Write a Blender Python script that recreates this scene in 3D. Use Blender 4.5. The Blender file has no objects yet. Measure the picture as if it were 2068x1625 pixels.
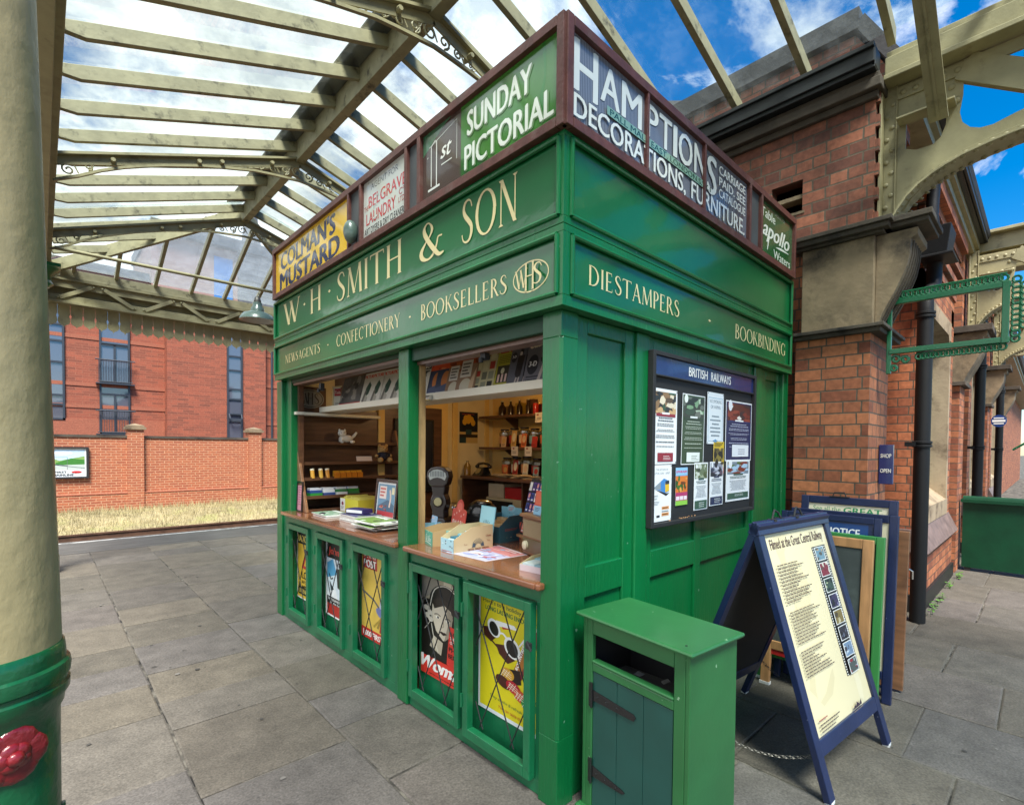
import bpy, math, random
from mathutils import Vector, Matrix
random.seed(11)
SC = bpy.context.scene
COL = SC.collection
PI = math.pi
rad = math.radians

# ------------------------------------------------------------------ camera
def cam_axes(yaw, pitch, roll):
    cy, sy = math.cos(yaw), math.sin(yaw)
    f = Vector((sy, cy, 0)); r = Vector((cy, -sy, 0)); d = Vector((0, 0, -1))
    cp, sp = math.cos(pitch), math.sin(pitch)
    f2 = f*cp - d*sp; d2 = d*cp + f*sp
    cr, sr = math.cos(roll), math.sin(roll)
    return r*cr + d2*sr, d2*cr - r*sr, f2
_r, _d, _f = cam_axes(0.7816, -0.0227, -0.0103)
cam = bpy.data.objects.new('camera', bpy.data.cameras.new('camera'))
COL.objects.link(cam)
m3 = Matrix((_r, -_d, -_f)).transposed()
cam.matrix_world = Matrix.Translation((-1.5481, -1.4461, 1.55)) @ m3.to_4x4()
cam.data.sensor_fit = 'HORIZONTAL'; cam.data.sensor_width = 36
cam.data.lens = 1018.68*36/2068
cam.data.shift_x = -0.0284; cam.data.shift_y = 0.0556
cam.data.clip_start = 0.05; cam.data.clip_end = 3000
SC.camera = cam

# ------------------------------------------------------------------ sky, sun, exposure
SUN_EL, SUN_AZ = rad(58), rad(-148)      # azimuth measured from +Y towards +X
W = bpy.data.worlds.new('World'); SC.world = W; W.use_nodes = True
nt = W.node_tree; nt.nodes.clear()
def N(tree, t, **k):
    n = tree.nodes.new(t)
    for a, b in k.items(): setattr(n, a, b)
    return n
out = N(nt, 'ShaderNodeOutputWorld'); bg = N(nt, 'ShaderNodeBackground')
sky = N(nt, 'ShaderNodeTexSky', sky_type='NISHITA', sun_disc=False)
sky.sun_elevation = SUN_EL; sky.sun_rotation = SUN_AZ
sky.air_density = 1.0; sky.dust_density = 0.4; sky.ozone_density = 3.0
tc = N(nt, 'ShaderNodeTexCoord'); sp = N(nt, 'ShaderNodeSeparateXYZ')
nt.links.new(tc.outputs['Generated'], sp.inputs[0])
mx = N(nt, 'ShaderNodeMath', operation='MAXIMUM'); mx.inputs[1].default_value = 0.0
nt.links.new(sp.outputs[2], mx.inputs[0])
ad = N(nt, 'ShaderNodeMath', operation='ADD'); ad.inputs[1].default_value = 0.22
nt.links.new(mx.outputs[0], ad.inputs[0])
dv = N(nt, 'ShaderNodeVectorMath', operation='DIVIDE')
cb = N(nt, 'ShaderNodeCombineXYZ')
for i in (0, 1): nt.links.new(ad.outputs[0], cb.inputs[i])
cb.inputs[2].default_value = 1.0
nt.links.new(tc.outputs['Generated'], dv.inputs[0]); nt.links.new(cb.outputs[0], dv.inputs[1])
ns = N(nt, 'ShaderNodeTexNoise'); ns.inputs['Scale'].default_value = 1.6
ns.inputs['Detail'].default_value = 9; ns.inputs['Roughness'].default_value = 0.62
ns.inputs['Distortion'].default_value = 0.35
mp = N(nt, 'ShaderNodeMapping'); mp.inputs['Location'].default_value = (3.4, 1.3, 0)
nt.links.new(dv.outputs[0], mp.inputs[0]); nt.links.new(mp.outputs[0], ns.inputs['Vector'])
# more cloud towards -X +Y (over the railway), clearer over the station roof
bx = N(nt, 'ShaderNodeMath', operation='MULTIPLY'); bx.inputs[1].default_value = -0.13
nt.links.new(sp.outputs[0], bx.inputs[0])
by = N(nt, 'ShaderNodeMath', operation='MULTIPLY_ADD'); by.inputs[1].default_value = 0.10
nt.links.new(sp.outputs[1], by.inputs[0]); nt.links.new(bx.outputs[0], by.inputs[2])
sm = N(nt, 'ShaderNodeMath', operation='ADD')
nt.links.new(ns.outputs[0], sm.inputs[0]); nt.links.new(by.outputs[0], sm.inputs[1])
cr = N(nt, 'ShaderNodeValToRGB'); cr.color_ramp.elements[0].position = 0.46; cr.color_ramp.elements[1].position = 0.56
nt.links.new(sm.outputs[0], cr.inputs[0])
hs = N(nt, 'ShaderNodeHueSaturation'); hs.inputs['Saturation'].default_value = 1.5; hs.inputs['Value'].default_value = .85
nt.links.new(sky.outputs[0], hs.inputs['Color'])
n2 = N(nt, 'ShaderNodeTexNoise'); n2.inputs['Scale'].default_value = 4.2; n2.inputs['Detail'].default_value = 8; n2.inputs['Roughness'].default_value = .6
nt.links.new(mp.outputs[0], n2.inputs['Vector'])
r2 = N(nt, 'ShaderNodeValToRGB'); r2.color_ramp.elements[0].position = .36; r2.color_ramp.elements[0].color = (.43, .47, .53, 1); r2.color_ramp.elements[1].position = .60; r2.color_ramp.elements[1].color = (1, 1, .98, 1)
nt.links.new(n2.outputs[0], r2.inputs[0])
cv = N(nt, 'ShaderNodeVectorMath', operation='SCALE'); cv.inputs['Scale'].default_value = 7.6; nt.links.new(r2.outputs[0], cv.inputs[0])
mix = N(nt, 'ShaderNodeMixRGB'); nt.links.new(cv.outputs[0], mix.inputs[2])
nt.links.new(cr.outputs[0], mix.inputs[0]); nt.links.new(hs.outputs[0], mix.inputs[1])
nt.links.new(mix.outputs[0], bg.inputs[0]); bg.inputs[1].default_value = 0.1
nt.links.new(bg.outputs[0], out.inputs[0])
sl = bpy.data.lights.new('sun', 'SUN'); sl.energy = 3.6; sl.angle = rad(20); sl.color = (1, .95, .87)
sun = bpy.data.objects.new('sun', sl); COL.objects.link(sun)
sdir = Vector((math.sin(SUN_AZ)*math.cos(SUN_EL), math.cos(SUN_AZ)*math.cos(SUN_EL), math.sin(SUN_EL)))
sun.rotation_euler = sdir.to_track_quat('Z', 'Y').to_euler(); sun.location = (0, 0, 30)
SC.view_settings.view_transform = 'Standard'; SC.view_settings.look = 'None'
SC.view_settings.exposure = 1.4; SC.view_settings.gamma = 1
SC.render.engine = 'CYCLES'
SC.cycles.max_bounces = 10; SC.cycles.transparent_max_bounces = 24
SC.cycles.caustics_reflective = False; SC.cycles.caustics_refractive = False

# ------------------------------------------------------------------ materials
def lin(h):
    if not isinstance(h, str): return h if len(h) == 4 else (*h, 1)
    h = h.lstrip('#'); c = [int(h[i:i+2], 16)/255 for i in (0, 2, 4)]
    return tuple(x/12.92 if x <= .04045 else ((x+.055)/1.055)**2.4 for x in c) + (1,)
def newmat(name):
    m = bpy.data.materials.new(name); m.use_nodes = True; t = m.node_tree
    return m, t, t.nodes['Principled BSDF']
def pm(name, col, rough=.5, metal=0, var=.0, vs=6., bump=0., bs=40., coat=0., stretch=(1, 1, 1), dirt=None, ds=3., dlo=.5, dhi=.7, detail=5, coatr=.08, spec=.5, chip=None):
    m, t, b = newmat(name); c = lin(col)
    b.inputs['Roughness'].default_value = rough; b.inputs['Metallic'].default_value = metal
    b.inputs['Coat Weight'].default_value = coat; b.inputs['Coat Roughness'].default_value = coatr
    b.inputs['Specular IOR Level'].default_value = spec
    g = N(t, 'ShaderNodeNewGeometry'); mp = N(t, 'ShaderNodeMapping'); mp.inputs['Scale'].default_value = stretch
    t.links.new(g.outputs['Position'], mp.inputs[0])
    last = None
    if var > 0:
        n = N(t, 'ShaderNodeTexNoise'); n.inputs['Scale'].default_value = vs; n.inputs['Detail'].default_value = detail
        t.links.new(mp.outputs[0], n.inputs['Vector'])
        x = N(t, 'ShaderNodeMixRGB'); x.inputs[1].default_value = (c[0]*(1-var), c[1]*(1-var), c[2]*(1-var), 1)
        x.inputs[2].default_value = (min(1, c[0]*(1+var)), min(1, c[1]*(1+var)), min(1, c[2]*(1+var)), 1)
        r = N(t, 'ShaderNodeValToRGB'); r.color_ramp.elements[0].position = .3; r.color_ramp.elements[1].position = .7
        t.links.new(n.outputs[0], r.inputs[0]); t.links.new(r.outputs[0], x.inputs[0]); last = x.outputs[0]
    if dirt:
        n = N(t, 'ShaderNodeTexNoise'); n.inputs['Scale'].default_value = ds; n.inputs['Detail'].default_value = 8; n.inputs['Roughness'].default_value = .68
        t.links.new(mp.outputs[0], n.inputs['Vector'])
        r = N(t, 'ShaderNodeValToRGB'); r.color_ramp.elements[0].position = dlo; r.color_ramp.elements[1].position = dhi
        t.links.new(n.outputs[0], r.inputs[0])
        x = N(t, 'ShaderNodeMixRGB'); x.inputs[2].default_value = lin(dirt)
        if last: t.links.new(last, x.inputs[1])
        else: x.inputs[1].default_value = c
        t.links.new(r.outputs[0], x.inputs[0]); last = x.outputs[0]
    if chip:
        n = N(t, 'ShaderNodeTexNoise'); n.inputs['Scale'].default_value = 34; n.inputs['Detail'].default_value = 3; t.links.new(g.outputs['Position'], n.inputs['Vector'])
        r = N(t, 'ShaderNodeValToRGB'); r.color_ramp.elements[0].position = .735; r.color_ramp.elements[1].position = .75; t.links.new(n.outputs[0], r.inputs[0])
        x = N(t, 'ShaderNodeMixRGB'); x.inputs[2].default_value = lin(chip); t.links.new(r.outputs[0], x.inputs[0])
        if last: t.links.new(last, x.inputs[1])
        else: x.inputs[1].default_value = c
        last = x.outputs[0]
    if last: t.links.new(last, b.inputs['Base Color'])
    else: b.inputs['Base Color'].default_value = c
    if bump > 0:
        n = N(t, 'ShaderNodeTexNoise'); n.inputs['Scale'].default_value = bs; n.inputs['Detail'].default_value = 6
        t.links.new(mp.outputs[0], n.inputs['Vector'])
        bp_ = N(t, 'ShaderNodeBump'); bp_.inputs['Strength'].default_value = bump; bp_.inputs['Distance'].default_value = .01
        t.links.new(n.outputs[0], bp_.inputs['Height']); t.links.new(bp_.outputs[0], b.inputs['Normal'])
        if coat: t.links.new(bp_.outputs[0], b.inputs['Coat Normal'])
    return m
def brickmat(name, c1, c2, mortar, bw=.235, bh=.083, ms=.006, squash=.5, sf=2, bump=.35, dirt='#2a1c16', dlo=.55, dhi=.8, ds=2.2, off=.25, zoff=0):
    m, t, b = newmat(name); b.inputs['Roughness'].default_value = .78
    g = N(t, 'ShaderNodeNewGeometry'); s = N(t, 'ShaderNodeSeparateXYZ'); sn = N(t, 'ShaderNodeSeparateXYZ')
    t.links.new(g.outputs['Position'], s.inputs[0]); t.links.new(g.outputs['True Normal'], sn.inputs[0])
    a = N(t, 'ShaderNodeMath', operation='ABSOLUTE'); t.links.new(sn.outputs[0], a.inputs[0])
    gt = N(t, 'ShaderNodeMath', operation='GREATER_THAN'); gt.inputs[1].default_value = .6; t.links.new(a.outputs[0], gt.inputs[0])
    mu = N(t, 'ShaderNodeMix'); t.links.new(gt.outputs[0], mu.inputs[0]); t.links.new(s.outputs[0], mu.inputs[2]); t.links.new(s.outputs[1], mu.inputs[3])
    za = N(t, 'ShaderNodeMath', operation='ADD'); za.inputs[1].default_value = zoff; t.links.new(s.outputs[2], za.inputs[0])
    cb = N(t, 'ShaderNodeCombineXYZ'); t.links.new(mu.outputs[0], cb.inputs[0]); t.links.new(za.outputs[0], cb.inputs[1])
    # slight wobble so courses are not ruler straight
    nw = N(t, 'ShaderNodeTexNoise'); nw.inputs['Scale'].default_value = 7; t.links.new(g.outputs['Position'], nw.inputs['Vector'])
    vm = N(t, 'ShaderNodeVectorMath', operation='MULTIPLY_ADD'); vm.inputs[1].default_value = (.012, .006, 0)
    t.links.new(nw.outputs['Color'], vm.inputs[0]); t.links.new(cb.outputs[0], vm.inputs[2])
    br = N(t, 'ShaderNodeTexBrick'); br.offset = off; br.offset_frequency = 2; br.squash = squash; br.squash_frequency = sf
    for k, v in (('Scale', 1), ('Mortar Size', ms), ('Mortar Smooth', .25), ('Bias', 0), ('Brick Width', bw), ('Row Height', bh)): br.inputs[k].default_value = v
    br.inputs['Color1'].default_value = lin(c1); br.inputs['Color2'].default_value = lin(c2); br.inputs['Mortar'].default_value = lin(mortar)
    t.links.new(vm.outputs[0], br.inputs['Vector'])
    n2 = N(t, 'ShaderNodeTexNoise'); n2.inputs['Scale'].default_value = 28; n2.inputs['Detail'].default_value = 6; t.links.new(g.outputs['Position'], n2.inputs['Vector'])
    mm = N(t, 'ShaderNodeMixRGB', blend_type='OVERLAY'); mm.inputs[0].default_value = .55
    t.links.new(br.outputs['Color'], mm.inputs[1]); t.links.new(n2.outputs[0], mm.inputs[2])
    n3 = N(t, 'ShaderNodeTexNoise'); n3.inputs['Scale'].default_value = ds; n3.inputs['Detail'].default_value = 9; n3.inputs['Roughness'].default_value = .7
    t.links.new(g.outputs['Position'], n3.inputs['Vector'])
    r = N(t, 'ShaderNodeValToRGB'); r.color_ramp.elements[0].position = dlo; r.color_ramp.elements[1].position = dhi
    r.color_ramp.elements[1].color = (.75, .75, .75, 1)
    t.links.new(n3.outputs[0], r.inputs[0])
    m2 = N(t, 'ShaderNodeMixRGB'); m2.inputs[2].default_value = lin(dirt)
    t.links.new(r.outputs[0], m2.inputs[0]); t.links.new(mm.outputs[0], m2.inputs[1]); t.links.new(m2.outputs[0], b.inputs['Base Color'])
    sb = N(t, 'ShaderNodeMath', operation='MULTIPLY_ADD'); sb.inputs[1].default_value = .35
    iv = N(t, 'ShaderNodeMath', operation='SUBTRACT'); iv.inputs[0].default_value = 1; t.links.new(br.outputs['Fac'], iv.inputs[1])
    t.links.new(n2.outputs[0], sb.inputs[0]); t.links.new(iv.outputs[0], sb.inputs[2])
    bp_ = N(t, 'ShaderNodeBump'); bp_.inputs['Strength'].default_value = bump; bp_.inputs['Distance'].default_value = .012
    t.links.new(sb.outputs[0], bp_.inputs['Height']); t.links.new(bp_.outputs[0], b.inputs['Normal'])
    return m
def colmat(name, rough, noise=.0, ns_=20, bump=0, bs=60, coat=0, dirt=None, dlo=.5, dhi=.75, ds=4):
    """base colour from the mesh's own printed / per-stone colour attribute"""
    m, t, b = newmat(name); b.inputs['Roughness'].default_value = rough; b.inputs['Coat Weight'].default_value = coat; b.inputs['Coat Roughness'].default_value = .06
    a = N(t, 'ShaderNodeAttribute', attribute_name='Col'); last = a.outputs['Color']
    g = N(t, 'ShaderNodeNewGeometry')
    if noise:
        n = N(t, 'ShaderNodeTexNoise'); n.inputs['Scale'].default_value = ns_; n.inputs['Detail'].default_value = 9; n.inputs['Roughness'].default_value = .65
        t.links.new(g.outputs['Position'], n.inputs['Vector'])
        x = N(t, 'ShaderNodeMixRGB', blend_type='OVERLAY'); x.inputs[0].default_value = noise
        t.links.new(last, x.inputs[1]); t.links.new(n.outputs[0], x.inputs[2]); last = x.outputs[0]
        if noise > .5:
            n = N(t, 'ShaderNodeTexNoise'); n.inputs['Scale'].default_value = 95; n.inputs['Detail'].default_value = 4; t.links.new(g.outputs['Position'], n.inputs['Vector'])
            x = N(t, 'ShaderNodeMixRGB', blend_type='OVERLAY'); x.inputs[0].default_value = .75; t.links.new(last, x.inputs[1]); t.links.new(n.outputs[0], x.inputs[2]); last = x.outputs[0]
    if dirt:
        n = N(t, 'ShaderNodeTexNoise'); n.inputs['Scale'].default_value = ds; n.inputs['Detail'].default_value = 10; n.inputs['Roughness'].default_value = .7
        t.links.new(g.outputs['Position'], n.inputs['Vector'])
        r = N(t, 'ShaderNodeValToRGB'); r.color_ramp.elements[0].position = dlo; r.color_ramp.elements[1].position = dhi; r.color_ramp.elements[1].color = (.7, .7, .7, 1)
        t.links.new(n.outputs[0], r.inputs[0])
        x = N(t, 'ShaderNodeMixRGB'); x.inputs[2].default_value = lin(dirt); t.links.new(r.outputs[0], x.inputs[0]); t.links.new(last, x.inputs[1]); last = x.outputs[0]
    t.links.new(last, b.inputs['Base Color'])
    if bump:
        n = N(t, 'ShaderNodeTexNoise'); n.inputs['Scale'].default_value = bs; n.inputs['Detail'].default_value = 8; t.links.new(g.outputs['Position'], n.inputs['Vector'])
        bp_ = N(t, 'ShaderNodeBump'); bp_.inputs['Strength'].default_value = bump; bp_.inputs['Distance'].default_value = .008
        t.links.new(n.outputs[0], bp_.inputs['Height']); t.links.new(bp_.outputs[0], b.inputs['Normal'])
    return m
def glassmat(name, tint=(.93, .97, .96), refl=.12, dirt=.08, rough=.02, dcol=(.5, .52, .48)):
    m, t, b = newmat(name); t.nodes.remove(b); o = t.nodes['Material Output']
    tr = N(t, 'ShaderNodeBsdfTransparent'); tr.inputs[0].default_value = (*tint, 1)
    gl = N(t, 'ShaderNodeBsdfGlossy'); gl.inputs['Roughness'].default_value = rough
    lw = N(t, 'ShaderNodeLayerWeight'); lw.inputs[0].default_value = .25
    mu = N(t, 'ShaderNodeMath', operation='MULTIPLY_ADD'); mu.inputs[1].default_value = .3; mu.inputs[2].default_value = refl*.4
    t.links.new(lw.outputs['Fresnel'], mu.inputs[0])
    x = N(t, 'ShaderNodeMixShader'); t.links.new(mu.outputs[0], x.inputs[0]); t.links.new(tr.outputs[0], x.inputs[1]); t.links.new(gl.outputs[0], x.inputs[2])
    df = N(t, 'ShaderNodeBsdfTranslucent'); df.inputs[0].default_value = (*dcol, 1)
    n = N(t, 'ShaderNodeTexNoise'); n.inputs['Scale'].default_value = 5; n.inputs['Detail'].default_value = 9; n.inputs['Roughness'].default_value = .75
    g = N(t, 'ShaderNodeNewGeometry'); t.links.new(g.outputs['Position'], n.inputs['Vector'])
    r = N(t, 'ShaderNodeMapRange'); r.inputs[1].default_value = .45; r.inputs[2].default_value = .75; r.inputs[3].default_value = dirt*(.3 if dirt < .1 else .75); r.inputs[4].default_value = dirt*(2.2 if dirt < .1 else 1.35)
    t.links.new(n.outputs[0], r.inputs[0])
    y = N(t, 'ShaderNodeMixShader'); t.links.new(r.outputs[0], y.inputs[0]); t.links.new(x.outputs[0], y.inputs[1]); t.links.new(df.outputs[0], y.inputs[2])
    t.links.new(y.outputs[0], o.inputs[0])
    return m

M = {}
M['green'] = pm('green_gloss_paint', (.003, .130, .036), .34, chip='#5f8a72', var=.18, vs=3, bump=.28, bs=70, coat=.38, coatr=.12, spec=.35, stretch=(1, 1, .14), dirt=(.004, .075, .03), ds=9, dlo=.62, dhi=.78)
M['base_green'] = pm('thick_iron_green_paint', (.002, .085, .028), .35, var=.3, vs=5, bump=.35, bs=30, coat=.4, coatr=.15, dirt='#0c2a1c', ds=9, dlo=.5, dhi=.7)
M['green_panel'] = pm('green_sign_board', (.004, .122, .034), .3, var=.12, vs=2, bump=.09, bs=14, coat=.55, coatr=.05)
M['green_dark'] = pm('shaded_green_paint', (.001, .045, .018), .5, var=.15, bump=.1, bs=30, coat=.1, spec=.3)  # dark green: shade over the hatches put into colour; the barrier's own paint
M['green_door'] = pm('cabinet_green_paint', (.006, .135, .052), .42, chip='#6f8f78', var=.15, vs=8, bump=.12, bs=30, coat=.35, coatr=.2, dirt='#123020', ds=7, dlo=.6, dhi=.8)
M['bin_green'] = pm('bin_green_paint', (.024, .145, .042), .42, chip='#8ab08c', var=.12, vs=5, bump=.05, bs=50, coat=.35, coatr=.2, dirt='#2f6a3a', ds=3, dlo=.5, dhi=.75)
M['bin_door'] = pm('bin_door_paint', (.012, .072, .058), .45, var=.12, vs=5, bump=.05, bs=30, coat=.2, coatr=.25)
M['sign_green'] = pm('sign_frame_green', (.003, .11, .042), .4, bump=.06, bs=60, coat=.4)
M['iron'] = pm('olive_cream_iron_paint', (.33, .295, .165), .5, var=.13, vs=7, bump=.12, bs=45, dirt='#4c462c', ds=5, dlo=.56, dhi=.8)
M['iron2'] = pm('weathered_timber_paint', (.35, .315, .185), .55, var=.15, vs=9, bump=.2, bs=30, dirt='#3a3526', ds=8, dlo=.55, dhi=.72, stretch=(1, 1, 1))
M['column'] = pm('thick_cream_column_paint', (.30, .255, .13), .42, var=.06, vs=4, bump=.45, bs=22, coat=.2, coatr=.2, stretch=(1, 1, .6))
M['maroon'] = pm('maroon_painted_frame', (.105, .035, .028), .5, var=.3, vs=12, bump=.2, bs=60, coat=.15, dirt='#6f5c54', ds=8, dlo=.55, dhi=.8)
M['counter'] = pm('varnished_brown_counter', (.235, .085, .038), .25, var=.25, vs=5, bump=.04, bs=20, coat=.8, coatr=.08, stretch=(3, .5, 3))
M['oak'] = pm('raw_oak_strip', (.38, .25, .11), .6, var=.3, vs=30, bump=.2, bs=50, stretch=(1, 1, .2))
M['cream'] = pm('cream_interior_paint', (.78, .64, .36), .55, var=.06, bump=.05)
M['cream_warmlit'] = pm('cream_paint_glow_in_colour', (.80, .54, .18), .55, var=.06, bump=.05)  # warm lamplight on the cream back wall, put into the paint colour
M['white'] = pm('white_shelf_paint', (.72, .68, .56), .5, var=.05)
M['brown'] = pm('dark_brown_wood', (.11, .048, .024), .42, var=.3, vs=10, bump=.08, stretch=(.4, .4, 3), coat=.2, coatr=.25)
M['brown_light'] = pm('mid_brown_wood', (.22, .105, .05), .42, var=.3, vs=10, bump=.08, stretch=(.4, .4, 3), coat=.2)
M['black'] = pm('black_gloss', (.012, .012, .013), .25, coat=.5)
M['bakelite'] = pm('brown_black_bakelite', (.03, .019, .016), .28, coat=.6, bump=.04)
M['blackmatt'] = pm('black_board', (.018, .018, .019), .65, var=.2)
M['pipe'] = pm('dull_black_pipe', (.012, .013, .014), .5, spec=.25, bump=.1, bs=30)
M['gutter'] = pm('black_gutter_iron', (.016, .019, .020), .5, bump=.15, bs=20, var=.2)
M['chrome'] = pm('bright_metal', (.6, .6, .58), .2, metal=1)
M['steel'] = pm('dull_chain_metal', (.15, .14, .125), .5, metal=.7)
M['navy'] = pm('navy_board_paint', (.010, .020, .072), .42, chip='#70788c', var=.15, vs=8, bump=.08, bs=60, coat=.3, coatr=.2, dirt='#262c48', ds=12, dlo=.62, dhi=.75)
M['navyflat'] = pm('navy_enamel', (.012, .025, .12), .25, coat=.6)
M['signblue'] = pm('blue_enamel', (.012, .045, .20), .3, coat=.5)
M['pine'] = pm('varnished_pine', (.45, .235, .10), .42, var=.25, vs=14, bump=.08, stretch=(2, 2, .3), coat=.25)
M['chalk'] = pm('chalky_slate_board', (.045, .058, .056), .7, var=.45, vs=4, dirt='#5b6662', ds=4, dlo=.55, dhi=.95)
M['boardgreen'] = pm('bright_green_board_edge', (.04, .24, .06), .4, coat=.3)
M['red'] = pm('bright_red_paint', (.5, .02, .02), .4, coat=.3)
M['rose'] = pm('crimson_gloss', (.15, .005, .009), .35, var=.2, vs=20, coat=.5, bump=.35, bs=60)
M['paper'] = pm('white_paper', (.78, .78, .76), .6)
M['kraft'] = pm('kraft_card', (.52, .40, .24), .7, var=.08)
M['yellow'] = pm('yellow_card', (.62, .55, .05), .5)
M['stone'] = pm('weathered_sandstone', (.235, .175, .105), .82, var=.28, vs=5, bump=.35, bs=22, dirt='#1d1814', ds=2.6, dlo=.48, dhi=.72)
M['stone_dark'] = pm('sooty_stone', (.085, .068, .05), .85, var=.3, vs=6, bump=.4, bs=25, dirt='#0d0c0b', ds=3, dlo=.45, dhi=.7)
M['stone_pale'] = pm('pale_window_stone', (.36, .28, .18), .8, var=.15, vs=6, bump=.25, bs=30, dirt='#4a3b2b', ds=3)
M['slate'] = pm('purple_plinth_tiles', (.17, .12, .105), .6, var=.25, vs=9, bump=.15)
M['coping'] = pm('dark_roof_coping', (.03, .03, .031), .8, var=.3, bump=.3)
M['tar'] = pm('black_tarred_skirting', (.012, .012, .012), .5, bump=.3, bs=20)
M['roofslate'] = pm('grey_roof_slate', (.10, .105, .115), .6, var=.25, vs=3, bump=.15)
M['lead'] = pm('dark_lead_flashing', (.03, .034, .034), .6)
M['anth'] = pm('anthracite_window_frame', (.035, .043, .055), .45)
M['enamel_shade'] = pm('grey_green_enamel', (.085, .13, .11), .35, coat=.5, var=.1)
M['lampwhite'] = pm('lamp_inner_enamel', (.5, .5, .47), .4)
M['plush_white'] = pm('white_plush', (.75, .71, .62), .95, bump=.6, bs=150, var=.1)
M['plush_tan'] = pm('tan_plush', (.42, .25, .09), .95, bump=.6, bs=150, var=.15)
M['plush_dark'] = pm('navy_plush', (.012, .014, .03), .9, bump=.4, bs=150)
M['grass'] = pm('dry_grass_blades', (.37, .315, .165), .85, var=.35, vs=1.2)
M['grassb'] = pm('dry_grass_ground', (.33, .28, .15), .95, var=.3, vs=3, bump=.6, bs=30, dirt='#6d7a2c', ds=1.5, dlo=.5, dhi=.75)
M['weed'] = pm('weed_leaf', (.08, .2, .03), .6, var=.2)
M['ballast'] = pm('dark_track_ballast', (.06, .05, .045), .95, var=.6, vs=14, bump=1, bs=40)
M['rust'] = pm('rusty_rail', (.12, .065, .04), .6, var=.3, metal=.3)
M['sleeper'] = pm('old_sleeper', (.07, .055, .045), .9, var=.3)
M['asphalt'] = pm('platform_edge_asphalt', (.10, .096, .09), .95, spec=.15, var=.18, vs=2.5, bump=.4, bs=80, stretch=(1, 3, 1))
M['mortar'] = pm('paving_joint_mortar', (.16, .148, .12), .9, var=.35, vs=9, bump=.4, bs=40, dirt='#1d1c19', ds=5, dlo=.42, dhi=.6)
M['whiteline'] = pm('worn_white_line', (.42, .42, .40), .8, var=.2, vs=6, dirt='#4a4a48', ds=4, dlo=.5, dhi=.62)
M['slab'] = colmat('sandstone_flag', .82, .66, 5.5, bump=.75, bs=34, dirt='#33302a', dlo=.52, dhi=.9, ds=2.4)
M['print'] = colmat('printed_paper', .42, coat=.12)
M['enamel'] = colmat('vitreous_enamel', .22, .12, 3, coat=.8, bump=.03, bs=5)
M['gold'] = pm('cream_signwriting', (.72, .62, .33), .35, coat=.4, spec=.4)
M['creamink'] = pm('cream_writing', (.75, .72, .6), .4)
M['brick_pier'] = brickmat('red_engineering_brick', '#b4704a', '#7a4430', '#54493c', dlo=.60, dhi=.9)
M['brick_top'] = brickmat('sooted_red_brick', '#a0634a', '#643a2e', '#5e5244', dlo=.5, dhi=.74, ms=.007)
M['brick_wall'] = brickmat('bright_red_yard_brick', '#a8603f', '#985238', '#b88c6c', bw=.225, bh=.075, ms=.010, squash=1, off=.5, bump=.1, dlo=.7, dhi=.95)
M['brick_apt'] = brickmat('mottled_apartment_brick', '#9c523a', '#7c4432', '#966048', bw=.44, bh=.11, ms=.008, squash=1, off=.5, bump=.1, dlo=.7, dhi=1, dirt='#5a2a20')
M['brick_band'] = brickmat('orange_apartment_brick', '#9c5840', '#94533c', '#9c6249', bw=.225, bh=.075, ms=.008, squash=1, off=.5, bump=.1, dlo=.75, dhi=1)
M['brick_far'] = brickmat('hazed_far_brick', '#a08078', '#94746c', '#a0908a', bw=.3, bh=.1, squash=1, off=.5, bump=.05, dlo=.8, dhi=1)  # brick lightened: the haze of the canopy glass put into its colour
M['roofglass'] = glassmat('canopy_glass', (.94, .99, .985), .03, .018, dcol=(.62, .66, .64))
M['hipglass'] = glassmat('dusty_canopy_glass', (.86, .91, .94), .06, .13, dcol=(.72, .78, .82))
M['winglass'] = pm('window_glass', (.09, .10, .13), .06, metal=.0, spec=1.0, coat=1, coatr=.02)
M['jarglass'] = glassmat('jar_glass', (.80, .80, .74), .5, .02)
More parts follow.
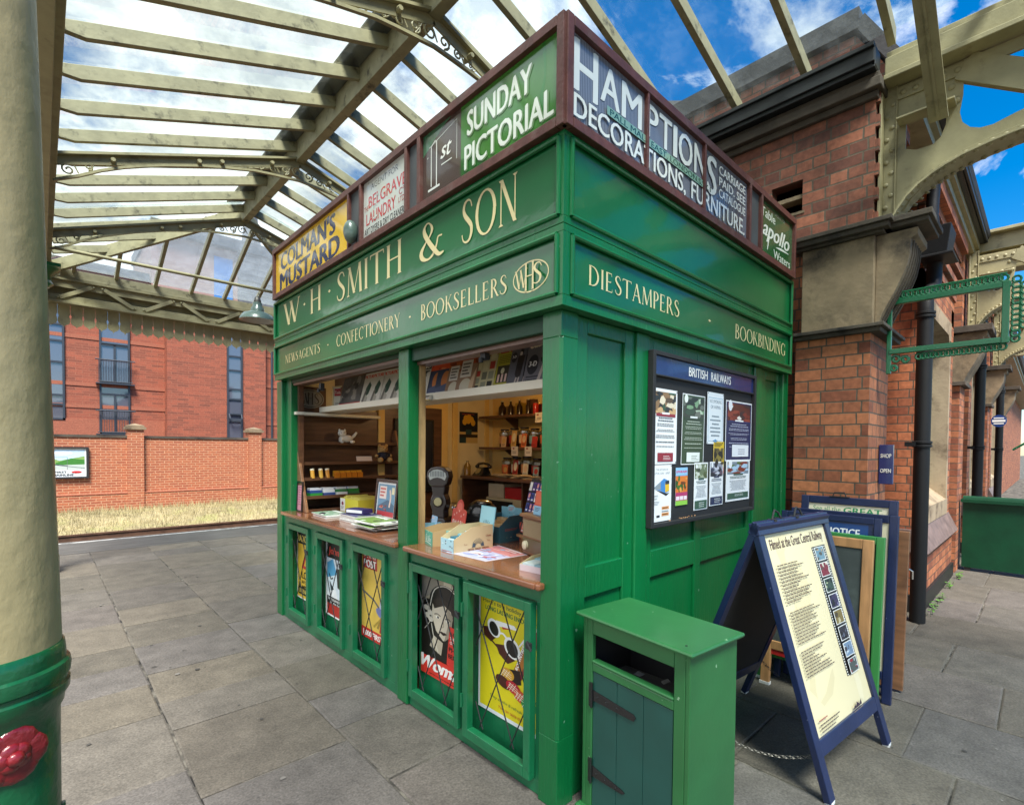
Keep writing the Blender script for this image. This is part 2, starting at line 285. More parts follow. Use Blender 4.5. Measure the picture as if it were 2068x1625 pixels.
# ------------------------------------------------------------------ mesh helpers
class MB:
    def __init__(s, mat=None):
        s.v = []; s.f = []; s.mi = []; s.col = []; s.c = None; s.M = mat; s.marks = []
    def add(s, vs, fs, mi=0):
        s.marks.append((len(s.v), len(s.f))); o = len(s.v); s.v += [s.M @ Vector(p) for p in vs] if s.M else [Vector(p) for p in vs]
        for f in fs: s.f.append([o+i for i in f]); s.mi.append(mi); s.col.append(s.c)
    def box(s, x0, x1, y0, y1, z0, z1, mi=0):
        a, b = sorted((x0, x1)); c, d = sorted((y0, y1)); e, f = sorted((z0, z1))
        s.add([(a, c, e), (b, c, e), (b, d, e), (a, d, e), (a, c, f), (b, c, f), (b, d, f), (a, d, f)],
              [(0, 3, 2, 1), (4, 5, 6, 7), (0, 1, 5, 4), (1, 2, 6, 5), (2, 3, 7, 6), (3, 0, 4, 7)], mi)
    def beam(s, p, q, w, h, up=(0, 0, 1), mi=0, w2=None, h2=None):
        p, q, up = Vector(p), Vector(q), Vector(up); d = (q-p).normalized(); sd = d.cross(up).normalized(); u = sd.cross(d).normalized()
        w2 = w if w2 is None else w2; h2 = h if h2 is None else h2
        vs = [p+sd*a*w/2+u*b*h/2 for a, b in ((-1, -1), (1, -1), (1, 1), (-1, 1))]+[q+sd*a*w2/2+u*b*h2/2 for a, b in ((-1, -1), (1, -1), (1, 1), (-1, 1))]
        s.add(vs, [(0, 3, 2, 1), (4, 5, 6, 7), (0, 1, 5, 4), (1, 2, 6, 5), (2, 3, 7, 6), (3, 0, 4, 7)], mi)
    def tube(s, pts, r, n=8, mi=0, cap=True):
        pts = [Vector(p) for p in pts]; k = len(pts); rs = r if isinstance(r, (list, tuple)) else [r]*k
        vs = []; ref = None
        for i, p in enumerate(pts):
            d = (pts[min(i+1, k-1)]-pts[max(i-1, 0)]).normalized()
            if ref is None: ref = Vector((0, 0, 1)) if abs(d.z) < .9 else Vector((1, 0, 0))
            a = d.cross(ref).normalized(); b = a.cross(d).normalized(); ref = b
            vs += [p+(a*math.cos(2*PI*j/n)+b*math.sin(2*PI*j/n))*rs[i] for j in range(n)]
        fs = [(i*n+j, i*n+(j+1) % n, (i+1)*n+(j+1) % n, (i+1)*n+j) for i in range(k-1) for j in range(n)]
        if cap: fs += [tuple(range(n-1, -1, -1)), tuple(range((k-1)*n, k*n))]
        s.add(vs, fs, mi)
    def lathe(s, prof, c=(0, 0, 0), n=24, mi=0, axis='z', a0=0, a1=2*PI, cap=True):
        c = Vector(c); vs = []; full = abs(a1-a0-2*PI) < 1e-6; m = n if full else n+1
        for r, z in prof:
            for j in range(m):
                a = a0+(a1-a0)*j/n; x, y = r*math.cos(a), r*math.sin(a)
                vs.append(c+(Vector((x, y, z)) if axis == 'z' else Vector((z, x, y)) if axis == 'x' else Vector((x, z, y))))
        k = len(prof); fs = []
        for i in range(k-1):
            for j in range(m if full else m-1):
                fs.append((i*m+j, i*m+(j+1) % m, (i+1)*m+(j+1) % m, (i+1)*m+j))
        if cap and full:
            if prof[0][0] > 1e-5: fs.append(tuple(range(m-1, -1, -1)))
            if prof[-1][0] > 1e-5: fs.append(tuple(range((k-1)*m, k*m)))
        s.add(vs, fs, mi)
    def prism(s, poly, O, U, V, d0, d1, mi=0):
        """2D outline in plane (O,U,V), extruded along U x V from d0 to d1"""
        O, U, V = Vector(O), Vector(U), Vector(V); Nn = U.cross(V).normalized(); n = len(poly)
        vs = [O+U*a+V*b+Nn*d0 for a, b in poly]+[O+U*a+V*b+Nn*d1 for a, b in poly]
        fs = [tuple(range(n-1, -1, -1)), tuple(range(n, 2*n))]+[(i, (i+1) % n, n+(i+1) % n, n+i) for i in range(n)]
        s.add(vs, fs, mi)
    def ball(s, c, r, n=14, m=9, mi=0, rot=None):
        r = (r, r, r) if not isinstance(r, (tuple, list)) else r; c = Vector(c); vs = []; fs = []
        for i in range(m+1):
            t = PI*i/m
            for j in range(n):
                a = 2*PI*j/n; p = Vector((r[0]*math.sin(t)*math.cos(a), r[1]*math.sin(t)*math.sin(a), r[2]*math.cos(t)))
                if rot: p = rot @ p
                vs.append(c+p)
        for i in range(m):
            for j in range(n): fs.append((i*n+j, (i+1)*n+j, (i+1)*n+(j+1) % n, i*n+(j+1) % n))
        s.add(vs, fs, mi)
    def quad(s, a, b, c, d, mi=0): s.add([a, b, c, d], [(0, 1, 2, 3)], mi)
    def mesh(s, name, mats, smooth=False, ang=38):
        me = bpy.data.meshes.new(name); me.from_pydata([tuple(v) for v in s.v], [], s.f)
        for m in (mats if isinstance(mats, (list, tuple)) else [mats]): me.materials.append(M[m] if isinstance(m, str) else m)
        me.polygons.foreach_set('material_index', s.mi)
        if any(c is not None for c in s.col):
            at = me.color_attributes.new('Col', 'FLOAT_COLOR', 'CORNER'); arr = []
            for p in me.polygons: arr += list(s.col[p.index] or (1, 1, 1, 1))*p.loop_total
            at.data.foreach_set('color', arr)
        if smooth:
            me.polygons.foreach_set('use_smooth', [True]*len(me.polygons)); me.set_sharp_from_angle(angle=rad(ang))
        me.update(); return me
    def objs(s, name, mats, parent=None, **k):
        """every shape that was added becomes an object of its own"""
        out_ = []; mk = s.marks+[(len(s.v), len(s.f))]
        for (v0, f0), (v1, f1) in zip(mk, mk[1:]):
            p = MB(); p.v = s.v[v0:v1]; p.f = [[i-v0 for i in f] for f in s.f[f0:f1]]; p.mi = s.mi[f0:f1]; p.col = s.col[f0:f1]; out_.append(p.obj(name, mats, parent, **k))
        return out_
    def obj(s, name, mats, parent=None, label=None, cat=None, group=None, kind=None, bevel=0, smooth=False, local=False, ang=38):
        o = bpy.data.objects.new(name, s.mesh(name, mats, smooth, ang)); COL.objects.link(o)
        if parent:
            o.parent = parent

            if parent.type == 'EMPTY' and not local: o.location = -Vector(parent.location)
        tagp(o, label, cat, group, kind)
        if bevel:
            b = o.modifiers.new('bevel', 'BEVEL'); b.width = bevel; b.segments = 2; b.limit_method = 'ANGLE'; b.angle_limit = rad(50)
            b.harden_normals = False
        return o
def tagp(o, label=None, cat=None, group=None, kind=None):
    for k, v in (('label', label), ('category', cat), ('group', group), ('kind', kind)):
        if v: o[k] = v
def thing(name, label, cat, loc=(0, 0, 0), rz=0, group=None):
    o = bpy.data.objects.new(name, None); COL.objects.link(o); o.location = loc; o.rotation_euler = (0, 0, rz); o.empty_display_size = .1
    tagp(o, label, cat, group); return o
def copy_tree(o, parent=None):
    c = o.copy(); COL.objects.link(c)
    if parent: c.parent = parent
    for ch in [x for x in COL.objects if x.parent == o]: copy_tree(ch, c)
    return c
def children_of(o): return [x for x in COL.objects if x.parent == o]

# ------------------------------------------------------------------ lettering
_tc = {}
def text_mesh(s, bold=0, shear=0, res=3):
    k = (s, bold, shear, res)
    if k not in _tc:
        cu = bpy.data.curves.new('t', 'FONT'); cu.body = s; cu.offset = bold; cu.shear = shear; cu.resolution_u = res; cu.fill_mode = 'FRONT'
        ob = bpy.data.objects.new('t', cu); me = bpy.data.meshes.new_from_object(ob)
        vs = [(v.co.x, v.co.y) for v in me.vertices]; fs = [tuple(p.vertices) for p in me.polygons]
        ar = 0
        for f in fs:
            for i in range(len(f)):
                a, b = vs[f[i]], vs[f[(i+1) % len(f)]]; ar += a[0]*b[1]-a[1]*b[0]
        if ar < 0: fs = [f[::-1] for f in fs]
        bpy.data.objects.remove(ob); bpy.data.meshes.remove(me); bpy.data.curves.remove(cu)
        xs = [v[0] for v in vs] or [0, 1]
        _tc[k] = ([(x-min(xs), y) for x, y in vs], fs, max(xs)-min(xs))
    return _tc[k]
CAPH = .729   # cap height of the built-in face at size 1 (measured below)
_v = text_mesh('H')[0]; CAPH = max(y for x, y in _v)
def catmull(p, k=5):
    o = []
    for i in range(len(p)-1):
        a, b, c, d = p[max(i-1, 0)], p[i], p[i+1], p[min(i+2, len(p)-1)]
        for j in range(k):
            t = j/k; o.append(tuple(.5*((2*b[n])+(-a[n]+c[n])*t+(2*a[n]-5*b[n]+4*c[n]-d[n])*t*t+(-a[n]+3*b[n]-3*c[n]+d[n])*t**3) for n in range(len(b))))
    o.append(tuple(p[-1])); return o
def ribbon(p):
    """p: (x, y, width) -> list of quads"""
    L = []; R = []
    for i, (x, y, w) in enumerate(p):
        a = p[max(i-1, 0)]; b = p[min(i+1, len(p)-1)]; dx, dy = b[0]-a[0], b[1]-a[1]; l = math.hypot(dx, dy) or 1
        nx, ny = -dy/l*w/2, dx/l*w/2; L.append((x+nx, y+ny)); R.append((x-nx, y-ny))
    return [[R[i], R[i+1], L[i+1], L[i]] for i in range(len(p)-1)]
T, t_ = .125, .042
def g_ell(cx, cy, rx, ry, a0, a1, T=T):
    n = max(6, int(abs(a1-a0)/15)); o = []
    for i in range(n+1):
        a = rad(a0+(a1-a0)*i/n); w = t_+(T-t_)*abs(math.cos(a))**1.4; o.append((cx+(rx-T/2+.01)*math.cos(a), cy+(ry-t_/2)*math.sin(a), w))
    return ribbon(o)
def g_l(x0, y0, x1, y1, w, w2=None):
    # stems keep square ends
    if abs(y1-y0) > .3: return [[(x0-w/2, y0), (x0+w/2, y0), (x1+(w2 or w)/2, y1), (x1-(w2 or w)/2, y1)] if y1 > y0 else [(x1-(w2 or w)/2, y1), (x1+(w2 or w)/2, y1), (x0+w/2, y0), (x0-w/2, y0)]]
    return ribbon([(x0, y0, w), (x1, y1, w2 or w)])
def g_s(x, y, h=.1, top=None):
    top = y > .5 if top is None else top; d = -1 if top else 1
    return [[(x-h, y), (x+h, y), (x+h*.45, y+d*.045), (x-h*.45, y+d*.045)][::(1 if d > 0 else -1)]]
def st(x): return g_l(x, 0, x, 1, T)+g_s(x, 0)+g_s(x, 1)
def glyphs():
    G = {}
    G['A'] = (g_l(.07, 0, .37, 1, t_*1.2)+g_l(.65, 0, .35, 1, T)+g_l(.17, .34, .52, .34, t_)+g_s(.07, 0, .09)+g_s(.65, 0, .12), .74)
    bw = lambda cx, cy, rx, ry: g_ell(cx, cy, rx, ry, -90, 90)
    G['B'] = (st(.14)+bw(.24, .755, .25, .245)+bw(.24, .26, .32, .26)+g_l(.14, .98, .25, .98, t_)+g_l(.14, .515, .25, .515, t_)+g_l(.14, .02, .25, .02, t_), .60)
    G['C'] = (g_ell(.45, .5, .40, .51, 48, 312)+g_l(.72, .72, .72, .93, t_), .80)
    G['D'] = (st(.14)+bw(.24, .5, .50, .5)+g_l(.14, .98, .25, .98, t_)+g_l(.14, .02, .25, .02, t_), .80)
    arm = lambda x, y, d: g_l(.14, y, x, y, t_)+[[(x-.02, y), (x+.015, y), (x+.02, y+d*.15), (x, y+d*.15)][::(1 if d > 0 else -1)]]
    G['E'] = (st(.14)+arm(.48, .98, -1)+arm(.42, .52, .5)+arm(.52, .02, 1), .60)
    G['F'] = (st(.14)+arm(.50, .98, -1)+arm(.42, .50, .5), .55)
    G['G'] = (g_ell(.45, .5, .40, .51, 50, 300)+g_l(.70, .06, .70, .42, T)+g_s(.70, .42, .1, True)+g_l(.72, .72, .72, .93, t_), .84)
    G['H'] = (st(.14)+st(.66)+g_l(.14, .52, .66, .52, t_), .80)
    G['I'] = (st(.14), .28)
    G['K'] = (st(.14)+g_l(.20, .44, .56, 1, t_)+g_l(.66, 0, .30, .58, T)+g_s(.56, 1, .09)+g_s(.66, 0, .1), .74)
    G['L'] = (st(.14)+arm(.52, .02, 1.2), .56)
    G['M'] = (g_l(.10, 0, .16, 1, t_)+g_l(.46, .05, .17, 1, T)+g_l(.46, .05, .76, 1, t_)+g_l(.84, 0, .78, 1, T)+g_s(.10, 0, .09)+g_s(.84, 0, .1)+g_s(.13, 1, .07)+g_s(.80, 1, .07), .94)
    G['N'] = (g_l(.12, 0, .12, 1, t_)+g_l(.66, 0, .13, 1, T)+g_l(.66, 0, .66, 1, t_)+g_s(.12, 0, .09)+g_s(.10, 1, .07)+g_s(.66, 1, .09), .78)
    G['O'] = (g_ell(.45, .5, .43, .51, 0, 360), .90)
    G['P'] = (st(.14)+bw(.24, .735, .28, .265)+g_l(.14, .98, .25, .98, t_)+g_l(.14, .47, .25, .47, t_), .56)
    G['R'] = (st(.14)+bw(.24, .745, .27, .255)+g_l(.14, .98, .25, .98, t_)+g_l(.14, .49, .25, .49, t_)+g_l(.62, 0, .32, .5, T)+g_s(.64, 0, .09), .68)
    G['S'] = (ribbon(catmull([(.50, .80, t_), (.44, .94, t_), (.31, .985, t_*1.2), (.18, .92, T*.7), (.14, .77, T*.9), (.22, .63, T), (.36, .50, T), (.49, .36, T), (.50, .20, T*.9), (.42, .06, T*.6), (.28, .015, t_*1.2), (.14, .07, t_), (.08, .22, t_)], 4)), .60)
    G['T'] = (g_l(.38, 0, .38, 1, T)+g_s(.38, 0)+g_l(.04, .98, .72, .98, t_)+[[(.02, .86), (.045, .86), (.08, 1.0), (.03, 1.0)], [(.715, .86), (.74, .86), (.73, 1.0), (.68, 1.0)]], .76)
    G['W'] = (g_l(.34, 0, .08, 1, T)+g_l(.34, 0, .52, 1, t_)+g_l(.70, 0, .46, 1, T)+g_l(.70, 0, .94, 1, t_)+g_s(.08, 1, .1)+g_s(.47, 1, .1)+g_s(.94, 1, .08), 1.0)
    G['Y'] = (g_l(.36, 0, .36, .48, T)+g_l(.37, .45, .07, 1, T)+g_l(.37, .45, .64, 1, t_)+g_s(.36, 0)+g_s(.07, 1, .1)+g_s(.64, 1, .09), .72)
    G['&'] = (ribbon(catmull([(.86, .50, t_), (.72, .50, t_), (.68, .34, t_*1.2), (.55, .10, T*.6), (.36, .015, t_*1.4), (.16, .10, T), (.12, .28, T), (.28, .48, t_*1.3), (.44, .62, t_*1.2), (.52, .78, T*.7), (.44, .94, t_), (.34, .98, t_), (.24, .88, T*.7), (.26, .72, T), (.40, .48, T), (.62, .18, T), (.78, .02, T*.8), (.94, .04, t_)], 4)), .98)
    G['.'] = ([[(.14, .44), (.20, .52), (.14, .60), (.08, .52)]], .28)
    G[' '] = ([], .34)
    return G
GL = glyphs()
def serif_polys(s, sp=.06):
    o = []; x = 0
    for ch in s:
        g, w = GL[ch]; o.append([[(px+x, py) for px, py in q] for q in g]); x += w+sp
    return o, x-sp

class Art:
    """a flat printed or painted design on a real sheet: each colour laid on top of the last"""
    def __init__(s, O, U, V, w, h, cw=100., ch=None, eps=.00008):
        s.O, s.U, s.V = Vector(O), Vector(U), Vector(V); s.N = s.U.cross(s.V).normalized()
        s.sx = w/cw; s.ch = ch or cw*h/w; s.cw = cw; s.sy = h/s.ch; s.k = 1; s.eps = eps; s.mb = MB()
    def P(s, x, y, k=None): return s.O+s.U*(x*s.sx)+s.V*(y*s.sy)+s.N*(s.eps*(k if k is not None else s.k))
    def faces(s, polys, c, keep=False):
        s.mb.c = lin(c)
        for q in polys: s.mb.add([s.P(x, y) for x, y in q], [tuple(range(len(q)))])
        if not keep: s.k += 1
        return s
    def rect(s, x0, y0, x1, y1, c): return s.faces([[(x0, y0), (x1, y0), (x1, y1), (x0, y1)]], c)
    def rects(s, rs, c): return s.faces([[(a, b), (x, b), (x, y), (a, y)] for a, b, x, y in rs], c)
    def bg(s, c): return s.rect(0, 0, s.cw, s.ch, c)
    def poly(s, p, c): return s.faces([p], c)
    def ell(s, cx, cy, rx, ry, c, n=20, rot=0):
        ca, sa = math.cos(rad(rot)), math.sin(rad(rot))
        return s.faces([[(cx+rx*math.cos(2*PI*i/n)*ca-ry*math.sin(2*PI*i/n)*sa, cy+rx*math.cos(2*PI*i/n)*sa+ry*math.sin(2*PI*i/n)*ca) for i in range(n)]], c)
    def line(s, pts, w, c, sm=False):
        p = [(*q, w) if len(q) == 2 else q for q in pts]
        return s.faces(ribbon(catmull(p, 4) if sm else p), c)
    def ring(s, cx, cy, rx, ry, w, c, n=28):
        q = []
        for i in range(n):
            a, b = 2*PI*i/n, 2*PI*(i+1)/n
            q.append([(cx+(rx-w)*math.cos(a), cy+(ry-w)*math.sin(a)), (cx+rx*math.cos(a), cy+ry*math.sin(a)), (cx+rx*math.cos(b), cy+ry*math.sin(b)), (cx+(rx-w)*math.cos(b), cy+(ry-w)*math.sin(b))])
        return s.faces(q, c)
    def text(s, tx, x, y, h, c, align='l', bold=0, shear=0, w=None, rot=0, xs=1, res=3):
        vs, fs, tw = text_mesh(tx, 0, shear, res); k = h/CAPH
        kx = (w/tw if w else k*xs*(s.sy/s.sx)); W_ = tw*kx
        ox = x-(W_/2 if align == 'c' else W_ if align == 'r' else 0); ca, sa = math.cos(rad(rot)), math.sin(rad(rot))
        asp = s.sy/s.sx
        s.mb.c = lin(c); bb = bold*1.6   # heavier weights are struck three times, a hair apart
        for e in ((0,) if not bold else (-bb, bb, 0)):
            V2 = []
            for a, b in vs:
                px, py = (a+e)*kx+ox-x, (b+e*.35)*k
                V2.append(s.P(x+px*ca-py*asp*sa, y+px/asp*sa+py*ca))
            s.mb.add(V2, fs); s.k += 1
        return s
    def serif(s, tx, x, y, h, c, w=None, align='l', sp=.06):
        gl, tw = serif_polys(tx, sp); kx = (w/tw) if w else h*s.sy/s.sx*.8; ox = x-(tw*kx/2 if align == 'c' else 0)
        k0 = s.k
        for g in gl:
            s.k = k0
            for q in g: s.faces([[(ox+a*kx, y+b*h) for a, b in q]], c)
        s.k = k0+20; return s
    def dashes(s, x0, x1, y0, y1, n, c, th=.42, jit=.35, align='l', seed=1):
        """lines of print too small to read"""
        r = random.Random(seed); dy = (y1-y0)/n; q = []
        for i in range(n):
            y = y1-(i+1)*dy+dy*(1-th)/2; L = (x1-x0)*(1-r.random()*jit); a = x0 if align == 'l' else (x0+x1-L)/2; x = a
            while x < a+L-.5:
                wl = min(a+L-x, (x1-x0)*r.uniform(.05, .14)); q.append([(x, y), (x+wl*.86, y), (x+wl*.86, y+dy*th), (x, y+dy*th)]); x += wl
        return s.faces(q, c)
    def blobs(s, x0, y0, x1, y1, cols, n=14, seed=3, smin=.08, smax=.3):
        """a small indistinct photograph: patches kept inside the rectangle"""
        r = random.Random(seed)
        for i in range(n):
            w, h = (x1-x0)*r.uniform(smin, smax), (y1-y0)*r.uniform(smin, smax); cx, cy = r.uniform(x0, x1), r.uniform(y0, y1); m = r.choice((4, 5, 6, 7)); a0 = r.random()*6
            p = [(min(x1, max(x0, cx+w*math.cos(a0+2*PI*j/m)*r.uniform(.6, 1))), min(y1, max(y0, cy+h*math.sin(a0+2*PI*j/m)*r.uniform(.6, 1)))) for j in range(m)]
            s.faces([p], r.choice(cols))
        return s
    def obj(s, name, parent, mat='print', **k): return s.mb.obj(name, mat, parent, **k)
FU, FV = (0, -1, 0), (0, 0, 1)       # sheet on the counter side, seen from the platform (faces -X)
SU, SV = (1, 0, 0), (0, 0, 1)        # sheet on the noticeboard side (faces -Y)
def sheet(name, label, cat, O, U, V, w, h, th=.0015, group=None, back='#d9d8d2', mat='print', cw=100., eps=.00008, lone=True):
    """thin real sheet with its printed face; returns (root, Art)"""
    O, U, V = Vector(O), Vector(U).normalized(), Vector(V).normalized(); Nn = U.cross(V)
    root = thing(name, label, cat, O, group=group)
    b = MB(); b.c = lin(back); b.prism([(0, 0), (w, 0), (w, h), (0, h)], O, U, V, -th, 0); b.obj('sheet', mat, root)
    return root, Art(O, U, V, w, h, cw, eps=eps)
# ================================================================== ground
g = MB(); g.box(-400, 400, -400, 9.30, -1.6, -.0075); g.obj('platform', 'mortar', kind='structure')
lanes = [-9.2, -8.0, -6.9, -6.2, -5.3, -4.6, -3.9, -3.2, -2.55, -1.9, -1.06, -.41, .24, .92, 1.55, 2.25, 2.95, 3.7, 4.5, 5.3, 6.2, 7.1, 8.0, 9.0, 10.2, 11.5, 13, 14.5, 16]
fixed = {10: [1.14, 1.87, 2.27, 2.80, 3.42, 4.05, 4.62, 5.45, 6.1, 7.0, 7.6], 9: [-2, -.9, .5, 1.42, 2.12, 2.62, 3.05, 3.5, 4.2, 4.9, 5.6, 6.5, 7.3], 11: [.70, 1.28, 1.70, 2.32, 2.95, 3.55, 4.3, 5.2, 6.2, 7.2]}
pv = MB(); rs = random.Random(5)
pal = [(.118, .104, .078), (.122, .110, .086), (.130, .114, .082), (.110, .099, .078), (.125, .110, .090), (.118, .108, .092), (.106, .095, .070)]
def slab(x0, x1, y0, y1):
    gp = rs.uniform(.0025, .006); dz = rs.uniform(-.0025, .002); c = rs.choice(pal); k = rs.uniform(.93, 1.07)*.86; pv.c = (c[0]*k*1.04, c[1]*k*1.04, c[2]*k*1.10, 1)
    x0 += gp; x1 -= gp; y0 += gp; y1 -= gp; j = lambda: rs.uniform(-.006, .006); e = .008
    top = [(x0+j(), y0+j()), (x1+j(), y0+j()), (x1+j(), y1+j()), (x0+j(), y1+j())]
    zz = [dz+rs.uniform(-.0015, .0015) for _ in range(4)]; cx, cy = (x0+x1)/2, (y0+y1)/2
    ins = [(a+(e if a < cx else -e), b+(e if b < cy else -e)) for a, b in top]
    vs = [(a, b, z) for (a, b), z in zip(ins, zz)]+[(a, b, z-.004) for (a, b), z in zip(top, zz)]+[(a, b, -.03) for a, b in top]
    pv.add(vs, [(0, 1, 2, 3)]+[(4+i, 4+(i+1) % 4, (i+1) % 4, i) for i in range(4)]+[(8+i, 8+(i+1) % 4, 4+(i+1) % 4, 4+i) for i in range(4)])
for i in range(len(lanes)-1):
    if i in fixed: ys = [-4]+fixed[i] if fixed[i][0] > -2 else [-4]+fixed[i]
    else: ys = [-7]
    if i in fixed and fixed[i][0] > 0:
        a = [-7]; 
        while a[-1] < fixed[i][0]-1.1: a.append(a[-1]+rs.uniform(.55, 1.0))
        ys = a+fixed[i]
    while ys[-1] < 7.7: ys.append(ys[-1]+rs.uniform(.45, .95))
    ys = [y for y in ys if y < 8.0]+[8.15]
    for a, b in zip(ys, ys[1:]):
        if b-a > .1 and not (lanes[i] > 2.3 and a > .3 and lanes[i] < 3): slab(lanes[i], lanes[i+1], a, b)
pv.obj('paving', 'slab', kind='structure')
sp_ = MB(); rg = random.Random(21)
for _ in range(420):
    x, y = rg.uniform(-1.6, 4.5), rg.uniform(-2.2, 6.5); r_ = rg.choice([.003, .004, .006, .011, .016])*rg.uniform(.7, 1.2)
    if -.0 < x < 2.5 and y > 0: continue
    v_ = rg.choice([.03, .035, .04, .05, .22]) if r_ < .008 else rg.choice([.045, .055, .07, .17]); sp_.c = (v_, v_*.95, v_*.85, 1); a_ = rg.random()*3
    sp_.add([(x+r_*math.cos(a_+k*.9)*rg.uniform(.7, 1.1), y+r_*math.sin(a_+k*.9)*rg.uniform(.7, 1.1), .0042) for k in range(7)], [tuple(range(7))])
sp_.obj('trodden_specks', colmat('trodden_specks', .8), kind='stuff')
e = MB(); e.box(-300, 300, 8.16, 9.22, -.03, .001); e.obj('platform_edge_strip', 'asphalt', kind='structure')
e = MB(); e.box(-300, 300, 9.17, 9.24, -.02, .005); e.obj('platform_edge_line', 'whiteline', kind='structure')
e = MB(); e.box(-300, 300, 9.22, 9.36, -.2, -.002); e.obj('platform_coping', 'asphalt', kind='structure')
far = MB(); far.box(-400, 400, 9.3, 600, -1.7, -.80); far.obj('ground', 'ballast', kind='structure')
# track bed, rails and sleepers
tk = MB()
for k in range(-2, 46):
    x = -12+k*.7
    for yc in (10.9, 13.35): tk.box(x, x+.25, yc-1.25 if yc < 12 else yc-.95, yc+1.25 if yc < 12 else yc+.75, -.80, -.66)
track = thing('railway_track', 'rusty railway track running past the platform edge beside the dry grass', 'railway track', (0, 12.5, -.8))
tk.obj('sleeper', 'sleeper', track)
for y in (10.2, 11.64, 12.6, 13.98):
    r = MB(); r.box(-20, 30, y-.07, y+.07, -.66, -.645); r.box(-20, 30, y-.012, y+.012, -.645, -.54); r.box(-20, 30, y-.035, y+.035, -.54, -.505); r.obj('rail', 'rust', track)
bank = MB(); nx, ny = 60, 14; vs = []; rs2 = random.Random(3)
for i in range(nx+1):
    for j in range(ny+1):
        y = 14.25+(17.45-14.25)*j/ny; vs.append((-14+36*i/nx, y, -.72+(.36)*min(1, j/ny*1.6)+rs2.uniform(-.025, .03)))
bank.add(vs, [(i*(ny+1)+j, (i+1)*(ny+1)+j, (i+1)*(ny+1)+j+1, i*(ny+1)+j+1) for i in range(nx) for j in range(ny)])
bank.obj('grass_verge', 'grassb', kind='structure', smooth=True, ang=80)
gr = MB()
for _ in range(15000):
    x = rs2.uniform(-3, 7.5); y = 14.3+3.1*rs2.random(); z = -.72+.36*min(1, (y-14.25)/3.2*1.6); h = rs2.uniform(.06, .17)*(1.5 if y > 17.1 else 1); a = rs2.random()*PI; w = .008; lx, ly = rs2.uniform(-.06, .06), rs2.uniform(-.06, .06)
    gr.add([(x-w*math.cos(a), y-w*math.sin(a), z-.03), (x+w*math.cos(a), y+w*math.sin(a), z-.03), (x+lx, y+ly, z+h)], [(0, 1, 2)])
gr.obj('grass', 'grass', kind='stuff')

# ================================================================== yard wall beyond the track
wall = thing('brick_boundary_wall', 'long orange-red brick boundary wall with capped piers and recessed panels beyond the railway', 'brick wall', (0, 17.4, -.4))
w = MB()
w.box(-14, 22, 17.47, 17.75, -.9, 1.72)
w.box(-14, 22, 17.40, 17.47, -.9, .10)
w.obj('wall_panel', 'brick_wall', wall)
l = MB(); l.box(-14, 22, 17.385, 17.47, .10, .14); l.obj('sloping_ledge', 'brick_band', wall, bevel=.01)
c = MB(); c.box(-14, 22, 17.44, 17.78, 1.72, 1.79); c.obj('coping', 'stone_dark', wall)
for x in (-3.0, .43, 3.58, 6.75, 9.9):
    p = MB(); p.box(x-.19, x+.19, 17.36, 17.78, -.9, 1.97); pp = p.obj('pier', 'brick_wall', wall)
    p = MB(); p.box(x-.24, x+.24, 17.31, 17.83, 1.97, 2.04); p.box(x-.20, x+.20, 17.35, 17.79, 2.04, 2.09); p.add([(x-.2, 17.35, 2.09), (x+.2, 17.35, 2.09), (x+.2, 17.79, 2.09), (x-.2, 17.79, 2.09), (x, 17.57, 2.15)], [(0, 1, 4), (1, 2, 4), (2, 3, 4), (3, 0, 4)]); p.obj('pier_cap', 'stone', pp)
pr = thing('railway_poster', 'framed poster of a green valley with railway lines, fixed to the brick boundary wall', 'poster', (-1.3, 17.4, .6))
f = MB(); x0, x1, z0, z1 = -1.85, -.60, .58, 1.45
f.box(x0, x1, 17.42, 17.46, z0, z1); f.obj('backing', 'blackmatt', pr)
f = MB(); f.box(x0, x1, 17.38, 17.42, z0, z0+.05); f.box(x0, x1, 17.38, 17.42, z1-.05, z1); f.box(x0, x0+.05, 17.38, 17.42, z0+.05, z1-.05); f.box(x1-.05, x1, 17.38, 17.42, z0+.05, z1-.05); f.obj('frame', 'blackmatt', pr)
A = Art((x0+.05, 17.418, z0+.05), SU, SV, 1.15, .77, 150, eps=.0006)
A.bg('#e8ecec'); A.rect(4, 26, 146, 97, '#bcd6e6'); A.poly([(4, 60), (40, 76), (80, 58), (146, 74), (146, 40), (4, 40)], '#7fa05a'); A.poly([(70, 50), (110, 66), (146, 60), (146, 36), (70, 36)], '#3f7d33')
A.poly([(4, 40), (146, 44), (146, 26), (4, 26)], '#b9c4bd'); A.line([(4, 30), (60, 44), (146, 30)], 2, '#4e5a5e'); A.line([(4, 36), (55, 47), (100, 40)], 1.6, '#4e5a5e'); A.line([(60, 26), (60, 70), (100, 70), (100, 26)], 1.2, '#6a7376'); A.ell(90, 84, 24, 6, '#f2f5f4')
A.text("BRITAIN'S FIRST", 6, 14, 7, '#3a4148', bold=.02, w=92); A.text('ELECTRIC MAINLINE', 6, 4, 7, '#3a4148', bold=.02, w=110); A.ell(124, 17, 14, 4, '#c0282c'); A.obj('picture', pr)

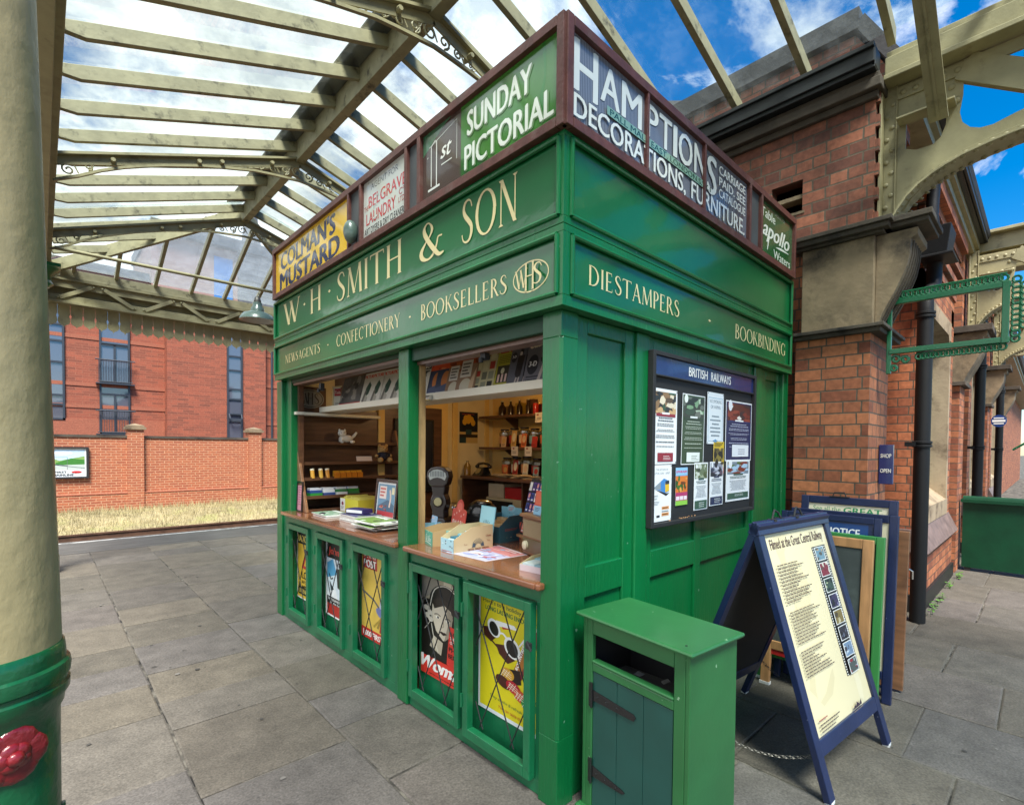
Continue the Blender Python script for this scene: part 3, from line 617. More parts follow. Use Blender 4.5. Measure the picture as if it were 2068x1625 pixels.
# ================================================================== apartment blocks beyond the wall
apt = thing('brick_apartment_block', 'red brick apartment block with dark window strips and a Juliet balcony above the boundary wall', 'apartment block', (2, 28, -.8))
w = MB(); w.box(-14, 2.68, 28.35, 36, -.8, 8.6); w.box(2.68, 6.9, 27.7, 36, -.8, 8.6); w.box(6.9, 24, 28.0, 36, -.8, 8.6); w.obj('wall', 'brick_apt', apt)
for x0, x1, y, zz in ((-14, 2.68, 28.34, (6.1, 4.05, 3.1)), (6.9, 24, 27.99, (6.2, 4.6, 2.6))):
    b = MB()
    for z in zz: b.box(x0, x1, y-.02, y+.01, z, z+.16)
    b.obj('string_band', 'brick_band', apt)
b = MB(); b.box(-14, 2.67, 28.30, 28.36, -.8, 2.62); b.obj('base_band', 'brick_band', apt)
b = MB(); b.box(-14, 24, 27.6, 28.5, 8.6, 8.8); b.obj('parapet', 'anth', apt)
b = MB(); b.tube([(7.25, 27.9, -.8), (7.25, 27.9, 8.5)], .05); b.obj('drainpipe', 'anth', apt)
def win(x0, x1, z0, z1, y, parts, name='window'):
    f = MB(); t = .07; f.box(x0, x1, y-.06, y+.1, z0, z0+t); f.box(x0, x1, y-.06, y+.1, z1-t, z1); f.box(x0, x0+t, y-.06, y+.1, z0, z1); f.box(x1-t, x1, y-.06, y+.1, z0, z1)
    for p in parts:
        if p[0] == 'h': f.box(x0+t, x1-t, y-.055, y+.09, p[1]-.04, p[1]+.04)
        if p[0] == 'v': f.box(p[1]-.04, p[1]+.04, y-.055, y+.09, p[2], p[3])
    fo = f.obj(name, 'anth', apt); gq = MB(); gq.box(x0+.03, x1-.03, y+.0, y+.03, z0+.02, z1-.02); gq.obj('pane', 'winglass', fo)
    return fo
win(-1.55, -.79, 2.55, 8.3, 28.33, [('h', 6.6), ('h', 5.9), ('h', 5.0), ('h', 3.6), ('h', 3.2)])
win(.33, 1.39, 2.0, 8.3, 28.33, [('h', 6.0), ('h', 5.95), ('v', .86, 4.35, 5.95), ('h', 4.3), ('h', 3.75), ('v', .86, 2.0, 3.7)], 'french_window')
win(5.11, 5.80, 1.2, 8.3, 27.68, [('h', 6.0), ('h', 5.3), ('h', 4.35), ('h', 3.85), ('h', 3.1), ('h', 2.75)])
sash = MB(); sash.beam((5.17, 27.60, 3.1), (5.74, 27.60, 3.1), .05, .07); sash.beam((5.17, 27.42, 3.75-.9), (5.74, 27.42, 2.85), .05, .07); sash.beam((5.19, 27.6, 3.1), (5.19, 27.42, 2.85), .05, .05); sash.beam((5.72, 27.6, 3.1), (5.72, 27.42, 2.85), .05, .05); sash.obj('open_top_light', 'anth', apt)
for z in (4.25, 2.0):
    r = MB(); r.tube([(.18, 28.12, z+1.02), (1.56, 28.12, z+1.02)], .028); r.tube([(.25, 28.12, z+.06), (1.48, 28.12, z+.06)], .02)
    for k in range(14): r.tube([(.30+k*.087, 28.12, z+.06), (.30+k*.087, 28.12, z+1.02)], .010, 5)
    r.box(.2, 1.54, 28.05, 28.3, z-.06, z-.01); r.obj('balcony_rail', 'anth', apt)
tb = thing('tall_brick_block', 'tall grey-red brick block with a blue window column seen through the dusty canopy glass', 'apartment block', (6, 44, -.8))
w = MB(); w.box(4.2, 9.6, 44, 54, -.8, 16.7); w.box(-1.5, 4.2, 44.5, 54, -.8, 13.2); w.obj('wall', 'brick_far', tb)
w = MB(); w.box(9.6, 15, 43.6, 54, -.8, 16.7)
for k in range(34): w.box(9.6, 15, 43.56, 43.6, k*.5, k*.5+.46)
w.obj('clad_wall', 'roofslate', tb)
w = MB(); w.box(4.1, 15.2, 43.4, 54.2, 16.7, 17.5); w.box(-1.6, 4.1, 44.2, 54.2, 13.2, 13.7); w.obj('parapet', 'anth', tb)
w = MB(); w.box(8.0, 9.25, 43.93, 44.02, 9.0, 16.0); w.obj('window', pm('blue_window_glass', (.05, .19, .48), .15, coat=.6), tb)
w = MB(); w.lathe([(.9, 0), (.8, .5), (.5, .8), (.01, .95)], (7.9, 46, 17.5), 16); w.tube([(7.9, 46, 18.4), (7.9, 46, 19.6)], .05, 5); w.obj('roof_vent', 'anth', tb)
sr = thing('slate_spire', 'thin pale spire rising far off behind the canopy glass', 'spire', (20.2, 80, 0))
w = MB(); w.lathe([(1.3, 0), (1.3, 30), (.04, 41)], (20.2, 80, 0), 8); w.obj('spire', 'roofslate', sr)

# ================================================================== canopy
cn = thing('platform_canopy', 'glazed ridge canopy on cream iron trusses covering the platform and kiosk', 'canopy', (.6, 2, 4))
XR, ZR, XL, ZL, XB, ZB = .60, 4.94, -1.42, 4.17, 2.62, 4.33       # ridge, left eaves, right eaves (underside of rafters)
raf = [2.567+.531*k for k in range(-16, 9)]
b = MB(); b.box(XR-.045, XR+.045, -6.2, 6.95, 4.80, 5.02); b.obj('ridge_beam', 'iron2', cn, bevel=.004)
b = MB(); b.beam((XR-.115, -6.2, 5.055), (XR-.115, 6.9, 5.055), .25, .012, (-.37, 0, 1)); b.beam((XR+.09, -6.2, 5.065), (XR+.09, 6.9, 5.065), .19, .012, (.3, 0, 1)); b.obj('ridge_flashing', 'lead', cn)
YH, YE = 6.95, 8.95       # hip apex and end girder
ZHIP = 4.13
def zl(x): return ZL+(ZR-.04-ZL)*(x-XL)/(XR-XL)
for i, y in enumerate(raf):
    if y > YH-.1: continue
    r = MB(); x0 = XL-.02; dx = XR-.045-x0; H = .105
    pf = [(x0, zl(x0)+.04), (x0+.13, zl(x0+.13)), (XR-.045, ZR-.04), (XR-.045, ZR+H-.04), (x0, zl(x0)+H)]
    r.prism(pf, (0, y, 0), (1, 0, 0), (0, 0, 1), -.024, .024)
    r.obj('rafter', 'iron2', cn, bevel=.003)
    r = MB(); pf = [(XR+.045, ZR-.04), (XB, ZB), (XB, ZB+H), (XR+.045, ZR+H-.04)]; r.prism(pf, (0, y, 0), (1, 0, 0), (0, 0, 1), -.024, .024); r.obj('rafter', 'iron2', cn, bevel=.003)
for a, b_ in zip(raf, raf[1:]+[None]):
    if b_ is None or b_ > YH+.3: continue
    for s in (0, 1):
        q = MB(); 
        if s == 0: q.beam((XL-.02, (a+b_)/2, zl(XL)+.108), (XR-.05, (a+b_)/2, ZR-.04+.112), .52, .005, (-.35, 0, 1))
        else: q.beam((XR+.05, (a+b_)/2, ZR-.04+.112), (XB+.0, (a+b_)/2, ZB+.109), .52, .005, (.3, 0, 1))
        q.obj('glass_pane', 'roofglass', cn)
# hip end: jack rafters, hip rafters, sloping glass
hip = Vector((XR, YH, ZR)); zE = 4.16
for xx, zz in ((XL, ZHIP), (XB, ZHIP)):
    r = MB(); r.beam(hip, (xx, YE, zz), .05, .17); r.obj('hip_rafter', 'iron2', cn, bevel=.004)
for k in range(8):
    x = -1.17+k*.49
    f = 1-abs(x-XR)/(XR-XL if x < XR else XB-XR)
    if f <= .04: continue
    r = MB(); r.beam((x, YE-(YE-YH)*f, ZHIP+(ZR-ZHIP)*f), (x, YE+.04, ZHIP), .045, .09); r.obj('jack_rafter', 'iron2', cn, bevel=.003)
q = MB(); q.prism([(XL, 0), (XB, 0), (XR, 1)], (0, YE, ZHIP+.05), (1, 0, 0), (0, YH-YE, ZR-ZHIP), .0, .006); q.obj('hip_glass', 'hipglass', cn)
# side slopes beyond the last common rafter, up to the hip
for xx, sg in ((XL, -1), (XB, 1)):
    q = MB(); q.add([(XR+sg*.05, YH-.15, 5.04), (xx, YH-.15, 4.29 if sg < 0 else 4.45), (xx, YE, 4.24), (XR+sg*.05, YH, 5.04), (XR+sg*.05, YH-.15, 5.046), (xx, YH-.15, 4.296 if sg < 0 else 4.456), (xx, YE, 4.246), (XR+sg*.05, YH, 5.046)], [(0, 3, 2, 1), (4, 5, 6, 7), (0, 1, 5, 4), (1, 2, 6, 5), (2, 3, 7, 6), (3, 0, 4, 7)]); q.obj('glass_pane', 'roofglass', cn)
    for k in range(1, 4):
        y = YH-.1+k*.5; f = (y-YH)/(YE-YH)
        if f < 0.02: continue
        xh = XR+(xx-XR)*f; zh = ZR+(ZHIP-ZR)*f
        r = MB(); r.beam((xx, y, ZL+.05 if sg < 0 else ZB+.05), (xh, y, zh+.03), .045, .10); r.obj('jack_rafter', 'iron2', cn, bevel=.003)
# eaves beams
b = MB(); b.box(-1.72, -1.425, -6.2, 9.0, 3.98, 4.02); b.box(-1.455, -1.425, -6.2, 9.0, 4.02, 4.26); b.box(-1.72, -1.69, -6.2, 9.0, 4.02, 4.26)
b.box(-1.60, -1.54, -6.2, 9.0, 3.66, 3.98); b.box(-1.66, -1.48, -6.2, 9.0, 3.62, 3.66); b.obj('gutter_beam', 'iron', cn, bevel=.004)
b = MB(); b.box(2.60, 2.80, -6.2, -.585, 4.115, 4.25); b.box(2.56, 2.84, -6.2, -.585, 4.08, 4.115); b.box(2.64, 2.77, -6.2, -.585, 4.25, 4.31); b.obj('eaves_beam', 'iron', cn, bevel=.005)
# trusses with arched lower chord and scroll spandrels
def arcz(x):
    pts = [(-1.42, 3.84), (-1.15, 4.03), (-.94, 4.15), (-.67, 4.27), (-.3, 4.41), (.16, 4.54), (.62, 4.60), (1.05, 4.575), (1.5, 4.47), (1.9, 4.30), (2.25, 4.07), (2.5, 3.86)]
    for a, b_ in zip(pts, pts[1:]):
        if x <= b_[0]: return a[1]+(b_[1]-a[1])*(x-a[0])/(b_[0]-a[0])
    return pts[-1][1]
def chz(x): return (4.03+(4.80-4.03)*(x+1.42)/(XR+1.42)) if x < XR else 4.80+(4.22-4.80)*(x-XR)/(2.5-XR)
def scroll(mb, x0, x1, y, n, flip=False):
    # iron scrollwork filling the gap between chord and arch
    for i in range(n):
        f = (i+.5)/n; x = x0+(x1-x0)*f; zt, zb = chz(x)-.03, arcz(x)+.02; r = max(.012, (zt-zb)*.42); c = ((zt+zb)/2)
        if zt-zb < .03: continue
        sg = 1 if i % 2 == 0 else -1; pts = []
        for k in range(15):
            a = k/14*2.6*PI; rr = r*(1-k/14*.78); pts.append((x+sg*rr*math.cos(a+PI/2), y, c+sg*rr*math.sin(a+PI/2)))
        mb.tube(pts, .0075 if r > .03 else .005, 5)
        xa = x+(x1-x0)/n*.5; za = (chz(xa)+arcz(xa))/2
        if abs(chz(xa)-arcz(xa)) > .05: mb.tube([(x+sg*0, y, c+sg*r), ((x+xa)/2, y, za+sg*.02), (xa, y, za-sg*min(r, .05))], .006, 5)
def truss(y):
    t = MB(); xs = [-1.45+.158*k for k in range(26)]
    for a, b_ in zip(xs, xs[1:]):
        if b_ > 2.52: break
        t.beam((a, y, chz(a)-.01), (b_, y, chz(b_)-.01), .014, .075); 
        t.beam((a, y, arcz(max(a, -1.42))), (b_, y, arcz(b_)), .03, .022)
        # solid web where chord and arch run close together
        if chz((a+b_)/2)-arcz((a+b_)/2) < .075:
            t.add([(a, y-.004, arcz(max(a, -1.42))), (b_, y-.004, arcz(b_)), (b_, y-.004, chz(b_)), (a, y-.004, chz(a)), (a, y+.004, arcz(max(a, -1.42))), (b_, y+.004, arcz(b_)), (b_, y+.004, chz(b_)), (a, y+.004, chz(a))], [(0, 1, 2, 3), (7, 6, 5, 4)])
    t.beam((-1.45, y, chz(-1.45)+.045), (XR, y, chz(XR)+.045), .085, .022); t.beam((XR, y, chz(XR)+.045), (2.52, y, chz(2.52)+.045), .085, .022)
    o = t.obj('truss', 'iron', cn)
    for a_, b2, n_ in ((-1.42, -.75, 5), (.0, 1.40, 11), (1.75, 2.48, 5)):
        s = MB(); scroll(s, a_, b2, y, n_); s.obj('scrollwork', 'iron', o)
    bo = MB()
    for x in (-1.05, -.38, -.18, .3, .93, 1.6): bo.lathe([(.018, -.055), (.022, -.03), (.022, .03), (.018, .055)], (x, y, chz(x)-.015), 8, axis='y')
    bo.objs('bolt', 'iron', o)
    return o
for y in (-3.6, 1.93, 4.72, 6.93): truss(y)
# plain T-section strut bolted to the bracket near the camera
b = MB(); b.beam((XR+.1, -.89, 4.88), (2.60, -.89, 3.70), .10, .016, (.5, 0, 1)); b.beam((XR+.1, -.89, 4.93), (2.60, -.89, 3.75), .014, .12, (.5, 0, 1)); b.beam((XR-.1, -.89, 4.88), (-1.42, -.89, 3.85), .10, .016, (-.5, 0, 1)); b.beam((XR-.1, -.89, 4.93), (-1.42, -.89, 3.9), .014, .12, (-.5, 0, 1)); b.obj('strut', 'iron', cn)
b = MB(); b.tube([(-1.41, 6.90, 3.86), (2.5, 6.90, 3.87)], .022, 10); b.obj('tie_rod', 'iron', cn, smooth=True)
# end girder with lattice, boarding and valance
gY = YE
b = MB(); b.box(-1.75, 9.5, gY-.03, gY+.05, 4.03, 4.14); b.box(-1.75, 9.5, gY-.05, gY+.04, 4.00, 4.03); b.obj('fascia_beam', 'iron2', cn, bevel=.004)
b = MB(); b.box(-1.75, 9.5, gY-.07, gY+.05, 3.965, 3.995); b.box(-1.75, 9.5, gY-.035, gY-.02, 3.86, 3.965); b.box(-1.75, 9.5, gY-.09, gY+.05, 3.62, 3.655); b.box(-1.75, 9.5, gY-.035, gY-.02, 3.655, 3.75)
x = -1.9; k = 0
while x < 4.5:
    b.beam((x+.07, gY-.05, 3.92), (x+.43, gY-.05, 3.70), .014, .055, (0, 0, 1)); b.beam((x+.57, gY-.05, 3.70), (x+.93, gY-.05, 3.92), .014, .055, (0, 0, 1)); x += 1.0
b.obj('lattice_girder', 'iron', cn, bevel=.002)
r = MB(); x = -1.9
while x < 4.5:
    for px, pz in ((.05, 3.92), (.45, 3.70), (.55, 3.70), (.95, 3.92)): r.ball((x+px, gY-.062, pz), .017, 6, 4)
    x += 1
r.obj('rivets', 'iron', cn)
prof = [(-.5, .45), (-.5, .06), (-.5, -.03), (-.47, -.05), (-.41, -.10), (-.47, -.16), (-.495, -.20), (-.495, -.27), (-.40, -.325), (-.24, -.355), (-.08, -.38), (0, -.43)]
for k in range(72):
    x = -1.85+k*.142; v = MB(); s = .142; half = [(a*s*.97, 3.50+bz*.50) for a, bz in prof]
    pts = half+[(-a, bz) for a, bz in half[::-1][1:]]
    v.prism(pts, (x, gY+.045, 0), (1, 0, 0), (0, 0, 1), -.010, .010)
    if x < 6: v.obj('valance_board', 'iron', cn)
b = MB(); b.box(-1.80, 4.2, gY+.058, gY+.068, 3.74, 4.02); b.obj('boarding', 'iron', cn)

# hanging lamp
lp = thing('pendant_lamp', 'grey-green enamel pendant lamp hanging from the tie rod of the canopy', 'lamp', (.72, 6.9, 3.9))
s = MB(); s.lathe([(.03, 3.62), (.06, 3.60), (.062, 3.55), (.085, 3.52), (.09, 3.47), (.19, 3.43), (.235, 3.36), (.24, 3.335), (.232, 3.335), (.18, 3.41), (.05, 3.45)], (.76, 6.90, .06), 32, cap=False); s.obj('shade', 'enamel_shade', lp, smooth=True)
s = MB(); s.lathe([(.228, 3.34), (.17, 3.40), (.05, 3.44), (.001, 3.44)], (.76, 6.90, .06), 32, cap=False); s.obj('reflector', 'lampwhite', lp, smooth=True)
s = MB(); s.ball((.76, 6.9, 3.46), (.03, .03, .045), 12, 8); s.obj('bulb', 'lampwhite', lp, smooth=True)
s = MB(); s.lathe([(.045, 3.60), (.05, 3.62), (.035, 3.68), (.01, 3.70)], (.76, 6.9, .06), 16); s.tube([(.76, 6.9, 3.74), (.79, 6.9, 3.78), (.76, 6.9, 3.83), (.73, 6.9, 3.78), (.76, 6.9, 3.74)], .006, 6); s.obj('hook', 'steel', lp, smooth=True)

# ================================================================== columns
def column(cx, cy, label):
    c = thing('cast_iron_column', label, 'column', (cx, cy, 0), group='canopy columns in line along the platform')
    R = .109
    s = MB(); s.lathe([(R*.955, 1.20), (R*.85, 1.7), (R*.74, 2.3), (R*.68, 3.2), (R*.76, 3.40)], (cx, cy, 0), 40); s.obj('shaft', 'column', c, smooth=True)
    s = MB(); s.lathe([(R*.96, 1.203), (R*.985, 1.20), (R*1.0, 1.185), (R*1.005, 1.172), (R*1.05, 1.168), (R*1.065, 1.158), (R*1.055, 1.146), (R*1.02, 1.142), (R*1.02, 1.136), (R*1.05, 1.132), (R*1.045, 1.118), (R*.99, 1.108), (R*.975, 1.095), (R*.93, 1.085), (R*.925, 1.05), (R*.925, .40), (R*1.1, .36), (R*1.35, .30), (R*1.4, .22), (R*1.5, .20), (R*1.5, 0)], (cx, cy, 0), 48); bs_ = s.obj('base', 'base_green', c, smooth=True)
    s = MB()
    for k in range(20):
        a = 2*PI*k/20; x, y = cx+R*.925*math.cos(a), cy+R*.925*math.sin(a)
        s.tube([(x, y, .42), (x, y, .88), (x*.999+cx*.001, y*.999+cy*.001, .90)], .006, 6)
    s.obj('fluting', 'base_green', bs_, smooth=True)
    s = MB(); s.lathe([(R*.95, 3.38), (R*1.3, 3.42), (R*1.1, 3.46), (R*1.2, 3.52), (R*1.9, 3.60)], (cx, cy, 0), 24); s.box(cx-.20, cx+.20, cy-.20, cy+.20, 3.60, 3.64)
    s.obj('capital', 'green', c, smooth=True)
    return c
c1 = column(-1.627, -.2, 'near cream iron column with green moulded base and red rose at the left edge')
c2 = column(-1.56, 6.93, 'far cream iron column with green capital under the end of the canopy')
# the Tudor-like rose casting on the near column
R = .103
def rose(cx, cy, z, ang, parent):
    o = Vector((cx+R*.98*math.cos(ang), cy+R*.98*math.sin(ang), z)); n = Vector((math.cos(ang), math.sin(ang), 0)); u = Vector((-math.sin(ang), math.cos(ang), 0)); v = Vector((0, 0, 1)); s = MB()
    rot = Matrix((u, v, n)).transposed()
    for ring, rr, sz, hh in ((5, .022, .0245, .0055), (5, .011, .0135, .0085)):
        for k in range(ring):
            a = 2*PI*k/ring+(.62 if rr < .02 else 0)
            s.ball(o+u*rr*math.cos(a)+v*rr*math.sin(a)+n*(.003 if rr > .02 else .006), (sz, sz*1.12, hh), 12, 8, rot=rot @ Matrix.Rotation(a, 3, 'Z'))
    s.ball(o+n*.014, (.012, .012, .009), 10, 7, rot=rot)
    s.obj('rose_boss', 'rose', parent, smooth=True)
for a in (-66, 114): rose(-1.627, -.2, 1.05, rad(a), c1)
# ================================================================== station building
sb = thing('station_building', 'red brick Victorian station building with stone corbels, black gutters and tall windows beside the kiosk', 'station building', (2.6, -.5, 0))
XW = 2.56
w = MB(); w.box(XW+.12, 3.12, -.30, 9.0, 0, 3.95); w.obj('back_wall', 'brick_pier', sb)
w = MB(); w.box(XW, 3.12, -.55, -.06, 0, 2.39); w.obj('pier', 'brick_pier', sb)
# upper brickwork above the corbel stone, with a ventilation slot
w = MB(); w.box(XW, 3.10, -.545, -.085, 3.115, 3.975); w.box(XW, 3.10, -.085, .145, 3.60, 3.975); w.box(XW, 3.10, -.085, .145, 3.115, 3.36); w.box(XW+.12, 3.10, -.085, .145, 3.36, 3.60); w.box(XW, 3.10, .145, 8.6, 3.0, 3.975)
# toothed quoin bricks at the corner
for k in range(6): w.box(XW+.01, XW+.24, -.57, -.545, 3.13+k*.166, 3.13+k*.166+.079)
w.obj('upper_wall', 'brick_top', sb)
b = MB(); b.box(XW-.005, XW+.1, -.10, .16, 3.345, 3.365); b.box(XW+.02, XW+.13, -.085, .145, 3.47, 3.50); b.obj('vent_bars', 'stone', sb)
b = MB(); b.box(XW-.02, 3.14, -.565, -.10, 2.43, 3.04); b.obj('corbel_stone', 'stone', sb, bevel=.006)
b = MB()
for grp in (((.045, 2.375, 2.405), (.07, 2.405, 2.43)), ((.05, 3.04, 3.06), (.085, 3.06, 3.095), (.105, 3.095, 3.125))):
    b = MB()
    for d, z0, z1 in grp: b.box(XW-d, 3.14+d, -.55-d-.02, -.06, z0, z1)
    b.obj('string_moulding', 'stone_dark', sb, bevel=.004)
# scrolled bracket under the iron arch
prof = [(-.565, 3.04), (-.80, 3.04), (-.80, 2.99), (-.765, 2.97), (-.76, 2.88), (-.745, 2.80), (-.715, 2.72), (-.675, 2.63), (-.63, 2.54), (-.60, 2.47), (-.585, 2.42), (-.565, 2.42)]
b = MB(); b.prism([(y, z) for y, z in prof][::-1], (XW+.02, 0, 0), (0, 1, 0), (0, 0, 1), 0, .36); b.obj('scroll_bracket', 'stone', sb, bevel=.005)
b = MB()
for xx in (.06, .12, .18, .24, .30): b.tube([(XW+.02+xx, y-.002, z) for y, z in prof[3:11]], .010, 6)
b.obj('bracket_fluting', 'stone_dark', sb, smooth=True)
b = MB(); b.box(XW-.01, XW+.42, -.86, -.545, 3.06, 3.09); b.box(XW-.03, XW+.44, -.88, -.545, 3.09, 3.128); b.obj('bracket_cap', 'stone_dark', sb, bevel=.004)
# cornice, gutter and parapet behind the glass
b = MB(); b.box(XW-.03, 3.15, -.565, 8.6, 3.975, 4.025); b.box(XW-.07, 3.15, -.59, 8.6, 4.025, 4.095); b.box(XW-.05, 3.15, -.575, 8.6, 4.095, 4.135); b.obj('cornice', 'stone_dark', sb, bevel=.008)
b = MB(); b.box(XW-.11, XW+.05, -.56, 8.6, 4.135, 4.165); b.box(XW-.13, XW-.10, -.56, 8.6, 4.165, 4.255); b.box(XW-.15, XW-.10, -.56, 8.6, 4.255, 4.285); b.box(XW-.11, XW+.02, -.563, -.54, 4.145, 4.275); b.obj('gutter', 'gutter', sb, bevel=.004)
b = MB(); b.prism([(8.6, 4.0), (8.6, 4.88), (-.27, 4.88), (-.60, 4.36), (-.60, 4.0)], (3.12, 0, 0), (0, 1, 0), (0, 0, 1), 0, .3); b.obj('parapet', 'brick_top', sb)
b = MB(); b.beam((3.27, 8.6, 4.965), (3.27, -.31, 4.965), .44, .165); b.beam((3.27, -.31, 4.95), (3.27, -.64, 4.40), .43, .09, (0, -1, .6)); b.obj('coping', 'coping', sb)
# recessed facade and window bays along the road side
w = MB(); w.box(3.12, 40, -.22, .3, 0, 4.3); w.obj('facade_wall', 'brick_pier', sb)
def bay(x0, x1, wn):
    w = MB(); ww = (x0+.34, x1-.22)
    w.box(x0, ww[0], -.56, -.22, .72, 3.3); w.box(ww[1], x1, -.56, -.22, .72, 3.3); w.box(x0, x1, -.56, -.22, 3.1, 3.9); w.box(x0-.06, x1+.0, -.62, -.22, 3.9, 4.0); w.box(x0-.1, x1, -.68, -.22, 4.0, 4.12)
    w.box(x0, x1, -.60, -.22, .16, .58)
    bw_ = w.obj('window_bay', 'brick_pier', sb)
    for k in range(3):
        p = MB(); p.box(x0-.01-k*.02, x1, -.58-k*.03, -.22, 3.42+k*.14, 3.50+k*.14); p.obj('string_course', 'brick_top', sb)
    p = MB(); p.add([(x0-.02, -.66, .58), (x1, -.66, .58), (x1, -.56, .80), (x0-.02, -.56, .80), (x0-.02, -.22, .58), (x1, -.22, .58), (x1, -.22, .80), (x0-.02, -.22, .80)], [(0, 1, 2, 3), (3, 2, 6, 7), (0, 4, 5, 1), (0, 3, 7, 4), (1, 5, 6, 2)]); p.obj('sloped_plinth', 'slate', sb, bevel=.003)
    p = MB(); p.box(x0-.02, x1, -.625, -.22, 0, .165); p.obj('tarred_skirting', 'tar', sb, bevel=.004)
    p = MB(); sx0, sx1 = ww; p.box(sx0, sx0+.10, -.565, -.25, .78, 2.9); p.box(sx1-.10, sx1, -.565, -.25, .78, 2.9); p.box(sx0, sx1, -.57, -.25, .80, .98); p.prism([(sx0, 2.75), (sx0+.10, 2.75), (sx0+.12, 2.86), (sx0+.22, 2.95), (sx1-.22, 2.95), (sx1-.12, 2.86), (sx1-.1, 2.75), (sx1, 2.75), (sx1, 3.12), (sx0, 3.12)], (0, -.565, 0), (1, 0, 0), (0, 0, 1), -.31, 0)
    p.add([(sx0+.1, -.565, .98), (sx1-.1, -.565, .98), (sx1-.1, -.36, 1.14), (sx0+.1, -.36, 1.14)], [(0, 1, 2, 3)]); so = p.obj('window_surround', 'stone_pale', sb)
    f = MB(); f.box(sx0+.1, sx1-.1, -.36, -.32, 1.1, 1.16); f.box(sx0+.1, sx0+.16, -.36, -.32, 1.1, 2.98); f.box(sx1-.16, sx1-.1, -.36, -.32, 1.1, 2.98); f.box((sx0+sx1)/2-.025, (sx0+sx1)/2+.025, -.36, -.32, 1.1, 2.98); f.box(sx0+.1, sx1-.1, -.36, -.32, 2.05, 2.1); f.obj('window_frame', 'green', so)
    f = MB(); f.box(sx0+.1, sx1-.1, -.335, -.325, 1.1, 3.0); f.obj('pane', 'winglass', so)
bay(4.42, 6.62, 1); bay(8.5, 10.7, 2); bay(12.6, 14.8, 3)
# facade eaves
b = MB(); b.box(3.05, 40, -.70, -.2, 4.12, 4.20); b.box(3.05, 40, -.74, -.2, 4.20, 4.27); b.obj('eaves_board', 'iron', sb)
b = MB(); b.box(3.10, 7.3, -.80, -.66, 4.27, 4.29); b.tube([(3.1, -.80, 4.34), (7.3, -.80, 4.34)], .035, 10); b.box(3.1, 7.3, -.82, -.79, 4.27, 4.35); b.obj('eaves_gutter', 'gutter', sb)
b = MB(); b.prism([(-.85, 4.36), (2.5, 5.9), (2.5, 5.8), (-.8, 4.28)], (3.6, 0, 0), (0, 1, 0), (0, 0, 1), 0, 30); b.obj('roof', 'roofslate', sb)
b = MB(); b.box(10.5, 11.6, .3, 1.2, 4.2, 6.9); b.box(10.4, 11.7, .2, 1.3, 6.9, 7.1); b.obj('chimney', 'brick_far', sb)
# further piers with corbels
for x0 in (6.80, 10.9, 15.0):
    w = MB(); w.box(x0, x0+.5, -.62, -.2, 0, 2.45); w.box(x0, x0+.5, -.62, -.2, 3.1, 4.1); w.obj('pier', 'brick_pier', sb)
    b = MB(); b.box(x0-.02, x0+.52, -.64, -.2, 2.45, 3.05); b.prism([(y-.07, z+.02) for y, z in prof][::-1], (x0-.02, 0, 0), (0, 1, 0), (0, 0, 1), 0, .54); b.obj('corbel_stone', 'stone', sb, bevel=.005)
    b = MB(); b.box(x0-.08, x0+.58, -.92, -.2, 3.06, 3.14); b.box(x0-.05, x0+.55, -.68, -.2, 2.40, 2.45); b.objs('string_moulding', 'stone_dark', sb, bevel=.005)
# downpipes
def pipe(x, y, rr, hop):
    b = MB(); b.tube([(x, y, .0), (x, y, 2.80)], rr, 16)
    if hop: b.tube([(x, y, 2.80), (x, y, 2.88), (x+.02, y+.01, 2.96), (x+.20, y-.02, 3.06), (x+.26, y-.02, 3.14), (x+.26, y-.02, 3.3)], rr, 14); b.tube([(x+.24, y-.02, 3.55), (x+.20, y, 3.72), (x+.22, y, 3.85), (x+.22, y-.02, 4.3)], rr*.8, 12)
    else: b.tube([(x, y, 2.8), (x, y, 4.28)], rr, 12)
    for z in (1.62, 2.78): b.lathe([(rr, z-.03), (rr+.014, z-.025), (rr+.014, z-.008), (rr+.004, z-.002), (rr+.014, z+.008), (rr+.014, z+.025), (rr, z+.03)], (x, y, 0), 18, cap=False)
    b.box(x-.11, x+.11, y+rr*.6, y+rr+.05, 1.60, 1.64)
    o = b.obj('downpipe', 'pipe', sb, smooth=True)
    if hop:
        h = MB(); cx, cy = x+.22, y-.03; h.add([(cx-.14, cy-.10, 3.33), (cx+.14, cy-.10, 3.33), (cx+.14, cy+.1, 3.33), (cx-.14, cy+.1, 3.33), (cx-.17, cy-.13, 3.58), (cx+.17, cy-.13, 3.58), (cx+.17, cy+.1, 3.58), (cx-.17, cy+.1, 3.58)], [(0, 3, 2, 1), (4, 5, 6, 7), (0, 1, 5, 4), (1, 2, 6, 5), (2, 3, 7, 6), (3, 0, 4, 7)])
        h.box(cx-.18, cx+.18, cy-.15, cy+.1, 3.31, 3.335); h.obj('hopper', 'pipe', o, bevel=.006)
pipe(4.12, -.63, .062, True); pipe(8.05, -.72, .062, False); pipe(12.2, -.72, .062, False)

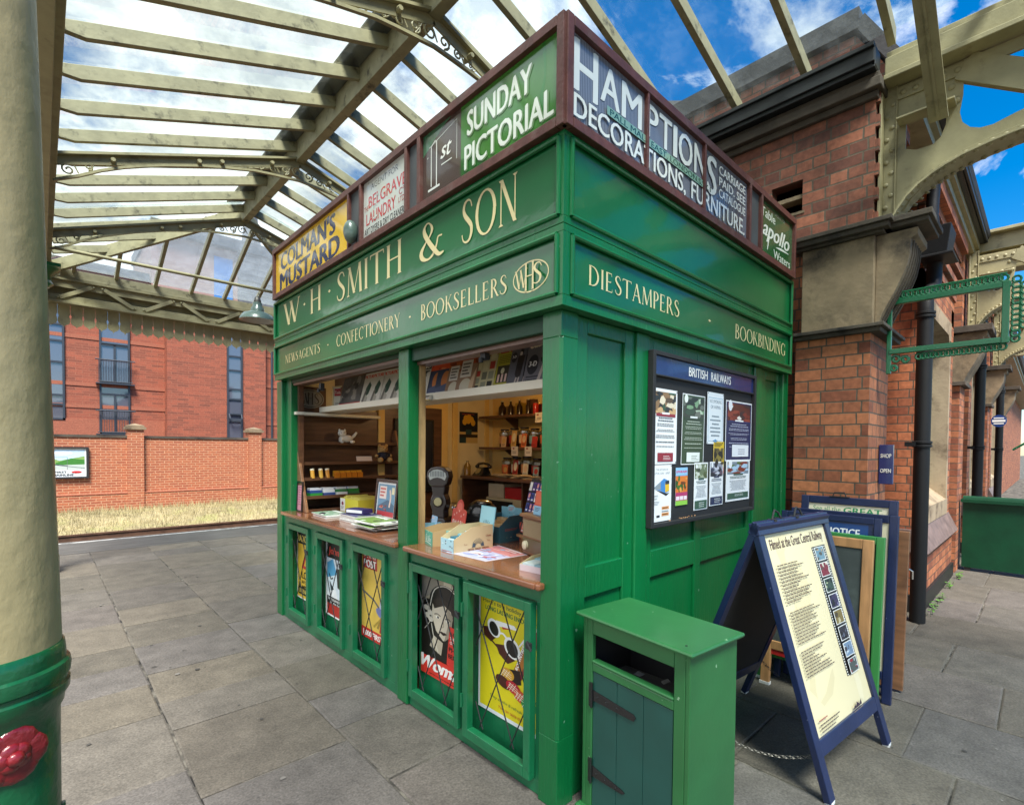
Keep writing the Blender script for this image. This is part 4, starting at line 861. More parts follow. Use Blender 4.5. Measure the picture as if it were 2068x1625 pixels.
# riveted iron brackets springing from the corbels
def bracket(X, name_label, rivets=True, y0=-.56, far=False):
    br = thing('iron_bracket', name_label, 'iron bracket', (X, y0, 3.1), group='riveted iron brackets on the station piers')
    arc = [(-.63, 3.13), (-.664, 3.164+.02), (-.713, 3.261), (-.778, 3.325), (-.85, 3.37), (-.916, 3.40), (-1.0, 3.432), (-1.127, 3.458), (-1.253, 3.475), (-1.45, 3.485), (-1.8, 3.47), (-2.1, 3.40), (-2.35, 3.30)]
    off = y0+.56; arc = [(y+off, z) for y, z in arc]
    pl = MB()
    # web plate in strips, leaving the lightening holes open
    def web(poly): pl.prism(poly, (X, 0, 0), (0, 1, 0), (0, 0, 1), -.006, .006)
    top = 4.075; h1z = 3.60
    web([(-.57+off, 3.13), (-.57+off, top), (-.70+off, top), (-.70+off, 3.30), (-.664+off, 3.2), (-.63+off, 3.13)])
    web([(-.70+off, 3.80), (-.70+off, top), (-1.0+off, top), (-1.0+off, 3.86)])
    web([(-.70+off, 3.30), (-.70+off, 3.63), (-.76+off, 3.60), (-.85+off, 3.60), (-.89+off, 3.63), (-.915+off, 3.70), (-.92+off, 3.80), (-.70+off, 3.80), (-.70+off, 3.82), (-1.0+off, 3.86), (-.985+off, 3.75), (-1.0+off, 3.68), (-1.04+off, 3.63), (-1.09+off, 3.605), (-1.15+off, 3.60), (-1.25+off, 3.625), (-1.25+off, 3.475), (-1.127+off, 3.458), (-1.0+off, 3.432), (-.916+off, 3.40), (-.85+off, 3.37), (-.778+off, 3.325), (-.713+off, 3.261)])
    web([(-1.25+off, 3.475), (-1.25+off, 3.625), (-1.45+off, 3.665), (-2.4+off, 3.60), (-2.35+off, 3.30), (-2.1+off, 3.40), (-1.8+off, 3.47), (-1.45+off, 3.485)])
    o = pl.obj('web_plate', 'iron', br)
    f = MB()
    for a, b_ in zip(arc, arc[1:]): f.beam((X, a[0], a[1]), (X, b_[0]-.004, b_[1]), .20, .014, (0, .3, 1))
    for zz in (.06,):
        for a, b_ in zip(arc[1:], arc[2:]): f.beam((X-.012, a[0]-.01, a[1]+.035), (X-.012, b_[0]-.012, b_[1]+.035), .012, .06, (0, .3, 1))
    f.box(X-.10, X+.10, -.575+off, -.56+off, 3.13, 4.075); f.box(X-.016, X, -.64+off, -.575+off, 3.13, 4.14); f.box(X-.028, X-.016, -.65+off, -.642+off, 3.13, 4.14)
    f.box(X-.018, X-.006, -1.0+off, -.64+off, 3.98, 4.06); f.beam((X-.07, -.66+off, 3.62), (X-.07, -1.0+off, 3.86), .15, .012, (0, .4, 1)) if False else None
    f.box(X-.12, X, -.97+off, -.66+off, 3.795, 3.807); f.box(X-.02, X, -3.6, -1.0+off, 3.99, 4.07)
    f.beam((X, -1.0+off, 4.03), (X, -1.45+off, 3.72), .05, .16); f.obj('flange', 'iron', br, bevel=.002)
    if rivets:
        r = MB(); rr = .0160
        for k in range(11): r.ball((X-.018, (-.592 if k % 2 else -.622)+off, 3.18+k*.078), (.008, rr, rr), 10, 6)
        for k, (a, b_) in enumerate(zip(arc[1:], arc[2:])):
            for tt in (.1, .6):
                y, z = a[0]+(b_[0]-a[0])*tt, a[1]+(b_[1]-a[1])*tt
                r.ball((X-.019, y-.01, z+.037), (.008, rr, rr), 8, 5)
                r.ball((X-.07, y, z-.008), (rr, rr, .008), 8, 5); r.ball((X+.07, y-.03, z-.008), (rr, rr, .008), 8, 5)
        for y in (-.68, -.75, -.82, -.9, -.97): r.ball((X-.019, y+off, 4.02), (.008, rr*1.2, rr*1.2), 8, 5)
        for y, z in ((-.74, 3.83), (-.87, 3.83), (-.97, 3.83), (-.94, 3.93)): r.ball((X-.008, y+off, z), (.010, rr*1.3, rr*1.3), 8, 5)
        r.obj('rivets', 'iron', br, smooth=True)
bracket(2.70, 'nearest riveted cream iron arch bracket, on the corbel of the pier beside the kiosk')
bracket(7.05, 'second riveted cream arch bracket, seen through the green hanging sign frame', y0=-.66)
bracket(11.15, 'third, smallest riveted cream arch bracket at the right edge beyond the hanging sign frame', y0=-.66)
fc = thing('far_canopy', 'further cream canopy beams and glazing running out from the station wall at the right', 'canopy', (7.1, -1, 4))
b = MB(); b.box(7.2, 7.36, -7, -.7, 4.16, 4.36); b.box(7.1, 7.45, -7, -.7, 4.36, 4.40); b.box(7.15, 7.4, -7, -.7, 3.88, 3.92); b.box(7.27, 7.29, -7, -.7, 3.92, 4.16)
b.obj('beam', 'iron', fc, bevel=.005)
b = MB(); b.add([(7.2, -7, 4.4), (7.2, -.8, 4.4), (9.2, -.8, 4.95), (9.2, -7, 4.95)], [(0, 1, 2, 3)]); b.obj('glass_slope', 'hipglass', fc)
b = MB()
for k in range(9): b.beam((7.2, -.9-k*.5, 4.36), (9.2, -.9-k*.5, 4.92), .05, .1)
b.obj('rafters', 'iron', fc)
b = MB(); b.box(11.2, 11.4, -7, -.7, 4.0, 4.36); b.box(15.2, 15.4, -7, -.7, 3.9, 4.36); b.objs('beam', 'iron', fc)

# green open hanging sign frame on the corner pier
sf = thing('hanging_sign_frame', 'empty green openwork sign frame with pierced ring border projecting from the brick pier', 'sign frame', (2.7, -.6, 2.3))
X = 2.74; f = MB(); y0, y1 = -.625, -1.235
for z in (2.255, 2.60): f.box(X-.018, X+.018, y1-.02, y0, z-.018, z+.018)
f.box(X-.021, X+.021, y1-.015, y1+.021, 2.234, 2.621); f.box(X-.014, X+.014, y0-.014, y0+.014, 2.10, 2.66); f.obj('frame', 'sign_green', sf, bevel=.004)
f = MB()
def rings(p, q, n, r):
    for i in range(n):
        t = (i+.5)/n; cy, cz = p[0]+(q[0]-p[0])*t, p[1]+(q[1]-p[1])*t
        f.tube([(X, cy+r*math.cos(2*PI*k/10), cz+r*math.sin(2*PI*k/10)) for k in range(11)], .0075, 5)
rings((y0-.02, 2.642), (y1, 2.642), 22, .019); rings((y0-.16, 2.205), (y1, 2.215), 17, .019); rings((y1-.045, 2.24), (y1-.045, 2.64), 12, .019); rings((y1-.085, 2.32), (y1-.085, 2.60), 8, .019)
f.tube([(X, y0-.01, 2.665), (X, y1, 2.672)], .006, 5)
for cx, cz, r in ((-.665, 2.20, .03), (-.72, 2.19, .028), (-.655, 2.135, .024)):
    f.tube([(X, cx+r*math.cos(a*.5)*(1-a*.045), cz+r*math.sin(a*.5)*(1-a*.045)) for a in range(16)], .010, 6)
f.obj('ring_border', 'sign_green', sf)
# SHOP OPEN plate
sh = thing('shop_open_sign', 'small dark blue SHOP OPEN sign fixed to the edge of the brick pier', 'sign', (2.9, -.6, 1.45))
X = 2.86; b = MB(); b.box(X, X+.03, -.645, -.555, 1.31, 1.60); b.obj('plate', 'navyflat', sh, bevel=.004)
A = Art((X, -.555, 1.31), FU, FV, .09, .29, 90, eps=.0006); A.text('SHOP', 12, 195, 28, '#e8e8e0', bold=.015, w=66); A.text('OPEN', 12, 85, 28, '#e8e8e0', bold=.015, w=66); A.obj('lettering', sh)
cb_ = thing('round_badge', 'small blue and white badge mounted high on the third brick pier', 'sign', (10.9, -.7, 2.1))
b = MB(); b.lathe([(.0, -.02), (.11, -.02), (.11, .02), (0, .02)], (10.88, -.78, 2.13), 24, axis='x'); b.obj('disc', 'signblue', cb_)
b = MB(); b.box(10.855, 10.86, -.87, -.69, 2.11, 2.15); b.box(10.855, 10.86, -.85, -.71, 2.17, 2.19); b.box(10.855, 10.86, -.85, -.71, 2.07, 2.09); b.obj('stripe', 'paper', cb_)
# green barrier / hoarding
gb = thing('green_barrier', 'dark green timber barrier with a rounded top rail standing across the platform at the right', 'barrier', (7.1, -1, 0))
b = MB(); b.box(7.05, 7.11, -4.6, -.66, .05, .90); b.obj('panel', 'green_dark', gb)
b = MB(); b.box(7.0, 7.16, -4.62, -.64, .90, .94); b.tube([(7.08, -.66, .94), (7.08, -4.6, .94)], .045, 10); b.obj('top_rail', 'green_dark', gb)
b = MB(); b.box(7.06, 7.10, -.75, -.69, 0, .06); b.box(7.06, 7.10, -2.2, -2.12, 0, .06); b.objs('foot', 'blackmatt', gb)
bs_ = thing('blue_hanging_sign', 'small dark blue sign in a green frame hanging at the far right edge', 'sign', (10.2, -1.3, 2.1))
b = MB(); b.box(10.2, 10.24, -2.0, -1.38, 1.98, 2.30); b.obj('panel', 'navyflat', bs_)
b = MB(); b.box(10.18, 10.26, -2.05, -1.33, 2.30, 2.35); b.box(10.18, 10.26, -2.05, -1.33, 1.93, 1.98); b.box(10.18, 10.26, -1.38, -1.33, 1.93, 2.35); b.tube([(10.22, -1.35, 1.9), (10.22, -1.2, 1.75), (10.22, -1.0, 1.6)], .02, 6); b.obj('frame', 'sign_green', bs_)
# weeds at the skirting
wd = MB(); rw = random.Random(9)
for cx, cy, n in ((4.75, -.66, 16), (5.15, -.67, 14), (5.9, -.66, 14), (6.5, -.68, 20), (3.3, -.6, 4), (4.45, -.67, 5)):
    for _ in range(n):
        x, y = cx+rw.uniform(-.14, .14), cy+rw.uniform(-.03, .01); a = rw.random()*6.28; l = rw.uniform(.02, .045); h = rw.uniform(.01, .06); u = Vector((math.cos(a), math.sin(a), rw.uniform(-.2, .5)))*l; v = Vector((-math.sin(a), math.cos(a), 0))*l*.4; p = Vector((x, y, h))
        wd.add([p, p+u*.5+v, p+u, p+u*.5-v], [(0, 1, 2, 3)]); wd.tube([(x, y, 0), tuple(p)], .0015, 3)
wd.obj('weeds', 'weed', kind='stuff')

# ================================================================== kiosk
kk = thing('kiosk', 'green timber station bookstall with serving hatches, counter and cream W H Smith & Son lettering', 'kiosk', (1.2, 1.7, 0))
LP, WK = 3.573, 2.56
cor = MB(); cor.box(0, .105, 0, .112, 0, .30); cor.prism([(.012, 0), (.105, 0), (.105, .112), (0, .112), (0, .012)], (0, 0, .30), (1, 0, 0), (0, 1, 0), 0, 1.72); cor.box(0, .105, 0, .112, 2.02, 2.13)
cor.obj('corner_post', 'green', kk, bevel=.003)
for y0, y1, dx in ((1.238, 1.355, .075), (3.445, LP, .075)):
    b = MB(); b.box(0, dx, y0, y1, 0, 2.13); b.obj('post', 'green', kk, bevel=.006)
b = MB(); b.box(.035, .13, 3.31, 3.445, 0, 2.13); b.obj('jamb', 'green', kk, bevel=.004)
b = MB(); b.box(.076, .11, 1.222, 1.262, .96, 2.06); b.obj('hatch_channel', 'oak', kk); b = MB(); b.box(.09, .13, 3.27, 3.309, .96, 2.1); b.obj('hatch_channel', 'brown', kk)
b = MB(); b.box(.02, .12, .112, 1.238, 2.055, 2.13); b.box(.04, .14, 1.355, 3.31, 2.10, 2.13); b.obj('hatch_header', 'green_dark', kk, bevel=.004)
b = MB(); b.box(.05, .13, .112, 1.22, 2.035, 2.055); b.box(.05, .13, 1.355, 3.3, 2.08, 2.10); b.obj('hatch_track', 'brown', kk)
for y in (.62, 2.75): b = MB(); b.box(.07, .10, y-.02, y+.02, 2.0, 2.06); b.tube([(.06, y, 2.01), (.06, y, 1.985)], .012, 8); b.obj('hatch_catch', 'blackmatt', kk)
# lower front: frame with five cabinet doors
doors = [(2.812, 3.302), (2.150, 2.660), (1.515, 2.015), (.712, 1.216), (.152, .656)]
fr = MB(); D = .03
def frontbox(y0, y1, z0, z1, x=0.018): fr.box(x, x+.035, y0, y1, z0, z1)
for a, b_ in ((.112, 1.238), (1.355, 3.445)):
    frontbox(a, b_, 0, .062); frontbox(a, b_, .868, .93)
edges = [(.112, .150), (.658, .710), (1.218, 1.238), (1.355, 1.513), (2.017, 2.148), (2.662, 2.810), (3.304, 3.445)]
for a, b_ in edges:
    if b_ > a: frontbox(a, b_, .062, .868)
fr.obj('front_frame', 'green_door', kk, bevel=.002)
bk = MB()
for a, b_ in ((.112, 1.238), (1.355, 3.445)):
    bk.box(.085, .10, a, b_, .03, .93)
    y = a
    while y < b_: bk.box(.0835, .085, y, min(b_, y+.078), .03, .93); y += .082
bk.obj('back_boarding', 'green_door', kk)
for i, (a, b_) in enumerate(doors):
    d = MB(); x0, x1 = -.004, .034; wd_ = .043; z0, z1 = .066, .864
    if i == 4: x0 -= .014; x1 -= .014
    if i == 3: wd_ = .04
    d.box(x0, x1, a, a+wd_, z0, z1); d.box(x0, x1, b_-wd_, b_, z0, z1); d.box(x0, x1, a+wd_, b_-wd_, z0, z0+.05); d.box(x0, x1, a+wd_, b_-wd_, z1-.045, z1)
    do = d.obj('cabinet_door', 'green_door', kk, bevel=.003)
    # black crossed strands
    s = MB(); ya, yb, za, zb = a+wd_, b_-wd_, z0+.05, z1-.045; hx = yb-ya; pitch = .30
    def clip(p, q):
        (y0_, z0_), (y1_, z1_) = p, q; t0, t1 = 0, 1; dy, dz = y1_-y0_, z1_-z0_
        for pp, qq in ((-dy, y0_-ya), (dy, yb-y0_), (-dz, z0_-za), (dz, zb-z0_)):
            if pp == 0: continue
            t = qq/pp
            if pp < 0: t0 = max(t0, t)
            else: t1 = min(t1, t)
        if t0 < t1: s.tube([(.038, y0_+dy*t0, z0_+dz*t0), (.038, y0_+dy*t1, z0_+dz*t1)], .0034, 6)
    cy = (ya+yb)/2+.02
    for k in range(-3, 5):
        yk = cy+k*.235
        clip((yk, zb+.001), (yk-.46, zb-.95)); clip((yk+.05, zb+.001), (yk+.05+.46, zb-.95))
    s.obj('crossed_strands', 'blackmatt', do)
    h = MB()
    for z in (.25, .72): h.tube([(x0-.004, b_+.002, z-.035), (x0-.004, b_+.002, z+.035)], .006, 8)
    h.objs('hinge', 'green_door', do)
    h = MB(); h.box(x0-.018, x0, a-.012, a+.014, .665, .690); h.tube([(x0-.014, a-.02, .66), (x0-.018, a+.005, .70)], .006, 6); h.obj('latch', 'blackmatt', do)
# counter
b = MB(); b.box(-.035, .72, .112, 1.238, .932, .963); b.box(-.035, .03, .085, .112, .932, .963); b.obj('counter_top', 'counter', kk, bevel=.008)
b = MB(); b.box(-.035, .72, 1.355, 3.37, .932, .963); b.box(-.035, -.001, 1.335, 1.355, .932, .963); b.obj('counter_top', 'counter', kk, bevel=.008)
# fascia
p_ = .052; f = MB(); f.box(-p_+.012, .06, -p_+.012, 3.46, 2.13, 2.825); f.box(.06, 2.505, -p_+.012, .06, 2.13, 2.825); f.obj('fascia_board', 'green_panel', kk)
f = MB()
for z0, z1 in ((2.128, 2.172), (2.425, 2.455), (2.457, 2.487), (2.808, 2.826)):
    f.box(-p_, -p_+.018, -p_, 3.465, z0, z1); f.box(-p_+.018, 2.51, -p_, -p_+.018, z0, z1)
for z0, z1 in ((2.172, 2.425), (2.487, 2.808)):
    f.box(-p_, -p_+.018, -p_, -.022, z0, z1); f.box(-p_+.018, -.008, -p_, -p_+.018, z0, z1); f.box(2.475, 2.51, -p_, -p_+.018, z0, z1); f.box(-p_, -p_+.018, 3.452, 3.465, z0, z1)
fo = f.obj('fascia_rail', 'green', kk, bevel=.002)
mo = MB()
def mould(face, a, b_, z0, z1):
    r_ = .011
    if face == 'f':
        P_ = lambda y, z: (-p_-.002, y, z)
    else:
        P_ = lambda x, z: (x, -p_-.002, z)
    for p, q in (((a, z0), (b_, z0)), ((a, z1), (b_, z1)), ((a, z0), (a, z1)), ((b_, z0), (b_, z1))):
        mo.tube([P_(*p), P_(*q)], r_, 8)
        dx = .010
    return
mould('f', -.024, 3.45, 2.494, 2.803); mould('f', -.018, 3.45, 2.180, 2.417); mould('s', -.006, 2.47, 2.494, 2.803); mould('s', .002, 2.47, 2.180, 2.417)
mo.obj('moulding', 'green', kk, smooth=True)
nb = MB()
for y, z in ((.0, 2.395), (.0, 2.195), (.01, 2.785), (.01, 2.515)): nb.lathe([(.005, 0), (.004, -.002), (0, -.002)], (-p_+.012, y, z), 8, axis='x')
nb.objs('nail_head', 'blackmatt', kk)
def serif_on(face, txt, a, b_, z0, z1, mat='gold'):
    gl, tw = serif_polys(txt); m = MB(); xk = -p_+.0115; W_ = abs(b_-a)/tw; H_ = z1-z0
    for g in gl:
        for i, q in enumerate(g):
            d = .0008+i*.00007; vs = []
            for x, z in q:
                if face == 'f': vs.append((xk-d, a-x*W_, z0+z*H_))
                else: vs.append((a+x*W_, xk-d, z0+z*H_))
            m.add(vs, [tuple(range(len(q)))])
    return m.obj('lettering', mat, kk)
LT = [('W', 3.27, 2.845), ('H', 2.66, 2.42), ('SMITH', 2.13, 1.24), ('&', 1.04, .76), ('SON', .70+.255, .235)]
serif_on('f', 'W', 3.26, 2.87, 2.575, 2.765); serif_on('f', 'H', 2.66, 2.43, 2.575, 2.765); serif_on('f', 'SMITH', 2.16, 1.235, 2.57, 2.765); serif_on('f', '&', 1.06, .795, 2.565, 2.765); serif_on('f', 'SON', .66, .232, 2.56, 2.77)
for y in (2.775, 2.285): serif_on('f', '.', y+.05, y-.05, 2.60, 2.75)
serif_on('f', 'D', 3.40, 3.31, 2.245, 2.335) if False else None
serif_on('f', 'NEWSAGENTS', 3.22, 2.45, 2.255, 2.325); serif_on('f', 'CONFECTIONERY', 2.16, 1.262, 2.255, 2.335); serif_on('f', 'BOOKSELLERS', 1.035, .30, 2.25, 2.335)
for y in (2.31, 1.15): serif_on('f', '.', y+.03, y-.03, 2.25, 2.33)
serif_on('s', 'DIESTAMPERS', .118, .87, 2.25, 2.335); serif_on('s', 'BOOKBINDING', 1.545, 2.395, 2.25, 2.34); serif_on('s', '.', 1.17, 1.25, 2.25, 2.34)
A = Art((-p_+.011, .262, 2.222), FU, FV, .225, .135, 100, eps=.0002); A.ring(50, 30, 50, 30, 2.6, (.72, .62, .33), 40)
A.mb.c = lin((.72, .62, .33))
for ch, x, w_, h0, h1 in (('W', 6, 36, 12, 48), ('H', 34, 30, 4, 56), ('S', 60, 28, 10, 50)):
    A.serif(ch, x, h0, h1-h0, (.72, .62, .33), w=w_)
A.obj('monogram', kk, mat='print')
# side wall panelling
b = MB(); b.box(.105, 2.46, .034, .05, 0, 2.13); b.obj('side_panel', 'green', kk)
b = MB()
for x0, x1 in ((.105, .19), (.472, .55), (.66, .72), (1.185, 1.26), (1.90, 1.965), (2.09, 2.19), (2.41, 2.46)): b.box(x0, x1, .016, .036, 0, 2.13)
for x0, x1 in ((.19, .472), (.72, 1.185), (1.26, 1.90), (2.19, 2.41)):
    b.box(x0, x1, .0165, .0355, 0, .11); b.box(x0, x1, .0165, .0355, .875, 1.018); b.box(x0, x1, .0165, .0355, 2.062, 2.13)
b.obj('side_stile', 'green', kk, bevel=.005)
b = MB(); b.box(.55, .66, 0, .034, 0, 2.13); b.box(1.965, 2.09, 0, .034, 0, 2.13); b.box(2.46, 2.558, -.012, .05, 0, 2.85); b.objs('side_post', 'green', kk, bevel=.007)
# sign gallery above the fascia (frame)
q_ = .085
def gallery(name, mat='maroon'):
    g = MB()
    for z0, z1 in ((2.826, 2.866), (3.222, 3.262)):
        g.box(-q_, -q_+.034, -.032, 3.415, z0, z1); g.box(-.032, 2.452, -q_, -q_+.034, z0, z1)
    for y0, y1 in ((-.072, -.035), (.984, 1.012), (1.122, 1.146), (1.692, 1.716), (1.872, 1.892), (3.388, 3.415)): g.box(-q_, -q_+.034, y0, y1, 2.866 if y0 > 0 else 2.826, 3.222 if y0 > 0 else 3.262)
    for x0, x1 in ((-.072, -.035), (1.634, 1.658), (1.815, 1.838), (2.428, 2.452)): g.box(x0, x1, -q_, -q_+.034, 2.866 if x0 > 0 else 2.826, 3.222 if x0 > 0 else 3.262)
    for x in (.496, 1.056): g.box(x-.008, x+.008, -q_+.002, -q_+.03, 2.866, 3.222)
    g.box(-.055, -.02, -.055, -.02, 2.826, 3.25)
    return g.obj(name, mat, kk, bevel=.002)
gallery('sign_gallery_frame')
b = MB(); b.box(-.045, -.03, -.03, 3.40, 2.84, 3.24); b.box(-.03, 2.44, -.045, -.03, 2.84, 3.24); b.obj('gallery_backing', 'blackmatt', kk)
b = MB(); b.box(-.03, 2.5, -.03, 3.4, 2.80, 2.826); b.obj('roof', 'lead', kk)
b = MB(); b.ball((-.10, 1.80, 2.945), (.045, .045, .075), 18, 12); b.obj('bulkhead_lamp', 'enamel_shade', kk, smooth=True)
# interior
b = MB(); b.box(.10, 2.5, .055, .075, 0, 2.3); b.box(.14, 2.5, 3.47, 3.50, 0, 2.3); b.objs('interior_wall', 'cream', kk)
b = MB(); b.box(2.47, 2.5, .07, 3.5, 0, 2.3); b.obj('interior_back_wall', 'cream_warmlit', kk)
b = MB(); b.box(.14, 2.5, .055, 3.5, 2.285, 2.30); b.obj('ceiling', 'cream', kk)
b = MB(); b.box(.10, 2.5, .055, 3.5, .0, .03); b.obj('floor', 'brown', kk)
b = MB(); b.box(.15, 2.5, 3.50, LP-.01, 0, 2.8); b.obj('end_wall', 'green', kk)
b = MB(); b.box(.70, .72, .112, 3.3, .05, .93); b.obj('counter_back', 'brown', kk)
b = MB(); b.box(1.0, 1.70, 3.44, 3.472, .03, 1.98); b.obj('interior_door', 'brown', kk)
b = MB(); b.box(.93, 1.0, 3.435, 3.471, .03, 2.05); b.box(1.70, 1.78, 3.435, 3.471, .03, 2.05); b.box(.93, 1.78, 3.433, 3.4715, 1.98, 2.05); b.box(1.86, 1.93, 3.45, 3.472, .9, 2.28); b.box(2.34, 2.40, 3.45, 3.472, .9, 2.28); b.obj('door_frame', 'cream_warmlit', kk, bevel=.003)
b = MB(); b.box(.285, .315, .10, 3.32, 1.858, 1.905); b.box(.315, .50, .10, 3.32, 1.858, 1.872); b.box(.29, .31, .10, 3.32, 2.20, 2.285) if False else None; b.obj('magazine_shelf', 'white', kk, bevel=.002)
b = MB(); b.box(.42, .43, .10, 3.30, 1.872, 2.285); b.obj('magazine_backboard', 'brown_light', kk)
b = MB(); b.box(.06, .86, 3.26, 3.45, 1.825, 1.85); b.obj('end_shelf', 'white', kk)
b = MB(); b.tube([(.275, 1.42, 1.872), (.275, 1.62, 1.872)], .018, 10); b.obj('shelf_pill', 'chrome', kk)  # bright metal pill on the shelf front, taken for a name plate
# ================================================================== enamel advertising signs in the gallery
def enamel(name_label, face, a, b_, z0, z1, cat='enamel sign'):
    if face == 'f': O, U = (-.062, max(a, b_), z0), FU
    else: O, U = (min(a, b_), -.062, z0), SU
    w = abs(b_-a); r, A = sheet('enamel_sign', name_label, cat, O, U, (0, 0, 1), w, z1-z0, th=.004, back='#55504a', mat='enamel', cw=w*100, eps=.00012)
    A.bg('#000000'); return r, A
# Sunday Pictorial (two tone)
r, A = enamel('long enamel sign reading 1st Sunday Pictorial, brown on the left and green on the right', 'f', .98, -.035, 2.868, 3.221)
A.bg('#3d7a2e'); A.rect(0, 0, 34.5, A.ch, '#4a3a34'); A.poly([(34.5, 0), (60, 0), (48, 8), (34.5, 10)], '#1f6420'); A.line([(92, 35.3), (93, 22, 1.2), (91, 12, 2.4), (96, 2, .8)], 2, '#2c7a2c', True)
A.poly([(0, 35.3), (26, 35.3), (12, 30), (0, 24)], '#3f7050'); A.line([(6, 27), (31, 31.5), (31, 12)], .5, '#c9cfc6'); A.line([(4, 22), (6, 23)], .5, '#c9cfc6')
A.text('1', 5, 4, 22, '#4a3a34', w=9); A.line([(8, 6), (8, 27)], .7, '#dfe3dc'); A.line([(13, 5), (13, 28.5)], .9, '#dfe3dc'); A.rect(5, 4, 16, 5.2, '#dfe3dc'); A.line([(8, 27), (12, 28.8)], .8, '#dfe3dc')
A.text('st', 17, 17, 8.4, '#f0f2ec', bold=0.011, shear=.3, w=9.5); A.rect(17.5, 13.6, 27, 14.2, '#dfe3dc')
for dx, dy, c in ((.9, -.7, '#6d8f62'), (0, 0, '#e3ebdf')):
    A.text('SUNDAY', 40+dx, 19+dy, 11.2, c, bold=0.019, w=45); A.text('PICTORIAL', 38+dx, 3.4+dy, 11, c, bold=0.017, w=60)
A.obj('print', r, 'enamel')
r, A = enamel('enamel sign for the Belgrave Laundry, red lettering on chipped white', 'f', 1.690, 1.148, 2.868, 3.221)
A.bg('#c9cdc6'); A.text('AGENT FOR', 10, 28.6, 3.6, '#3c3c42', w=34); A.text('THE', 1, 17, 3.2, '#a83a38', w=5.5, bold=0.011); A.text('BELGRAVE', 7, 18, 7, '#c23a3a', w=46, bold=0.011)
A.text('LAUNDRY', 4, 8, 7, '#c23a3a', w=37, bold=0.011); A.text('Cº', 45, 13.5, 3.6, '#a83a38', w=6); A.text('LTD', 44.5, 9.2, 3.2, '#a83a38', w=6.5); A.text('ART DYERS & DRY CLEANERS', 1.5, 2, 4, '#2c2c34', w=51)
A.blobs(1, 1, 53, 35, ['#b3b9b0', '#8d8a80', '#d6dad4'], 16, 5, .006, .03); A.obj('print', r, 'enamel')
r, A = enamel("yellow enamel sign reading Colman's Mustard in dark blue letters", 'f', 3.386, 1.894, 2.868, 3.221)
A.bg('#e8bc2c'); A.text("COLMAN'S", 13, 18.6, 13.6, '#1d2a55', w=112, bold=0.030); A.text('MUSTARD', 11, 2.2, 13.6, '#1d2a55', w=121, bold=0.030)
A.obj('print', r, 'enamel')
r, A = enamel('long white and grey enamel sign reading Hamptons Decorations Furniture on the side of the kiosk', 's', -.033, 1.632, 2.868, 3.221)
A.bg('#7d8290'); A.rects([(x*1.05, 0, x*1.05+.36, 35.3) for x in range(159)], '#4e525f')
W1 = '#dfe5e4'
def hl(ch, x, y, h, w):
    A.text(ch, x-.3, y-.3, h+.6, '#50545f', bold=.012, w=w+.6); A.text(ch, x, y, h, W1, bold=.012, w=w)
A.serif('H', 1.2, 14.5, 19.5, W1, w=19) if False else None
hl('H', 2.6, 13.4, 20.4, 14.5); hl('A', 19.5, 17.2, 15.4, 13); hl('M', 34.5, 17.2, 15.4, 15); hl('P', 54, 17.2, 15.4, 9.5); hl('T', 65, 17.2, 15.4, 11); hl('I', 78, 17.2, 15.4, 2.8); hl('O', 83, 17.2, 15.4, 13.5); hl('N', 99, 17.2, 15.4, 12); hl('S', 113.5, 12.4, 20.6, 10.5)
hl('DECORATIONS,', 1.8, 2.2, 9.0, 88); hl('FURNITURE.', 96, 2.2, 9.0, 66)
A.rects([(23, 12.2, 112, 15.9)], '#7fa596'); A.text('PALL MALL EAST, LONDON.S.W.1', 25, 12.7, 2.7, '#274f42', w=92, bold=0.011)
hl('CARRIAGE', 127, 27, 4.8, 35); hl('PAID. SEE', 127, 20.4, 4.8, 35); hl('CATALOGUE', 127, 13.8, 4.8, 35)
A.obj('print', r, 'enamel')
r, A = enamel('dark green enamel sign reading Table Apollo Waters next to the brick pier', 's', 1.84, 2.426, 2.868, 3.221)
A.bg('#2f5a34'); A.text('AGENT FOR', 26, 31.2, 1.8, '#a9b8a4', w=18); A.text('Table', 2, 25, 6, '#dfe6da', w=24, bold=0.006); A.text('apollo', 5, 13.2, 10.5, '#e6ece2', w=48, bold=0.019, shear=.35)
A.line([(13, 4.5, 1), (14.5, 10, 1.6), (16, 14, 1.8)], 1.6, '#e6ece2', True); A.line([(28, 10, .3), (38, 11.2, 1.6), (52, 11.8, .4)], 1, '#e6ece2', True); A.text('Waters', 24, 2.2, 5.6, '#dfe6da', w=31, bold=0.006); A.obj('print', r, 'enamel')
for lab, face, a, b_ in (('narrow dark panel between the Sunday Pictorial and laundry signs', 'f', 1.122, 1.012), ('narrow dark panel behind the bulkhead lamp, next to the mustard sign', 'f', 1.872, 1.716), ('narrow dark panel between the Hamptons sign and the Apollo sign', 's', 1.658, 1.815)):
    O, U = ((-.062, a, 2.868), FU) if face == 'f' else ((a, -.062, 2.868), SU)
    m = MB(); m.prism([(0, 0), (abs(b_-a), 0), (abs(b_-a), .353), (0, .353)], O, U, (0, 0, 1), -.004, 0); tagp(m.obj('infill_sign', pm('slate_infill', (.07, .08, .085), .4, var=.2), label=lab, cat='panel'))

